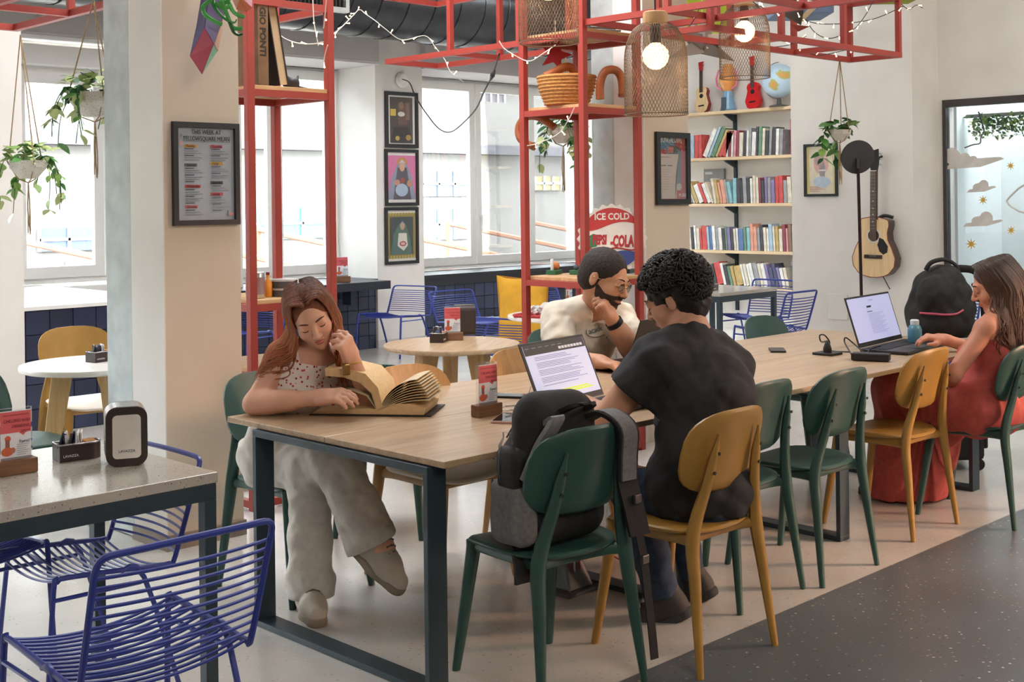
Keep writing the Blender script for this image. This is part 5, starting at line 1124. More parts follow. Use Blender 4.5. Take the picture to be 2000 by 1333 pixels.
def girl():
    s = 1.05; t = thing('person', 'girl with long brown hair and a rust red dress typing at the far laptop', 'person', (5.92, 2.75, 0))
    SK = skin('c4876e'); J = dict(pelvis=P(1925, 792, 6.08), chest=P(1955, 690, 6.12), neck=P(1962, 626, 6.13), shl=P(1926, 642, 6.0), shr=P(2012, 640, 6.24), hipl=P(1905, 800, 6.02), hipr=P(1950, 798, 6.16), fwd=(-.08, 1, 0.0))
    hc = P(1946, 556, 6.13); f = fw * .25 - rt * .9 - upv * .34; u = upv * .94 - rt * .32
    M = basis(hc, f, u, s * 1.06); S = SDF(); head(S, M, fem=True); torso(S, J, .88, True, s); S.cap(M @ Vector((0, -.02, -.05)), J['neck'], .048 * s, .054 * s, .03)
    el, wr = P(1862, 732, 5.95), P(1838, 770, 6.18); limb(S, [J['shl'], el, wr], [.046 * s, .036 * s, .027 * s]); hand(S, wr, P(1815, 775, 6.27), Vector((0, 0, 1)), -1, .4, s)
    el2, wr2 = P(1925, 688, 6.45), P(1846, 664, 6.48); limb(S, [J['shr'], el2, wr2], [.046 * s, .036 * s, .026 * s]); hand(S, wr2, P(1795, 656, 6.50), Vector((0, -.2, 1)), 1, .45, s)
    sdf_part('body', S, .005, SK, t); face_parts(M, t, '33221c', 'a8564e', '241a18')
    DR = mt('b04e48', .8, var=.08, scale=30, bump=.1, key='rust_red_dress'); q = SDF(); torso(q, J, .92, True, s); kl, kr = P(1758, 760, 6.22), P(1800, 762, 6.42); up_ = np.array(J['neck']) - np.array(J['pelvis']); up_ /= np.linalg.norm(up_)
    q.chain([J['hipl'], kl], [.125, .105], .05); q.chain([J['hipr'], kr], [.125, .105], .05); bl, br = Pz(1748, 975, 0), Pz(1800, 965, 0); q.chain([kl, bl], [.105, .115], .08); q.chain([kr, br], [.105, .115], .08); q.chain([P(1850, 800, 6.2), bl.lerp(br, .5) + Vector((0, -.05, 0))], [.09, .12], .10)
    che = np.array(J['chest'])
    def gp(p, d):
        ang = np.arctan2(p[:, 1] - 2.95, p[:, 0] - 5.75); d = d + .010 * np.sin(ang * 16 + 2 * np.sin(p[:, 2] * 5)) * np.clip((.75 - p[:, 2]) * 2, 0, 1) + .006 * wob(p, 34) - .010
        return np.maximum(np.maximum(d, (p - che) @ up_ - .035), .015 - p[:, 2])
    q.post = gp; sdf_part('dress', q, .007, DR, t)
    SH = mt('2a2625', .6); shoe(t, Pz(1728, 975, 0) + Vector((.05, -.02, .105)), Pz(1712, 968, 0) + Vector((0.0, .05, .09)), SH, SH, s * .9)
    HM = hair_mat('brown_hair', '2b1b15', '5f4130', .95, 1.28, .5); c = SDF(); c.ell((0, -.016, .038), (.081, .099, .085), M, .01); c.ell((0, -.05, -.03), (.078, .070, .10), M, .03); c.ell((0, .108, -.035), (.074, .068, .098), M, .012, '-'); c.cap(M @ Vector((0, -.07, -.03)), P(1968, 620, 6.10), .06, .05, .03)
    sdf_part('hair', c, .007, HM, t)
    def path(i, n, rng):
        side = -1 if rng.random() < .5 else 1; a = rng.uniform(0, 1.0); y0 = .07 - .15 * a; p0 = Vector((side * rng.uniform(.002, .015), y0, .117 - 1.2 * (y0 + .015) ** 2)); ph = .75 + 2.4 * a; cx, cy = math.sin(ph) * .086, math.cos(ph) * .100 - .016
        W_ = [M @ p for p in (p0, Vector((side * cx * .72, y0 * .5 + cy * .5, .100)), Vector((side * cx * 1.05, cy, .04)), Vector((side * cx * 1.08, cy - .012, -.03)))]; cur = W_[-1]; L = rng.uniform(.25, .34)
        for j in range(1, 6):
            w = j / 5; qq = cur - Vector(upv) * (L * w) + Vector((0, -1, 0)) * (.03 * w) + Vector(rt) * (.010 * math.sin(i + w * 4)); p = np.array(qq)
            for _ in range(3):
                d = S.ev(p[None])[0]
                if d > .012: break
                p = p + (np.array((-.35, -.9, .1)) if rng.random() < .8 else np.array((-.9, -.2, 0))) * (.016 - d)
            W_.append(Vector(p))
        return W_
    locks(t, M, 380, 9, None, path, .0070, HM)
girl()
# ---------------------------------------------------------------- things on the tables
CORAL = 'd9646a'
ACR = glass_mat('acrylic', gloss=.07)
def menu(label, loc, rz, side=1):
    t = thing('menu_stand', label, 'menu stand', loc, rz, group=None)
    part('wooden_base', MB().bx(-.062, .062, -.022, .022, 0, .045), wood('walnut_block', '6b4a34', '8a6448', 0, 18, .5) if 'walnut_block' not in bpy.data.materials else bpy.data.materials['walnut_block'], t, bevel=.003)
    part('acrylic_card', MB().bx(-.050, .050, -.006, .006, .040, .20), ACR, t)
    M = frameM((0, -.0068, .118), (1, 0, 0), (0, 0, 1)); w, h = .092, .150
    lst = [(R(-.5, -.5, .5, .5), 'dfe3ea'), (R(-.5, .05, .5, .48), CORAL), ([(.1, .05), (.34, .05), (.25, -.02)], CORAL), (El(-.26, -.06, .10, .06), 'd8583e'), (R(-.34, -.25, -.20, -.08), '8d5a4c'), (El(-.28, -.32, .20, .09), 'c8603f'), (El(-.1, -.30, .08, .06), 'b9705a'), (R(-.5, -.5, .5, -.44), '8d8a92'), (R(-.42, .40, .42, .42), 'b8474e')] + \
          [(R(.02, -.20 - .04 * i, .44 - .06 * (i % 3), -.19 - .04 * i), '8f97a8') for i in range(6)]
    r0 = t; sv = t.location.copy(); o = shapes('print', t, Matrix.Translation(sv) @ M, w, h, lst, .0, .0002)
    DR_ = mt('8c3440', .6, key='dark_red_ink'); Mt = Matrix.Translation(sv) @ M @ Matrix.Translation((0, 0, .0028))
    for i, tx in enumerate(('CHILLING AND', 'DRINKING', 'SPOT')): lettering(tx, .0135, Mt @ Matrix.Translation((.043, .040 - .017 * i, 0)), DR_, t, align='RIGHT', ext=.0002, sx=.86)
    lettering('Fame?', .0135, Mt @ Matrix.Translation((.043, -.024, 0)), INK, t, align='RIGHT', ext=.0002)
    return t
p = Pz(951, 812, .75); m1 = menu('acrylic menu stand on the communal table beside the open book', (p.x, p.y, .7505), -.02); m1['group'] = 'acrylic menu stands'
p = Pz(30, 926, .75); dup(m1, (p.x, p.y, .7505), -.05, 'acrylic menu stand at the left edge on the terrazzo table', 'acrylic menu stands')
p = Pz(884, 665, .75); dup(m1, (p.x, p.y, .7505), -.75, 'acrylic menu stand on the round oak table', 'acrylic menu stands')
p = P(1110, 580, 9.6); dup(m1, (p.x, p.y, 0.7505), .2, 'acrylic menu stand behind the man with glasses', 'acrylic menu stands')
BRN = mt('3c3230', .4, metal=.2, var=.05, key='brown_plastic'); CHROME = mt('b9b9ba', .25, metal=.9, var=.03, key='brushed_steel')
def dispenser(label, loc, rz):
    t = thing('napkin_dispenser', label, 'napkin dispenser', loc, rz)
    M = frameM((0, 0, .0925), (1, 0, 0), (0, 0, 1))
    part('casing', MB().prism(rrect(.125, .185, .034, 6), -.055, .050, M), CHROME, t, smooth=1)
    part('front_bezel', MB().prism(rrect(.125, .185, .034, 6), .050, .058, M), BRN, t, bevel=.002)
    part('rear_bezel', MB().prism(rrect(.125, .185, .034, 6), -.062, -.055, M), BRN, t)
    part('face_plate', MB().prism(rrect(.085, .135, .014, 5), .058, .0595, M), mt('d6d4d1', .45, key='grey_plate'), t)
    lettering('LAVAZZA', .0115, Matrix.Translation(Vector(loc)) @ M @ Matrix.Translation((0, -.048, .060)), mt('1d2a4a', .5), t, align='CENTER', ext=.0003)
    return t
p = Pz(246, 905, .75); d1 = dispenser('brown and steel napkin dispenser on the terrazzo table in the foreground', (p.x, p.y, .7505), -.42); d1['group'] = 'napkin dispensers'
p = Pz(908, 655, .75); dup(d1, (p.x, p.y, .7505), 1.0, 'brown napkin dispenser on the round oak table', 'napkin dispensers', swap={CHROME: BRN})
p = (9.15, 6.85); dup(d1, (p[0], p[1], .7505), -1.2, 'brown napkin dispenser on the small table by the bookshelves', 'napkin dispensers', swap={CHROME: BRN})
def sachets(label, loc, rz):
    t = thing('sachet_holder', label, 'sachet holder', loc, rz)
    poly = [(-.065, -.04), (.035, -.04)] + [(.035 + .04 * math.sin(a), -.0 - .04 * math.cos(a)) for a in [PI * i / 8 for i in range(1, 8)]] + [(.035, .04), (-.065, .04)]
    part('tray', MB().prism(poly, 0, .052), BRN, t, smooth=1); part('rim', MB().tube([(x * .98, y * .98, .053) for x, y in poly], .003, 5, closed=True), CHROME, t, smooth=2)
    rng = random.Random(2)
    for i in range(9):
        part('sugar_sachet', MB().box((0, 0, .0), (.045, .004, .05)), mt(rng.choice(['2a3a5a', 'e2dfe0', '3f2c2a', '4a5a7a']), .5), t, loc=(-.045 + .008 * i, .005 * (i % 3), .060)).rotation_euler = (rng.uniform(-.3, .3), rng.uniform(-.3, .3), 1.2 + rng.uniform(-.2, .2))
    part('brown_sugar', MB().bx(.02, .06, -.028, .028, .045, .056), mt('a8763e', .8), t, bevel=.004)
    lettering('LAVAZZA', .011, Matrix.Translation(Vector(loc)) @ frameM((-.03, -.0405, .014), (1, 0, 0), (0, 0, 1)), INKW, t, align='CENTER', ext=.0003)
    return t
p = Pz(150, 896, .75); s1 = sachets('brown sachet holder on the terrazzo table in the foreground', (p.x, p.y, .7505), -.15); s1['group'] = 'sachet holders'
p = Pz(858, 668, .75); dup(s1, (p.x, p.y, .7505), .6, 'brown sachet holder on the round oak table', 'sachet holders')
dup(s1, (9.0, 6.62, .7505), .2, 'brown sachet holder on the small table by the bookshelves', 'sachet holders')
p = Pz(197, 706, .75); dup(s1, (p.x, p.y, .7505), .2, 'brown sachet holder on the round white table beside the pillar', 'sachet holders')
# laptops
SCR = mt('b6bde0', .4, emit=.55, var=.01, key='lit_screen'); ALU = mt('5c5e63', .4, metal=.6, key='grey_aluminium')
def laptop(label, a, b, depth, lidh, tilt, body, side, screen):
    # a, b: ends of the hinge; side: -1 keyboard towards -Y, +1 towards +Y
    a, b = Vector(a), Vector(b); x = (b - a).normalized(); w = (b - a).length; n = Vector((0, 0, 1)).cross(x) # +Y-ish
    t = thing('laptop', label, 'laptop', ((a + b) / 2))
    k = n * side; M = frameM(a, x, k, Vector((0, 0, 1)))
    part('base', MB().bx(0, w, .004, depth, -.009, .006, M), body, t, world=True, bevel=.003)
    kb = part('keyboard', MB().bx(.03, w - .03, .03, depth * .52, .006, .0072, M), BLACK, t, world=True)
    for r in range(5):
        for c in range(14): part('key', MB().bx(.034 + c * (w - .068) / 14, .034 + (c + .86) * (w - .068) / 14, .034 + r * (depth * .5 - .03) / 5, .034 + (r + .85) * (depth * .5 - .03) / 5, .0072, .0085, M), mt('232326', .5), kb, world=True) if screen == 'keys' else None
    part('trackpad', MB().bx(w * .34, w * .66, depth * .58, depth * .94, .006, .0066, M), mt('4a4b4f', .4), t, world=True)
    up_ = Vector((0, 0, math.cos(tilt))) - k * math.sin(tilt); nz = up_.cross(x) if False else x.cross(up_)
    L = frameM(a + Vector((0, 0, .008)), x, up_, x.cross(up_)); f = 1 if (x.cross(up_)).dot(k) > 0 else -1
    lid = part('lid', MB().bx(0, w, 0, lidh, -.003, .003, L), body, t, world=True, bevel=.002)
    z = .0034 * f
    part('bezel', MB().bx(.004, w - .004, .004, lidh - .003, min(z * .9, z), max(z * .9, z) + .0001, L), BLACK, lid, world=True)
    sc2 = part('screen', MB().bx(.012, w - .012, .024, lidh - .012, min(z, z * 1.15), max(z, z * 1.15), L), SCR if side < 0 else BLACK, lid, world=True)
    return t, lid, L, w, lidh, f
def scr_shapes(par, L, w, h, f, lst, name='page'):
    M = L @ Matrix.Translation((w / 2, h / 2, .0042 * f)); q = MB(); mats = []; ix = {}
    for i, (po, col, em) in enumerate(lst):
        if col not in ix: ix[col] = len(mats); mats.append(mt(col, .5, emit=em, var=.0))
        q.cur = ix[col]; q.flat([(x * w, y * h) for x, y in po], i * .00012 * f, M)
    off = rootloc(par); q.v = [(a - off.x, b - off.y, c - off.z) for a, b, c in q.v]; me = bpy.data.meshes.new(name); me.from_pydata(q.v, [], q.f)
    for m in mats: me.materials.append(m)
    me.polygons.foreach_set('material_index', q.m); o = bpy.data.objects.new(name, me); C.objects.link(o); o.parent = par
z0 = .762
t, lid, L, w, h, f = laptop('grey laptop with a lit document page used by the man in black', Pz(1056, 806, z0), Pz(1179, 775, z0), .25, .262, .40, ALU, -1, '')
rng = random.Random(4); lst = [(R(-.47, .30, .47, .46), '3a3c42', .02), (R(-.47, -.40, .47, .30), 'c3cae8', .45)] + [(R(.05 + .048 * i, .33, .09 + .048 * i, .37), 'c9ccd6', .3) for i in range(8)] + [(R(-.45 + .1 * i, .40, -.39 + .1 * i, .41), '8a8c92', .1) for i in range(6)]
y = .26
while y > -.22:
    if rng.random() < .85: lst.append((R(-.36, y - .0035, rng.uniform(.1, .36), y + .0025), '6a7092', .08))
    y -= .023
lst += [(R(-.30, -.30, .30, -.275), 'c9e04a', .4), (R(-.30, -.335, -.08, -.31), 'c9e04a', .4), (R(.0, -.335, .36, -.31), 'c9e04a', .4), (R(-.30, -.37, -.12, -.345), 'c9e04a', .4)]
scr_shapes(lid, L, w, h, f, lst)
t, lid, L, w, h, f = laptop('black laptop seen from behind, used by the man with glasses', Pz(1222, 724, z0), Pz(1345, 699, z0), .24, .245, .36, BLACK, 1, '')
t, lid, L, w, h, f = laptop('dark gaming laptop with a lit page in front of the girl in red', Pz(1678, 684, z0), Pz(1762, 664, z0), .26, .27, .30, mt('26262a', .4, key='black_laptop'), -1, 'keys')
lst = [(R(-.47, -.40, .47, .46), 'aeb4dc', .45), (R(-.10, .24, .0, .28), '1d1f30', .02), (R(-.02, .38, .08, .39), '6d7192', .1), (R(-.12, .15, -.0, .17), '6d7192', .1)] + [(R(-.12, .11 - .03 * i, .25 - .05 * (i % 3), .118 - .03 * i), '9298c0', .2) for i in range(14)]
scr_shapes(lid, L, w, h, f, lst)
def sphone(label, px, py, w, h, rz, cover, scr, th=.009):
    p = Pz(px, py, .75); t = thing('phone', label, 'phone', (p.x, p.y, .7505), rz)
    part('case', MB().prism(rrect(w, h, .01, 4), 0, th), cover, t, bevel=.0015); part('screen', MB().prism(rrect(w * .92, h * .94, .008, 4), th, th + .0006), scr, t)
    return t
GLS = mt('16171a', .08, key='dark_glass')
sphone('black phone lying behind the menu stand', 992, 776, .075, .15, .5, BLACK, GLS); sphone('glossy tablet in a pinkish case beside the white cables', 1000, 820, .12, .19, -1.0, mt('b58f84', .5), GLS)
sphone('black phone lying alone in the middle of the long table', 1518, 686, .08, .16, -.9, BLACK, mt('2a2526', .3))
def cables():
    c = thing('charging_cables', 'tangle of white cables beside the grey laptop', 'cable', Pz(1020, 800, .75)); rng = random.Random(3); wm = mt('d9d6d0', .5)
    for k in range(4):
        o = Pz(1015 + 10 * k, 803 - 4 * k, .756); pts = [o + Vector((rng.uniform(-.09, .09), rng.uniform(-.05, .05), rng.uniform(.0, .03))) for _ in range(7)]; part('strand', MB().tube(smoothpts(pts, 5), .0022, 6), wm, c, world=True, smooth=2)
    part('lead', MB().tube(smoothpts([Pz(1020, 798, .757), P(1030, 775, 4.82), P(1037, 755, 4.85)], 6), .002, 6), wm, c, world=True)
    p = Pz(1616, 693, .75); t = thing('table_socket', 'black square table socket with a plug and looped cable', 'socket', (p.x, p.y, .7505))
    part('plate', MB().prism(rrect(.115, .115, .01), 0, .012), BLACK, t, bevel=.002); part('plug', MB().lathe([(.02, .012), (.022, .03), (.012, .06), (.006, .07)], 14), BLACK, t, smooth=1)
    b = Vector((p.x, p.y, .82)); part('loop', MB().tube(smoothpts([b, P(1604, 668, 6.62), P(1601, 656, 6.62), P(1610, 655, 6.6), P(1620, 668, 6.6), P(1622, 685, 6.56), P(1660, 688, 6.5)], 6), .004, 6), BLACK, t, world=True, smooth=2)
    a, bq = Pz(1664, 694, .775), Pz(1738, 697, .775); t = thing('power_brick', 'black laptop power brick on the long table', 'power supply', ((a + bq) / 2 - Vector((0, 0, .024))))
    x = (bq - a).normalized(); M = frameM(a, x, Vector((0, 0, 1)).cross(x), (0, 0, 1)); part('brick', MB().bx(0, (bq - a).length, -.035, .035, -.022, .014, M), BLACK, t, world=True, bevel=.006)
    part('cable', MB().tube(smoothpts([a, P(1650, 670, 6.5), P(1652, 660, 6.5), P(1668, 672, 6.5), P(1690, 690, 6.42), P(1700, 682, 6.45), P(1720, 676, 6.46)], 6), .004, 6), BLACK, t, world=True, smooth=2)
    t = thing('floor_socket', 'grey floor socket box with cables under the long table', 'socket', (0, 0, 0)); p = Pz(1115, 1150, 0); t.location = (p.x, p.y, 0)
    G = mt('5a5c5e', .5); part('plate', MB().bx(-.11, .11, -.09, .09, 0, .012), G, t, bevel=.003); part('housing', MB().add([(-.07, -.06, .012), (.07, -.06, .012), (.07, .06, .012), (-.07, .06, .012), (-.05, -.02, .11), (.05, -.02, .11), (.06, .05, .10), (-.06, .05, .10)], [(3, 2, 1, 0), (4, 5, 6, 7), (0, 1, 5, 4), (1, 2, 6, 5), (2, 3, 7, 6), (3, 0, 4, 7)]), G, t, bevel=.006)
    for k, (cx, col) in enumerate(((.02, 'c9c5be'), (.0, '7a2a2c'), (.05, '8a3a34'))): part('cord', MB().tube(smoothpts([(-.03 + cx, -.03, .06), (-.02 + cx, -.03, .15), (.1 + cx, .0, .13), (.22 + cx, .02, .10), (.34 + cx, .0 - .05 * k, .02)], 5), .004, 6), mt(col, .5), t, smooth=2)
cables()
def mouse():
    p = Pz(1196, 724, .75); t = thing('computer_mouse', 'black computer mouse under the hand of the man with glasses', 'mouse', (p.x, p.y, .7505), -.8)
    part('shell', MB().ball((0, 0, .014), (.034, .058, .021), 16), BLACK, t, smooth=2); part('wheel', MB().ball((0, .035, .03), (.004, .010, .006), 8), mt('4a4a4c', .5), t)
mouse()
# ---------------------------------------------------------------- the open book
def book_open():
    pg = mt('d9b788', .8, var=.04, scale=60, key='yellowed_pages'); pg2 = mt('d3c3a4', .85, var=.05, scale=50, key='printed_page'); a, b = Pz(742, 812, .752), Pz(774, 790, .752)
    t = thing('open_book', 'thick open hardback with yellowed pages lying on the communal table', 'book', (a + b) / 2); sp = (b - a).normalized(); L_ = .25; left = Vector((0, 0, 1)).cross(sp)
    if left.dot(Vector(rt)) > 0: left = -left
    o = a; M = frameM(o, sp, left, (0, 0, 1))
    part('cover', MB().bx(-.01, L_ + .01, -.20, .275, -.001, .003, M), mt('1e2328', .5), t, world=True, bevel=.001)
    part('left_pages', MB().prism([(.0, .004), (.268, .004), (.255, .014), (.05, .026), (.0, .022)], 0, L_, M @ Matrix(((0, 0, 1, 0), (1, 0, 0, 0), (0, 1, 0, 0), (0, 0, 0, 1)))), pg, t, world=True)
    # block of pages lifted by the reading hand, standing half open over the left side
    A = lambda y, z: (y, z); T_ = M @ Matrix(((0, 0, 1, 0), (1, 0, 0, 0), (0, 1, 0, 0), (0, 0, 0, 1)))
    part('raised_block', MB().prism([(.0, .02), (.012, .022), (.030, .085), (.075, .125), (.14, .145), (.212, .150), (.214, .178), (.135, .176), (.055, .158), (.006, .105), (-.012, .03)], 0, L_, T_), pg, t, world=True, smooth=1)
    part('raised_page', MB().prism([(.0125, .021), (.031, .0845), (.0755, .1245), (.14, .1445), (.212, .1495), (.212, .1485), (.14, .143), (.0765, .123), (.0325, .083), (.014, .021)], 0, L_, T_), pg2, t, world=True, smooth=1)
    part('held_page', MB().prism([(.013, .022), (.05, .075), (.11, .095), (.20, .085), (.20, .084), (.11, .0935), (.051, .073), (.0145, .022)], 0, L_, T_), pg2, t, world=True, smooth=1)
    for k in range(9): # fanned right-hand leaves, curving over
        f = k / 8; pts = []
        for i in range(12):
            u = i / 11; ang = (1.25 - .85 * f) - u * (1.15 - .75 * f); pts.append(ang)
        y, z = 0, .022; pr = [(y, z)]
        for an in pts: y -= .0165 * math.cos(an); z += .0165 * math.sin(an) * (1 if an > -.3 else 1); pr.append((y, max(z, .006)))
        th = .0016 if k else .0012; poly = pr + [(yy + .0006, zz - th * 1.6) for yy, zz in pr[::-1]]
        part('leaf', MB().prism(poly, 0, L_, T_), pg if k % 2 else pg2, t, world=True, smooth=1)
    part('right_pages', MB().prism([(.0, .004), (-.17, .004), (-.178, .03), (-.12, .045), (-.05, .045), (.0, .026)], 0, L_, T_), pg, t, world=True)
book_open()
# ---------------------------------------------------------------- bags
def backpack_chair():
    t = thing('backpack', 'black and grey backpack hung on the green chair nearest the camera', 'backpack', (2.97, 2.98, .455)); ch = Matrix.Translation((2.95, 2.87, 0)) @ Matrix.Rotation(-.12, 4, 'Z')
    G = lambda x, y, z: ch @ Vector((x, y, z)); BK = mt('17171a', .75, var=.2, scale=30, bump=.2, key='black_nylon'); GY = mt('68696b', .8, var=.1, scale=60, bump=.1, key='grey_nylon'); R3 = ch.to_3x3().to_4x4()
    S = SDF(); S.rbox((-.02, -.075, .63), (.185, .10, .17), .085, ch, .03); S.rbox((-.03, -.105, .80), (.155, .075, .15), .085, ch, .06); S.rbox((.0, .02, .58), (.14, .045, .10), .04, ch, .03)
    S.post = lambda p, d: np.maximum(d + .006 * wob(p, 22, .4), .472 - p[:, 2]); sdf_part('body', S, .008, BK, t)
    S = SDF(); S.rbox((-.185, -.09, .58), (.045, .085, .10), .035, ch, .02); S.post = lambda p, d: np.maximum(d + .004 * wob(p, 40), .475 - p[:, 2]); sdf_part('side_pocket', S, .008, GY, t)
    S = SDF(); S.rbox((-.195, -.10, .72), (.03, .06, .07), .025, ch, .02); S.post = lambda p, d: d + .004 * wob(p, 40, 2); sdf_part('mesh_pocket', S, .008, BK, t)
    part('bottle', MB().lathe([(.024, 0), (.026, .01), (.026, .10), (.012, .125), (.012, .14)], 16, Matrix.Translation(G(-.225, -.11, .70))), GLASS, t, world=True, smooth=1)
    def strap(name, pts, w, th, m):
        pp = smoothpts([G(*p) for p in pts], 5); q = MB(); side = (ch.to_3x3() @ Vector((1, 0, 0)))
        vs = []; n = len(pp)
        for i, p in enumerate(pp):
            tg = (pp[min(i + 1, n - 1)] - pp[max(i - 1, 0)]).normalized(); nn = tg.cross(side).normalized()
            vs += [p - side * w - nn * th, p + side * w - nn * th, p + side * w + nn * th, p - side * w + nn * th]
        fs = [(i * 4 + k, i * 4 + (k + 1) % 4, i * 4 + 4 + (k + 1) % 4, i * 4 + 4 + k) for i in range(n - 1) for k in range(4)] + [(0, 1, 2, 3), (4 * n - 1, 4 * n - 2, 4 * n - 3, 4 * n - 4)]
        q.add(vs, fs); return part(name, q, m, t, world=True, smooth=1)
    strap('shoulder_strap', [(.07, -.13, .84), (.085, -.225, .885), (.115, -.295, .84), (.135, -.275, .74), (.145, -.262, .665)], .030, .008, GY)
    strap('strap_edge', [(.07, -.128, .842), (.09, -.222, .882), (.118, -.289, .838), (.138, -.268, .74), (.148, -.255, .66), (.165, -.262, .58), (.19, -.265, .48)], .042, .006, BK)
    strap('strap_webbing', [(.185, -.265, .50), (.205, -.268, .40), (.215, -.275, .28), (.222, -.285, .16), (.226, -.29, .08)], .016, .0025, BK)
    strap('shoulder_strap', [(-.10, -.13, .84), (-.11, -.215, .885), (-.125, -.225, .87), (-.16, -.20, .80), (-.19, -.17, .70)], .026, .008, GY)
    strap('grab_handle', [(-.05, -.15, .885), (-.035, -.215, .915), (.0, -.23, .918), (.04, -.215, .912), (.06, -.15, .88)], .016, .006, BK)
    strap('hanging_flap', [(-.12, -.06, .50), (-.15, -.09, .47), (-.17, -.13, .42), (-.175, -.14, .37)], .045, .006, BK)
    for z in (.60, .40): part('buckle', MB().box(G(.175 + (.03 if z < .5 else 0), -.272, z), (.035, .012, .03), ), mt('2a2a2c', .3), t, world=True, bevel=.003)
    part('zip', MB().tube([G(x, -.012 - .05 * (z - .8), z) for x, z in [(-.15 + .3 * i / 12, .80 + .13 * math.sin(PI * i / 12)) for i in range(13)]], .003, 5), mt('3a3a3c', .4), t, world=True)
backpack_chair()
def rucksack():
    o = P(1838, 660, 7.15); o.z = .7505; t = thing('backpack', 'black rucksack with a pink zip standing on the far end of the long table', 'backpack', o)
    BK = bpy.data.materials['black_nylon']; x = Vector(rt); y = Vector(fw); M = Matrix((x, y, Vector((0, 0, 1)))).transposed().to_4x4(); M.translation = o
    S = SDF(); S.ell((.01, .02, .18), (.185, .13, .24), M, .03); S.rbox((.0, .0, .10), (.18, .11, .10), .07, M, .05); S.ell((-.06, -.08, .24), (.11, .06, .12), M, .03); S.ell((-.03, -.07, .09), (.13, .07, .085), M, .03)
    S.post = lambda p, d: np.maximum(d + .008 * wob(p, 24, 1.1) + .004 * wob(p, 55), .752 - p[:, 2]); sdf_part('body', S, .008, BK, t)
    part('handle', MB().tube(smoothpts([M @ Vector(p) for p in ((-.09, -.02, .385), (-.06, -.03, .43), (.02, -.02, .445), (.09, 0, .41), (.11, .0, .36))], 5), .013, 8, flat=.6), BK, t, world=True, smooth=2)
    part('zip_piping', MB().tube(smoothpts([M @ Vector(p) for p in ((-.155, -.105, .150), (-.10, -.142, .148), (-.02, -.146, .142), (.04, -.138, .145), (.085, -.122, .165))], 5), .006, 6), mt('c0506c', .5), t, world=True, smooth=2)
    part('shoulder_strap', MB().tube(smoothpts([M @ Vector(p) for p in ((.10, .04, .39), (.20, .04, .38), (.25, .04, .33), (.29, .04, .26))], 5), .022, 8, flat=.35), BK, t, world=True, smooth=2)
    part('side_strap', MB().tube(smoothpts([M @ Vector(p) for p in ((.16, -.05, .22), (.215, -.05, .21), (.23, -.04, .12))], 4), .016, 6, flat=.5), BK, t, world=True, smooth=2)
    p = Pz(1787, 675, .75); b = thing('water_bottle', 'blue floral water bottle standing against the black rucksack', 'bottle', (p.x, p.y, .7505))
    part('flask', MB().lathe([(.034, 0), (.038, .008), (.038, .085), (.030, .105), (.022, .112)], 20), speckle('floral_enamel', '4a7f92', ['e4e0da', 'd9b9a8', 'e9e7e2'], 32, .35, .75), b, smooth=1); part('cap', MB().lathe([(.023, .112), (.024, .135), (.018, .14)], 16), mt('c9d0d2', .4), b, smooth=1)
rucksack()
def suitcase():
    p = Pz(1905, 935, 0); t = thing('suitcase', 'black wheeled suitcase under the far end of the long table', 'suitcase', (p.x + .25, p.y + .25, 0), .8); BK = bpy.data.materials['black_nylon']
    part('case', MB().bx(-.19, .19, -.12, .12, .06, .56), BK, t, bevel=.03); part('front_pocket', MB().bx(-.15, .15, -.15, -.12, .12, .40), BK, t, bevel=.012)
    for sx in (-1, 1):
        for sy in (-1, 1): w = part('wheel', MB().lathe([(.03, -.015), (.034, -.01), (.034, .01), (.03, .015)], 16, Matrix.Translation((sx * .15, sy * .09, .034)) @ Matrix.Rotation(PI / 2, 4, 'Y')), BLACK, t, smooth=1); part('fork', MB().bx(sx * .15 - .022, sx * .15 + .022, sy * .09 - .012, sy * .09 + .012, .04, .075), BLACK, w)
    part('handle', MB().tube([(-.08, .1, .56), (-.08, .1, .60), (.08, .1, .60), (.08, .1, .56)], .008, 6), BLACK, t)
suitcase()
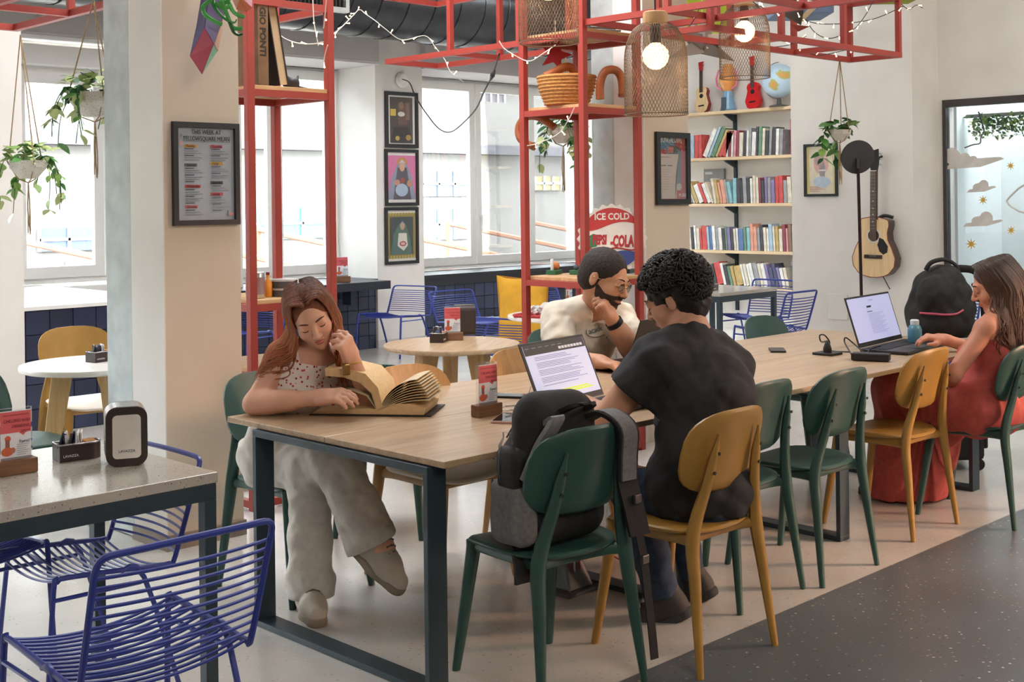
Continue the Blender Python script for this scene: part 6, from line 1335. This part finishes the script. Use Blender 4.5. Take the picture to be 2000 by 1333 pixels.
# ---------------------------------------------------------------- cushion, tray
def cushion():
    p = Pz(1022, 690, .0); t = thing('cushion', 'large yellow cushion propped on a blue chair behind the round table', 'cushion', P(1022, 612, 9.6)); o = P(1022, 612, 9.6); x, y = Vector(rt), Vector(-fw * .95 + upv * .3).normalized(); M = frameM(o, x, y.cross(x) * -1 if (y.cross(x)).z < 0 else y.cross(x))
    def fn(s):
        def g(u, v):
            a, b = (u - .5) * 2, (v - .5) * 2; e = max(0, 1 - a ** 4) * max(0, 1 - b ** 4); pin = 1 - .10 * (1 - a * a) * abs(b) ** 3; pin2 = 1 - .10 * (1 - b * b) * abs(a) ** 3; return (a * .20 * pin2, b * .30 * pin, s * (.075 * e ** .6 + .004 * math.sin(a * 9 + b * 4)))
        return g
    part('cover', MB().grid(fn(1), 20, 20, M).grid(fn(-1), 20, 20, M), mt('dba52e', .8, var=.06, scale=9, bump=.15, key='yellow_canvas'), t, world=True, smooth=2)
    part('seam', MB().tube([M @ Vector((a * .20, b * .30, 0)) for a, b in [(-1, -1), (0, -.9), (1, -1), (.9, 0), (1, 1), (0, .9), (-1, 1), (-.9, 0)]], .004, 5, closed=True), mt('c8932a', .8), t, world=True)
    c = dup(wc, (o.x + .05, o.y + .10, 0), -TH - .6, 'low blue wire chair carrying the yellow cushion', GX, LS)
    p = Pz(1040, 605, .75); t = thing('serving_tray', 'red serving tray with crumpled napkins on the round pale table', 'tray', (6.33, 6.12, .7505), .3)
    part('tray_base', MB().prism(rrect(.40, .28, .03), 0, .006), mt('c63a3e', .4), t); part('tray_rim', MB().tube([(x, y, .014) for x, y in rrect(.40, .28, .03)], .008, 6, closed=True), mt('c63a3e', .4), t, smooth=2)
    rng = random.Random(6)
    for k in range(4):
        n = thing('crumpled_napkin', ['crumpled white napkin at the left of the red tray', 'crumpled white napkin, tallest on the red tray', 'crumpled white napkin at the right of the red tray', 'crumpled white napkin at the back of the red tray'][k], 'napkin', (6.33 + (-.10, -.01, .09, .0)[k], 6.12 + (.02, -.04, -.02, .07)[k], .757), group='napkins on the red tray')
        b = MB().ball((0, 0, .03 + .012 * (k == 1)), (.05, .045, .03 + .012 * (k == 1)), 14); b.v = [(x + rng.uniform(-.012, .012), y + rng.uniform(-.012, .012), max(.0005, z + rng.uniform(-.012, .012))) for x, y, z in b.v]; part('paper', b, mt('e6e4e2', .8), n)
cushion()
# ---------------------------------------------------------------- things on the red shelf units
def unit_things():
    zt = 2.171; BK = mt('8a6a4a', .7, var=.08, key='kraft_board')
    a = P(494, 100, 6.32); t = thing('art_book', 'tall brown art book standing in the left shelf unit, lettered on its spine', 'book', (3.60, 5.56, zt))
    part('cover', MB().bx(-.032, .032, -.11, .14, .0005, .46), mt('7a5a3c', .6, var=.12, scale=10), t, bevel=.002); lettering('GIO PONTI', .050, Matrix.Translation((3.60, 5.56, zt)) @ frameM((-.018, -.1105, .40), (0, 0, -1), (1, 0, 0)), mt('2a201a', .6), t, bold=.0016)
    t = thing('art_book', 'dark tilted picture book leaning beside the brown art book', 'book', (3.70, 5.58, zt)); M = Matrix.Translation((.05, 0, 0)) @ Matrix.Rotation(-.17, 4, 'Y')
    part('pages', MB().bx(-.028, .018, -.10, .15, .012, .45, M), mt('c4a883', .8), t); part('cover', MB().bx(.018, .024, -.105, .155, .012, .455, M).bx(-.034, -.028, -.105, .155, .012, .455, M), mt('2a2422', .5), t)
    t = thing('small_figurine', 'small black animal figurine on the upper board of the left shelf unit', 'figurine', (3.84, 5.56, zt)); S = SDF(); o = Vector((3.84, 5.56, zt))
    S.ell(o + Vector((0, 0, .032)), (.055, .03, .03), None, .01); S.ell(o + Vector((-.035, 0, .05)), (.026, .025, .024), None, .01); S.cap(o + Vector((.04, 0, .04)), o + Vector((.05, 0, .075)), .012, .004, .01); S.cap(o + Vector((-.045, .012, .065)), o + Vector((-.05, .015, .085)), .008, .003, .005); S.cap(o + Vector((.05, -.01, .012)), o + Vector((.10, -.01, .008)), .007, .005, .008); S.plane(o + Vector((0, 0, .0005)), (0, 0, -1)); sdf_part('body', S, .004, BLACK, t)
    z = 1.071
    t = thing('steel_canister', 'brushed steel canister on the lower board of the left shelf unit', 'canister', (3.62, 5.58, z)); part('body', MB().lathe([(.048, .0005), (.05, .004), (.05, .13), (.047, .134)], 28), CHROME, t, smooth=1)
    part('label', MB().lathe([(.0505, .02), (.0505, .11)], 28, cap=False), mt('a5888a', .4, metal=.5), t, smooth=1)
    t = thing('sauce_bottle', 'small orange sauce bottle behind the steel canister', 'bottle', (3.71, 5.60, z)); part('glass', MB().lathe([(.022, .0005), (.024, .004), (.024, .07), (.009, .095), (.009, .115)], 16), mt('d88a2c', .3), t, smooth=1); part('cap', MB().lathe([(.010, .115), (.010, .13)], 12), mt('7a2222', .4), t)
    for k in range(2):
        t = thing('round_tin', ['lower grey round tin on the lower board of the left shelf unit', 'upper grey round tin stacked on another tin'][k], 'tin', (3.80, 5.58, z + .046 * k), group='stacked tins'); part('body', MB().lathe([(.068, .0005), (.07, .004), (.07, .036)], 28), mt('5e6068', .4, metal=.4), t, smooth=1); part('lid', MB().lathe([(.072, .034), (.072, .043), (.068, .045)], 28), mt('c9c8c6', .35, metal=.5), t, smooth=1)
    # basket with bent brown tubes
    o = Vector((5.76, 5.30, 2.141)); c = P(1107, 195, 7.72); t = thing('woven_basket', 'woven tan basket on the shelf above the hanging plant', 'basket', (c.x, c.y, 2.141)); WV = mt('c98f52', .8, var=.12, scale=60, bump=.5, key='woven_seagrass')
    part('bowl', MB().lathe([(.12, .001), (.135, .01), (.17, .10), (.185, .185), (.178, .188), (.163, .10), (.128, .018), (.0, .014)], 40), WV, t, smooth=1)
    for i in range(9): z2 = .012 + i * .0205; part('coil', MB().tube([((np.interp(z2, [.01, .10, .19], [.137, .172, .187])) * math.cos(a), (np.interp(z2, [.01, .10, .19], [.137, .172, .187])) * math.sin(a), z2) for a in [2 * PI * k / 36 for k in range(36)]], .0045, 5, closed=True), WV, t, smooth=2)
    TB = mt('9c5428', .45, var=.08, scale=12, key='brown_bent_tube')
    def tb(label, px, r, d): pts = [P(x, y, dd) for x, y, dd in px]; t = thing('bent_tube', label, 'tube', sum(pts, Vector()) / len(pts)); part('tube', MB().tube(smoothpts(pts, 6), r, 12), TB, t, world=True, smooth=1); part('end_band', MB().tube([pts[-1] + (pts[-2] - pts[-1]) * .22, pts[-1] + (pts[-2] - pts[-1]) * .05], r * 1.08, 12), mt('7a3f1e', .5), t, world=True, smooth=1)
    tb('brown bent tube arching over the right half of the basket shelf', [(1172, 194, 7.6), (1172, 165, 7.6), (1180, 142, 7.6), (1195, 136, 7.62), (1208, 142, 7.65), (1215, 160, 7.66), (1216, 190, 7.66)], .026, 7.6)
    tb('brown bent tube sticking out of the woven basket', [(1064, 150, 7.72), (1085, 140, 7.74), (1103, 131, 7.76), (1116, 133, 7.78), (1124, 146, 7.80)], .027, 7.7)
    tb('brown bent tube hooked below the basket shelf', [(1083, 250, 7.9), (1068, 238, 7.92), (1048, 228, 7.95), (1026, 230, 7.98), (1013, 250, 8.0), (1018, 274, 7.98), (1046, 288, 7.95)], .024, 7.9)
    # round bottle-cap sign
    c = P(1196, 466, 7.82); n = Vector(-fw + upv * .12 + rt * .05).normalized(); x = Vector((0, 0, 1)).cross(n).normalized(); M = frameM(c, x, n.cross(x)); t = thing('bottle_cap_sign', 'large round bottle cap sign in red, white and blue on the shelf unit', 'sign', c)
    poly = [((.213 + .008 * math.cos(24 * a)) * math.cos(a), (.213 + .008 * math.cos(24 * a)) * math.sin(a)) for a in [2 * PI * k / 192 for k in range(192)]]
    part('crimped_rim', MB().prism(poly, -.025, .0, M), mt('d6d4d0', .35, metal=.3), t, world=True); W_ = mt('e9e6e0', .35, key='white_enamel'); part('face', MB().prism(circ(0, 0, .196, n=48), 0, .006, M), W_, t, world=True)
    r = .192; wave = lambda x, o: o + .028 * math.sin(x / r * 2.6 + .6)
    xs = [-r + 2 * r * i / 40 for i in range(41)]; top = [(x, min(wave(x, .075), math.sqrt(max(0, r * r - x * x)))) for x in xs if math.sqrt(max(0, r * r - x * x)) > wave(x, .075)]
    part('red_field', MB().prism(top + [(x, math.sqrt(max(0, r * r - x * x))) for x, _ in top[::-1]], .006, .0075, M), mt('c4262c', .35), t, world=True)
    bot = [(x, wave(x, -.105)) for x in xs if -math.sqrt(max(0, r * r - x * x)) < wave(x, -.105)]
    part('blue_field', MB().prism([(x, -math.sqrt(max(0, r * r - x * x))) for x, _ in bot] + bot[::-1], .006, .0075, M), mt('24408c', .35), t, world=True)
    part('green_patch', MB().prism([(-.15, -.06), (-.10, -.05), (-.085, .02), (-.12, .03), (-.15, .015)], .006, .0076, M), mt('2f7a52', .4), t, world=True)
    lettering('ICE COLD', .058, M @ Matrix.Translation((.0, .118, .008)), W_, t, align='CENTER', sx=.85, bold=.0018); RL = mt('b32430', .4, key='red_enamel')
    lettering('PEPSI', .080, M @ Matrix.Translation((-.128, -.035, .008)), RL, t, sx=.50, shear=.12, bold=.0045); lettering('-COLA', .10, M @ Matrix.Translation((-.015, -.052, .008)), RL, t, sx=.48, shear=.12, bold=.0045)
    part('flourish', MB().tube([M @ Vector(p) for p in smoothpts([(-.16, -.055, .009), (-.08, -.075, .009), (.02, -.06, .009), (.12, -.075, .009), (.165, -.05, .009)], 5)], .004, 5), RL, t, world=True)
    t2 = z = 1.091
    for k, (px, py, l) in enumerate(((1082, 536, 'green wooden peg block with a white pin and an orange ball on the lower shelf'), (1128, 536, 'small green peg block beside the head of the man with glasses'), (1226, 534, 'dark peg block with a white pin at the right end of the lower shelf'))):
        p = Pz(px, py, z); t = thing('peg_game', l, 'game', (p.x, p.y, z), .3); part('block', MB().bx(-.05, .05, -.035, .035, .0005, .028), mt(['2f6a48', '2f6a48', '3a4a44'][k], .5), t, bevel=.003)
        if k != 1: part('pin', MB().lathe([(.010, .028), (.012, .09), (.006, .10)], 12, Matrix.Translation((-.025, 0, 0))), mt('d9dcdc', .4), t, smooth=1)
        if k == 0: part('ball', MB().ball((.02, 0, .052), .028, 16), mt('e08a48', .5), t, smooth=2)
        if k == 1: part('ball', MB().ball((-.02, 0, .044), .018, 14), mt('4a5a60', .5), t, smooth=2)
    z = .741; p = Pz(1222, 650, z)
    t = thing('board_game_box', 'yellow board game box under a purple game box on the shelf', 'box', (5.86, 5.22, z)); part('box', MB().bx(-.15, .15, -.11, .11, .0005, .07), mt('c9b36a', .6), t, bevel=.002); part('lid_band', MB().bx(-.152, .152, -.112, .112, .045, .072), mt('a8b08a', .6), t)
    t = thing('board_game_box', 'purple board game box with red lettering on the shelf', 'box', (5.88, 5.20, z + .0725)); part('box', MB().bx(-.15, .15, -.12, .12, .0005, .075), mt('43306e', .5), t, bevel=.002); lettering('Taboo', .062, Matrix.Translation((5.88, 5.20, z + .0725)) @ frameM((-.02, -.121, .016), (1, 0, 0), (0, 0, 1)), mt('d2403c', .5), t, align='CENTER'); part('lid_top', MB().bx(-.152, .152, -.122, .122, .07, .078), mt('6a58a8', .5), t)
    for k in range(3):
        a, b = P(1120 + 14 * k, 40 - 8 * k, 7.6), P(1212 - 10 * k, 36 - 2 * k, 7.7); a.z = b.z = 2.60 + .014 * k; t = thing('stick', ['longest grey stick lying on the top board of the right shelf unit', 'middle grey stick on the top board of the right shelf unit', 'shortest grey stick, topmost on the right shelf unit'][k], 'stick', (a + b) / 2, group='sticks on the top board'); part('shaft', MB().tube([a, b], .006, 6), mt('5d6462', .6), t, world=True)
unit_things()
def counter():
    t = thing('bar_counter', 'dark bar counter running under the middle window', 'counter', (7.4, 10.4, 0)); part('top', MB().bx(6.3, 8.27, 10.2, 10.545, .66, .745), SILL, t, world=True, bevel=.003)
    for u in (6.5, 7.9): part('bracket', MB().bx(u, u + .04, 10.4, 10.545, .50, .66), STEEL, t, world=True)
    p = Pv(668, 549, 10.42); b = dup(m1, (p.x, p.y, .7455), -.3, 'acrylic menu stand on the dark bar counter by the window', 'acrylic menu stands', 1.35)
counter()
# ---------------------------------------------------------------- hanging plants
POT = speckle('terrazzo_pot', 'd4cfc8', ['8a8480', '5f5a58', 'b59a88'], 130, .6, .5); ROPE = mt('a08a68', .8, var=.1, scale=60, key='jute_cord')
LFM = [mt(c, .45, var=.12, scale=20, key=k) for c, k in (('4f8a3e', 'leaf_green'), ('86ab58', 'leaf_light'), ('b9c98a', 'leaf_variegated'), ('2f6238', 'leaf_dark'))]
LV = []
for m in LFM:
    q = MB(); n = 6; L_ = []
    for i in range(n + 1):
        u = i / n; w = .5 * math.sin(PI * u ** .8) ** .9 * .62; z = -.22 * u * u
        L_ += [(-w, u, z + .10 * w), (0, u, z), (w, u, z + .10 * w)]
    fs = [(i * 3 + k, i * 3 + k + 1, i * 3 + k + 4, i * 3 + k + 3) for i in range(n) for k in (0, 1)]; q.add(L_, fs); o = part('leaf', q, m, None, smooth=2); LV.append(o.data); bpy.data.objects.remove(o)
def plant(label, pot, r, anchor, seed, n=46, trail=None, tail=.35, leaf=(.045, .07), mats=(0, 1, 2, 3)):
    pot = Vector(pot); t = thing('hanging_plant', label, 'plant', pot); rng = random.Random(seed); an = Vector(anchor) - pot
    part('pot', MB().lathe([(r * .45, -r * .55), (r * .95, 0), (r, r * .35), (r * .9, r * .35), (r * .86, .0), (0.001, -.01)], 8), POT, t)
    for k in range(3):
        a = 2 * PI * k / 3 + .4; e = Vector((r * 1.02 * math.cos(a), r * 1.02 * math.sin(a), r * .35)); part('cord', MB().tube([an, e * .9 + Vector((0, 0, .02)), e, Vector((r * .5 * math.cos(a), r * .5 * math.sin(a), -r * .56)), (0, 0, -r * .75)], .0035, 5), ROPE, t)
    for k in range(5): part('tassel', MB().tube(smoothpts([(0, 0, -r * .72), (rng.uniform(-.008, .008), rng.uniform(-.008, .008), -r * .75 - tail * .5), (rng.uniform(-.012, .012), rng.uniform(-.012, .012), -r * .75 - tail * rng.uniform(.85, 1))], 3), .003, 5), ROPE, t)
    stems = []
    for k in range(trail or 5):
        a = rng.random() * 6.28; L_ = rng.uniform(.06, .26); p = [Vector((r * .5 * math.cos(a), r * .5 * math.sin(a), r * .4)), Vector((r * 1.05 * math.cos(a), r * 1.05 * math.sin(a), r * .55)), Vector((r * 1.5 * math.cos(a + .2), r * 1.5 * math.sin(a + .2), -L_ * .3)), Vector((r * 1.55 * math.cos(a + .3), r * 1.55 * math.sin(a + .3), -L_))]; sp = smoothpts(p, 5); part('stem', MB().tube(sp, .0025, 4), LFM[3], t); stems.append(sp)
    for i in range(n):
        if i < n * .55: a = rng.random() * 6.28; b = rng.random(); c = Vector((r * 1.15 * b * math.cos(a), r * 1.15 * b * math.sin(a), r * (.40 + 1.0 * rng.random() * (1 - .5 * b)))); d = a + rng.uniform(-.6, .6); pitch = rng.uniform(-.5, .7)
        else: sp = rng.choice(stems); c = rng.choice(sp[4:]); d = rng.random() * 6.28; pitch = rng.uniform(-1.1, -.2)
        o = bpy.data.objects.new('leaf', LV[rng.choice(mats)]); C.objects.link(o); o.parent = t; o.location = c; s = rng.uniform(*leaf); o.scale = (s, s, s); o.rotation_euler = Euler((pitch, rng.uniform(-.5, .5), d - PI / 2), 'XYZ')
plant('hanging plant in a white pot at the far left, below the red frame', P(55, 328, 6.95), .11, P(40, 68, 7.0), 3, 120, 8, .30, (.05, .08), (1, 2, 1, 2, 0))
plant('hanging plant in a speckled pot beside the concrete pillar', P(185, 200, 6.2), .13, P(183, 0, 6.2), 7, 130, 9, .30, (.05, .085), (0, 3, 2, 2))
plant('hanging plant behind the shelf unit under the basket', P(1100, 262, 8.4), .11, P(1102, 80, 8.4), 11, 110, 7, .32, (.05, .085), (0, 3, 2))
plant('hanging plant above the black pad and framed portrait', P(1640, 262, 9.0), .085, Vector(P(1640, 116, 8.95)), 15, 70, 2, .30, (.06, .10), (0, 0, 1, 3))
# ---------------------------------------------------------------- faceted wall planter with green ribbons
def facet():
    def cry(name, label, pts, cols, d, grp=None):
        c = sum((P(x, y, dd) for x, y, dd in pts), Vector()) / len(pts); t = thing(name, label, 'planter', c); V = [P(x, y, dd) for x, y, dd in pts]
        return t, V
    t, V = cry('faceted_planter', 'long faceted paper planter in crimson, lilac and teal on the pale column', [(372, 110, 5.50), (395, 145, 5.44), (418, 86, 5.40), (400, 55, 5.40), (440, 20, 5.45), (412, -30, 5.45), (385, 50, 5.55), (425, 100, 5.58), (440, -30, 5.55), (395, -10, 5.60)], None, 5.5)
    off = t.location
    for k, (f, col) in enumerate((((0, 1, 2, 3), 'a8384f'), ((3, 2, 4, 5), '8f83b4'), ((0, 3, 5, 9, 6), '4a4a78'), ((1, 7, 2), '7fc0a4'), ((2, 7, 4), 'c9a08a'), ((7, 8, 5, 4), 'b98a7a'), ((0, 6, 9, 8, 7, 1), '6a6a88'))): part('facet', MB().add([V[i] - off for i in f], [tuple(range(len(f)))]), mt(col, .6, key='facet_' + col), t, solid=.003)
    t, V = cry('faceted_planter', 'small orange and pink faceted planter above the left shelf unit', [(445, -20, 5.42), (462, 18, 5.38), (480, 22, 5.36), (492, 14, 5.36), (494, -25, 5.42), (470, -6, 5.34), (470, -30, 5.5)], None, 5.4); off = t.location
    for f, col in (((0, 1, 5), 'd8a090'), ((1, 2, 5), 'c9704a'), ((2, 3, 5), 'd9825e'), ((3, 4, 5), 'c48a9a'), ((4, 0, 5), 'c9785a'), ((0, 6, 4, 3, 2, 1), 'a86a52')): part('facet', MB().add([V[i] - off for i in f], [tuple(range(len(f)))]), mt(col, .6, key='facet_' + col), t, solid=.003)
    g = thing('ribbon_plant', 'curly green ribbon leaves spilling from the faceted planters', 'plant', P(440, 15, 5.36)); rng = random.Random(4)
    for px in (((420, -5), (405, 5), (396, 15), (402, 30), (420, 42), (434, 48)), ((415, -5), (418, 12), (430, 28), (445, 40), (458, 44), (462, 38)), ((440, -5), (448, 8), (455, 22), (466, 30), (478, 33)), ((430, 0), (440, 20), (452, 50), (462, 56), (474, 55)), ((450, -5), (440, 6), (428, 8), (436, 16), (450, 12)), ((425, -8), (436, 2), (432, 14), (420, 6)), ((448, 42), (456, 62), (466, 68), (474, 66))):
        part('ribbon', MB().tube(smoothpts([P(x, y, 5.34 + .01 * rng.random()) for x, y in px], 5), .009, 6, flat=.25), mt(rng.choice(['2f8a3a', '4fae58', '1f5a2c']), .25, key=None), g, world=True, smooth=2)
facet()
# ---------------------------------------------------------------- fairy lights, cords and ceiling pieces
FL = mt('ffdca8', .3, emit=6, key='fairy_bulb'); FW = mt('e2ddd4', .6, key='pale_wire'); FD = mt('3a3a40', .6, key='dark_wire')
def fairy(label, runs, m=None, step=.10, seed=1):
    pts0 = P(*runs[0][0]); t = thing('fairy_lights', label, 'string lights', pts0); rng = random.Random(seed)
    for r in runs:
        sp = smoothpts([P(*p) for p in r], 8); part('wire', MB().tube(sp, .0030, 5), m or FW, t, world=True, smooth=2); acc = 0
        for a, b in zip(sp[:-1], sp[1:]):
            acc += (b - a).length
            if acc > step: acc = 0; d = Vector((rng.uniform(-.5, .5), rng.uniform(-.5, .5), rng.uniform(-1, .6))).normalized(); part('bulb', MB().tube([b, b + d * .022], .0025, 4).ball(b + d * .028, .0052, 8), FL, t, world=True)
fairy('fairy lights draped around the left red shelf unit', [[(540, 62, 6.9), (556, 75, 6.9), (580, 84, 6.9), (610, 86, 6.8), (632, 82, 6.7)], [(611, -5, 6.6), (613, 40, 6.6), (620, 80, 6.6), (622, 90, 6.6)], [(638, -5, 6.4), (634, 40, 6.45), (632, 55, 6.5)], [(640, 88, 6.45), (634, 110, 6.5), (632, 130, 6.5)]], seed=2)
fairy('fairy lights zigzagging in front of the ventilation duct', [[(640, 75, 7.5), (665, 55, 8.0), (690, 30, 8.5), (702, 19, 8.7), (715, 28, 8.7), (735, 42, 8.7), (752, 56, 8.7), (785, 78, 8.8), (830, 70, 8.8), (850, 92, 8.7), (868, 115, 8.6), (880, 140, 8.5), (905, 160, 8.5)]], seed=3)
fairy('fairy lights looped under the basket shelf frame', [[(975, 80, 7.4), (985, 95, 7.4), (1005, 108, 7.4), (1025, 118, 7.4), (1040, 118, 7.3), (1060, 105, 7.3), (1085, 88, 7.3)], [(1030, 285, 7.6), (1050, 280, 7.7), (1090, 262, 7.6), (1110, 235, 7.5), (1122, 210, 7.45)]], seed=4)
fairy('fairy lights hanging in loops from the red frame on the right', [[(1370, 5, 7.2), (1360, 30, 7.2), (1346, 52, 7.2)], [(1465, -2, 7.0), (1480, 10, 7.0), (1510, 22, 7.4), (1530, 20, 7.6), (1555, 2, 7.6)], [(1545, -5, 7.8), (1560, 28, 7.8), (1580, 42, 8.0), (1612, 47, 8.2), (1660, 45, 8.4), (1710, 36, 8.6), (1765, 12, 8.6)], [(1575, 40, 8.2), (1590, 62, 8.2), (1612, 74, 8.3), (1635, 72, 8.3), (1670, 55, 8.4), (1690, 30, 8.4), (1706, 0, 8.4)], [(1512, 92, 8.4), (1540, 88, 8.4), (1560, 78, 8.4), (1575, 70, 8.3)], [(1535, 105, 8.5), (1560, 98, 8.5), (1600, 108, 8.5), (1660, 96, 8.5), (1690, 92, 8.6)], [(1760, 8, 8.6), (1775, 18, 8.6), (1790, 10, 8.7), (1802, 16, 8.7)]], FD, seed=5)
def cords():
    c = Pv(784, 157, 10.55); t = thing('wall_rose', 'round white wall rose above the three framed prints', 'socket', c); M = frameM(c, (1, 0, 0), (0, 0, 1)); part('disc', MB().lathe([(.085, 0), (.085, .02), (.07, .035), (.02, .036)], 28, M), mt('e6e4e0', .4), t, world=True, smooth=1)
    t = thing('lamp_cord', 'long black cord sagging from the wall rose past the right window', 'cable', c); part('cord', MB().tube(smoothpts([Pv(786, 155, 10.5), P(800, 162, 13.0), P(812, 190, 12.6), P(835, 225, 12.0), P(858, 252, 11.5), P(880, 258, 11.0), P(905, 240, 10.4), P(930, 212, 9.8), P(945, 180, 9.2), P(962, 146, 8.7), P(975, 105, 8.2)], 6), .006, 6), BLACK, t, world=True, smooth=2)
    a = P(958, 156, 8.75); b = P(966, 138, 8.65); part('switch', MB().tube([a, (a + b) / 2, b], [.008, .018, .008], 8), BLACK, t, world=True)
    p = P(1085, 108, 7.9); t = thing('hanging_star', 'red fabric star hanging under the top shelf frame', 'decoration', p); x = Vector(rt); M = frameM(p, x, (0, 0, 1)); pl = [((.11 if i % 2 == 0 else .045) * math.sin(PI * i / 5 + .3), (.11 if i % 2 == 0 else .045) * math.cos(PI * i / 5 + .3)) for i in range(10)]
    part('star', MB().prism(pl, -.012, .012, M), mt('b02a38', .7), t, world=True, bevel=.006); part('thread', MB().tube([p + Vector((0, 0, .08)), p + Vector((0, 0, .22))], .002, 4), FW, t, world=True)
    # folded grey paper shape near the lamps
    p = P(1372, 88, 8.0); t = thing('paper_star', 'large folded grey paper star hanging beside the lowest lamp', 'decoration', p); rng = random.Random(9)
    for k, (an, L_, c) in enumerate(((1.45, .26, '8d8883'), (.35, .24, 'b5aca2'), (-.55, .27, '6a6866'), (1.95, .22, 'a09890'), (2.6, .25, '77736f'), (3.5, .28, '8a857f'))):
        d = Vector(rt) * math.cos(an) + Vector((0, 0, 1)) * math.sin(an) + Vector(fw) * rng.uniform(-.5, .3); d.normalize(); s = d.orthogonal().normalized(); s2 = d.cross(s); b = [s * .07, s2 * .07, -s * .07, -s2 * .07]
        part('ray', MB().add([p - t.location + d * .02 + v for v in b] + [p - t.location + d * L_ * .9, p - t.location - d * .02], [(0, 1, 4), (1, 2, 4), (2, 3, 4), (3, 0, 4), (1, 0, 5), (2, 1, 5), (3, 2, 5), (0, 3, 5)]), mt(c, .7), t)
    part('thread', MB().tube([(0, 0, .05), (0, 0, 4.2 - p.z)], .0015, 4), FW, t)
    p = P(1552, 22, 7.9); t = thing('paper_bird', 'dark folded paper bird hanging among the right fairy lights', 'decoration', p); X, Z, Y = Vector(rt), Vector((0, 0, 1)), Vector(fw); G = lambda a, b, c: X * a + Z * b + Y * c
    part('body', MB().add([G(-.03, .12, 0), G(-.07, -.02, .03), G(.04, -.09, 0), G(.05, .0, -.03), G(.0, -.02, .05)], [(0, 1, 3), (1, 2, 3), (0, 3, 4), (3, 2, 4), (0, 4, 1), (1, 4, 2)]), mt('3a3734', .5), t); part('wing', MB().add([G(.02, -.05, 0), G(.15, .07, -.08), G(.19, .07, -.02), G(.06, -.06, .04)], [(0, 1, 2, 3)]), mt('d8c6a4', .5), t, solid=.003); part('beak', MB().add([G(-.03, -.08, 0), G(.09, -.10, -.02), G(.02, -.13, 0), G(.03, -.10, .02)], [(0, 1, 2), (0, 3, 1), (0, 2, 3), (1, 3, 2)]), mt('8a3a2c', .5), t)
    part('thread', MB().tube([(0, 0, .1), (0, 0, 4.2 - p.z)], .0015, 4), FW, t)
    for k, (px, py, d, w, h, col, l) in enumerate(((1376, 20, 10.6, .34, .36, 'b5c23e', 'lime green acoustic board behind the mesh lamps'), (1735, -8, 9.1, .42, .16, '9aa52e', 'olive green acoustic board at the top right'), (1560, 26, 10.2, .46, .16, '6d7f9c', 'grey blue acoustic board behind the paper bird'))):
        p = P(px, py, d); t = thing('hanging_board', l, 'decoration', p, -PI / 4); part('board', MB().bx(-w / 2, w / 2, -w / 2, w / 2, -h / 2 if k == 0 else -.03, h / 2 if k == 0 else .03), mt(col, .8), t, bevel=.004)
        for s in (-1, 1): part('hanger', MB().tube([(s * w * .35, 0, .02), (s * w * .35, 0, 4.2 - p.z)], .003, 4), STEEL, t)
cords()
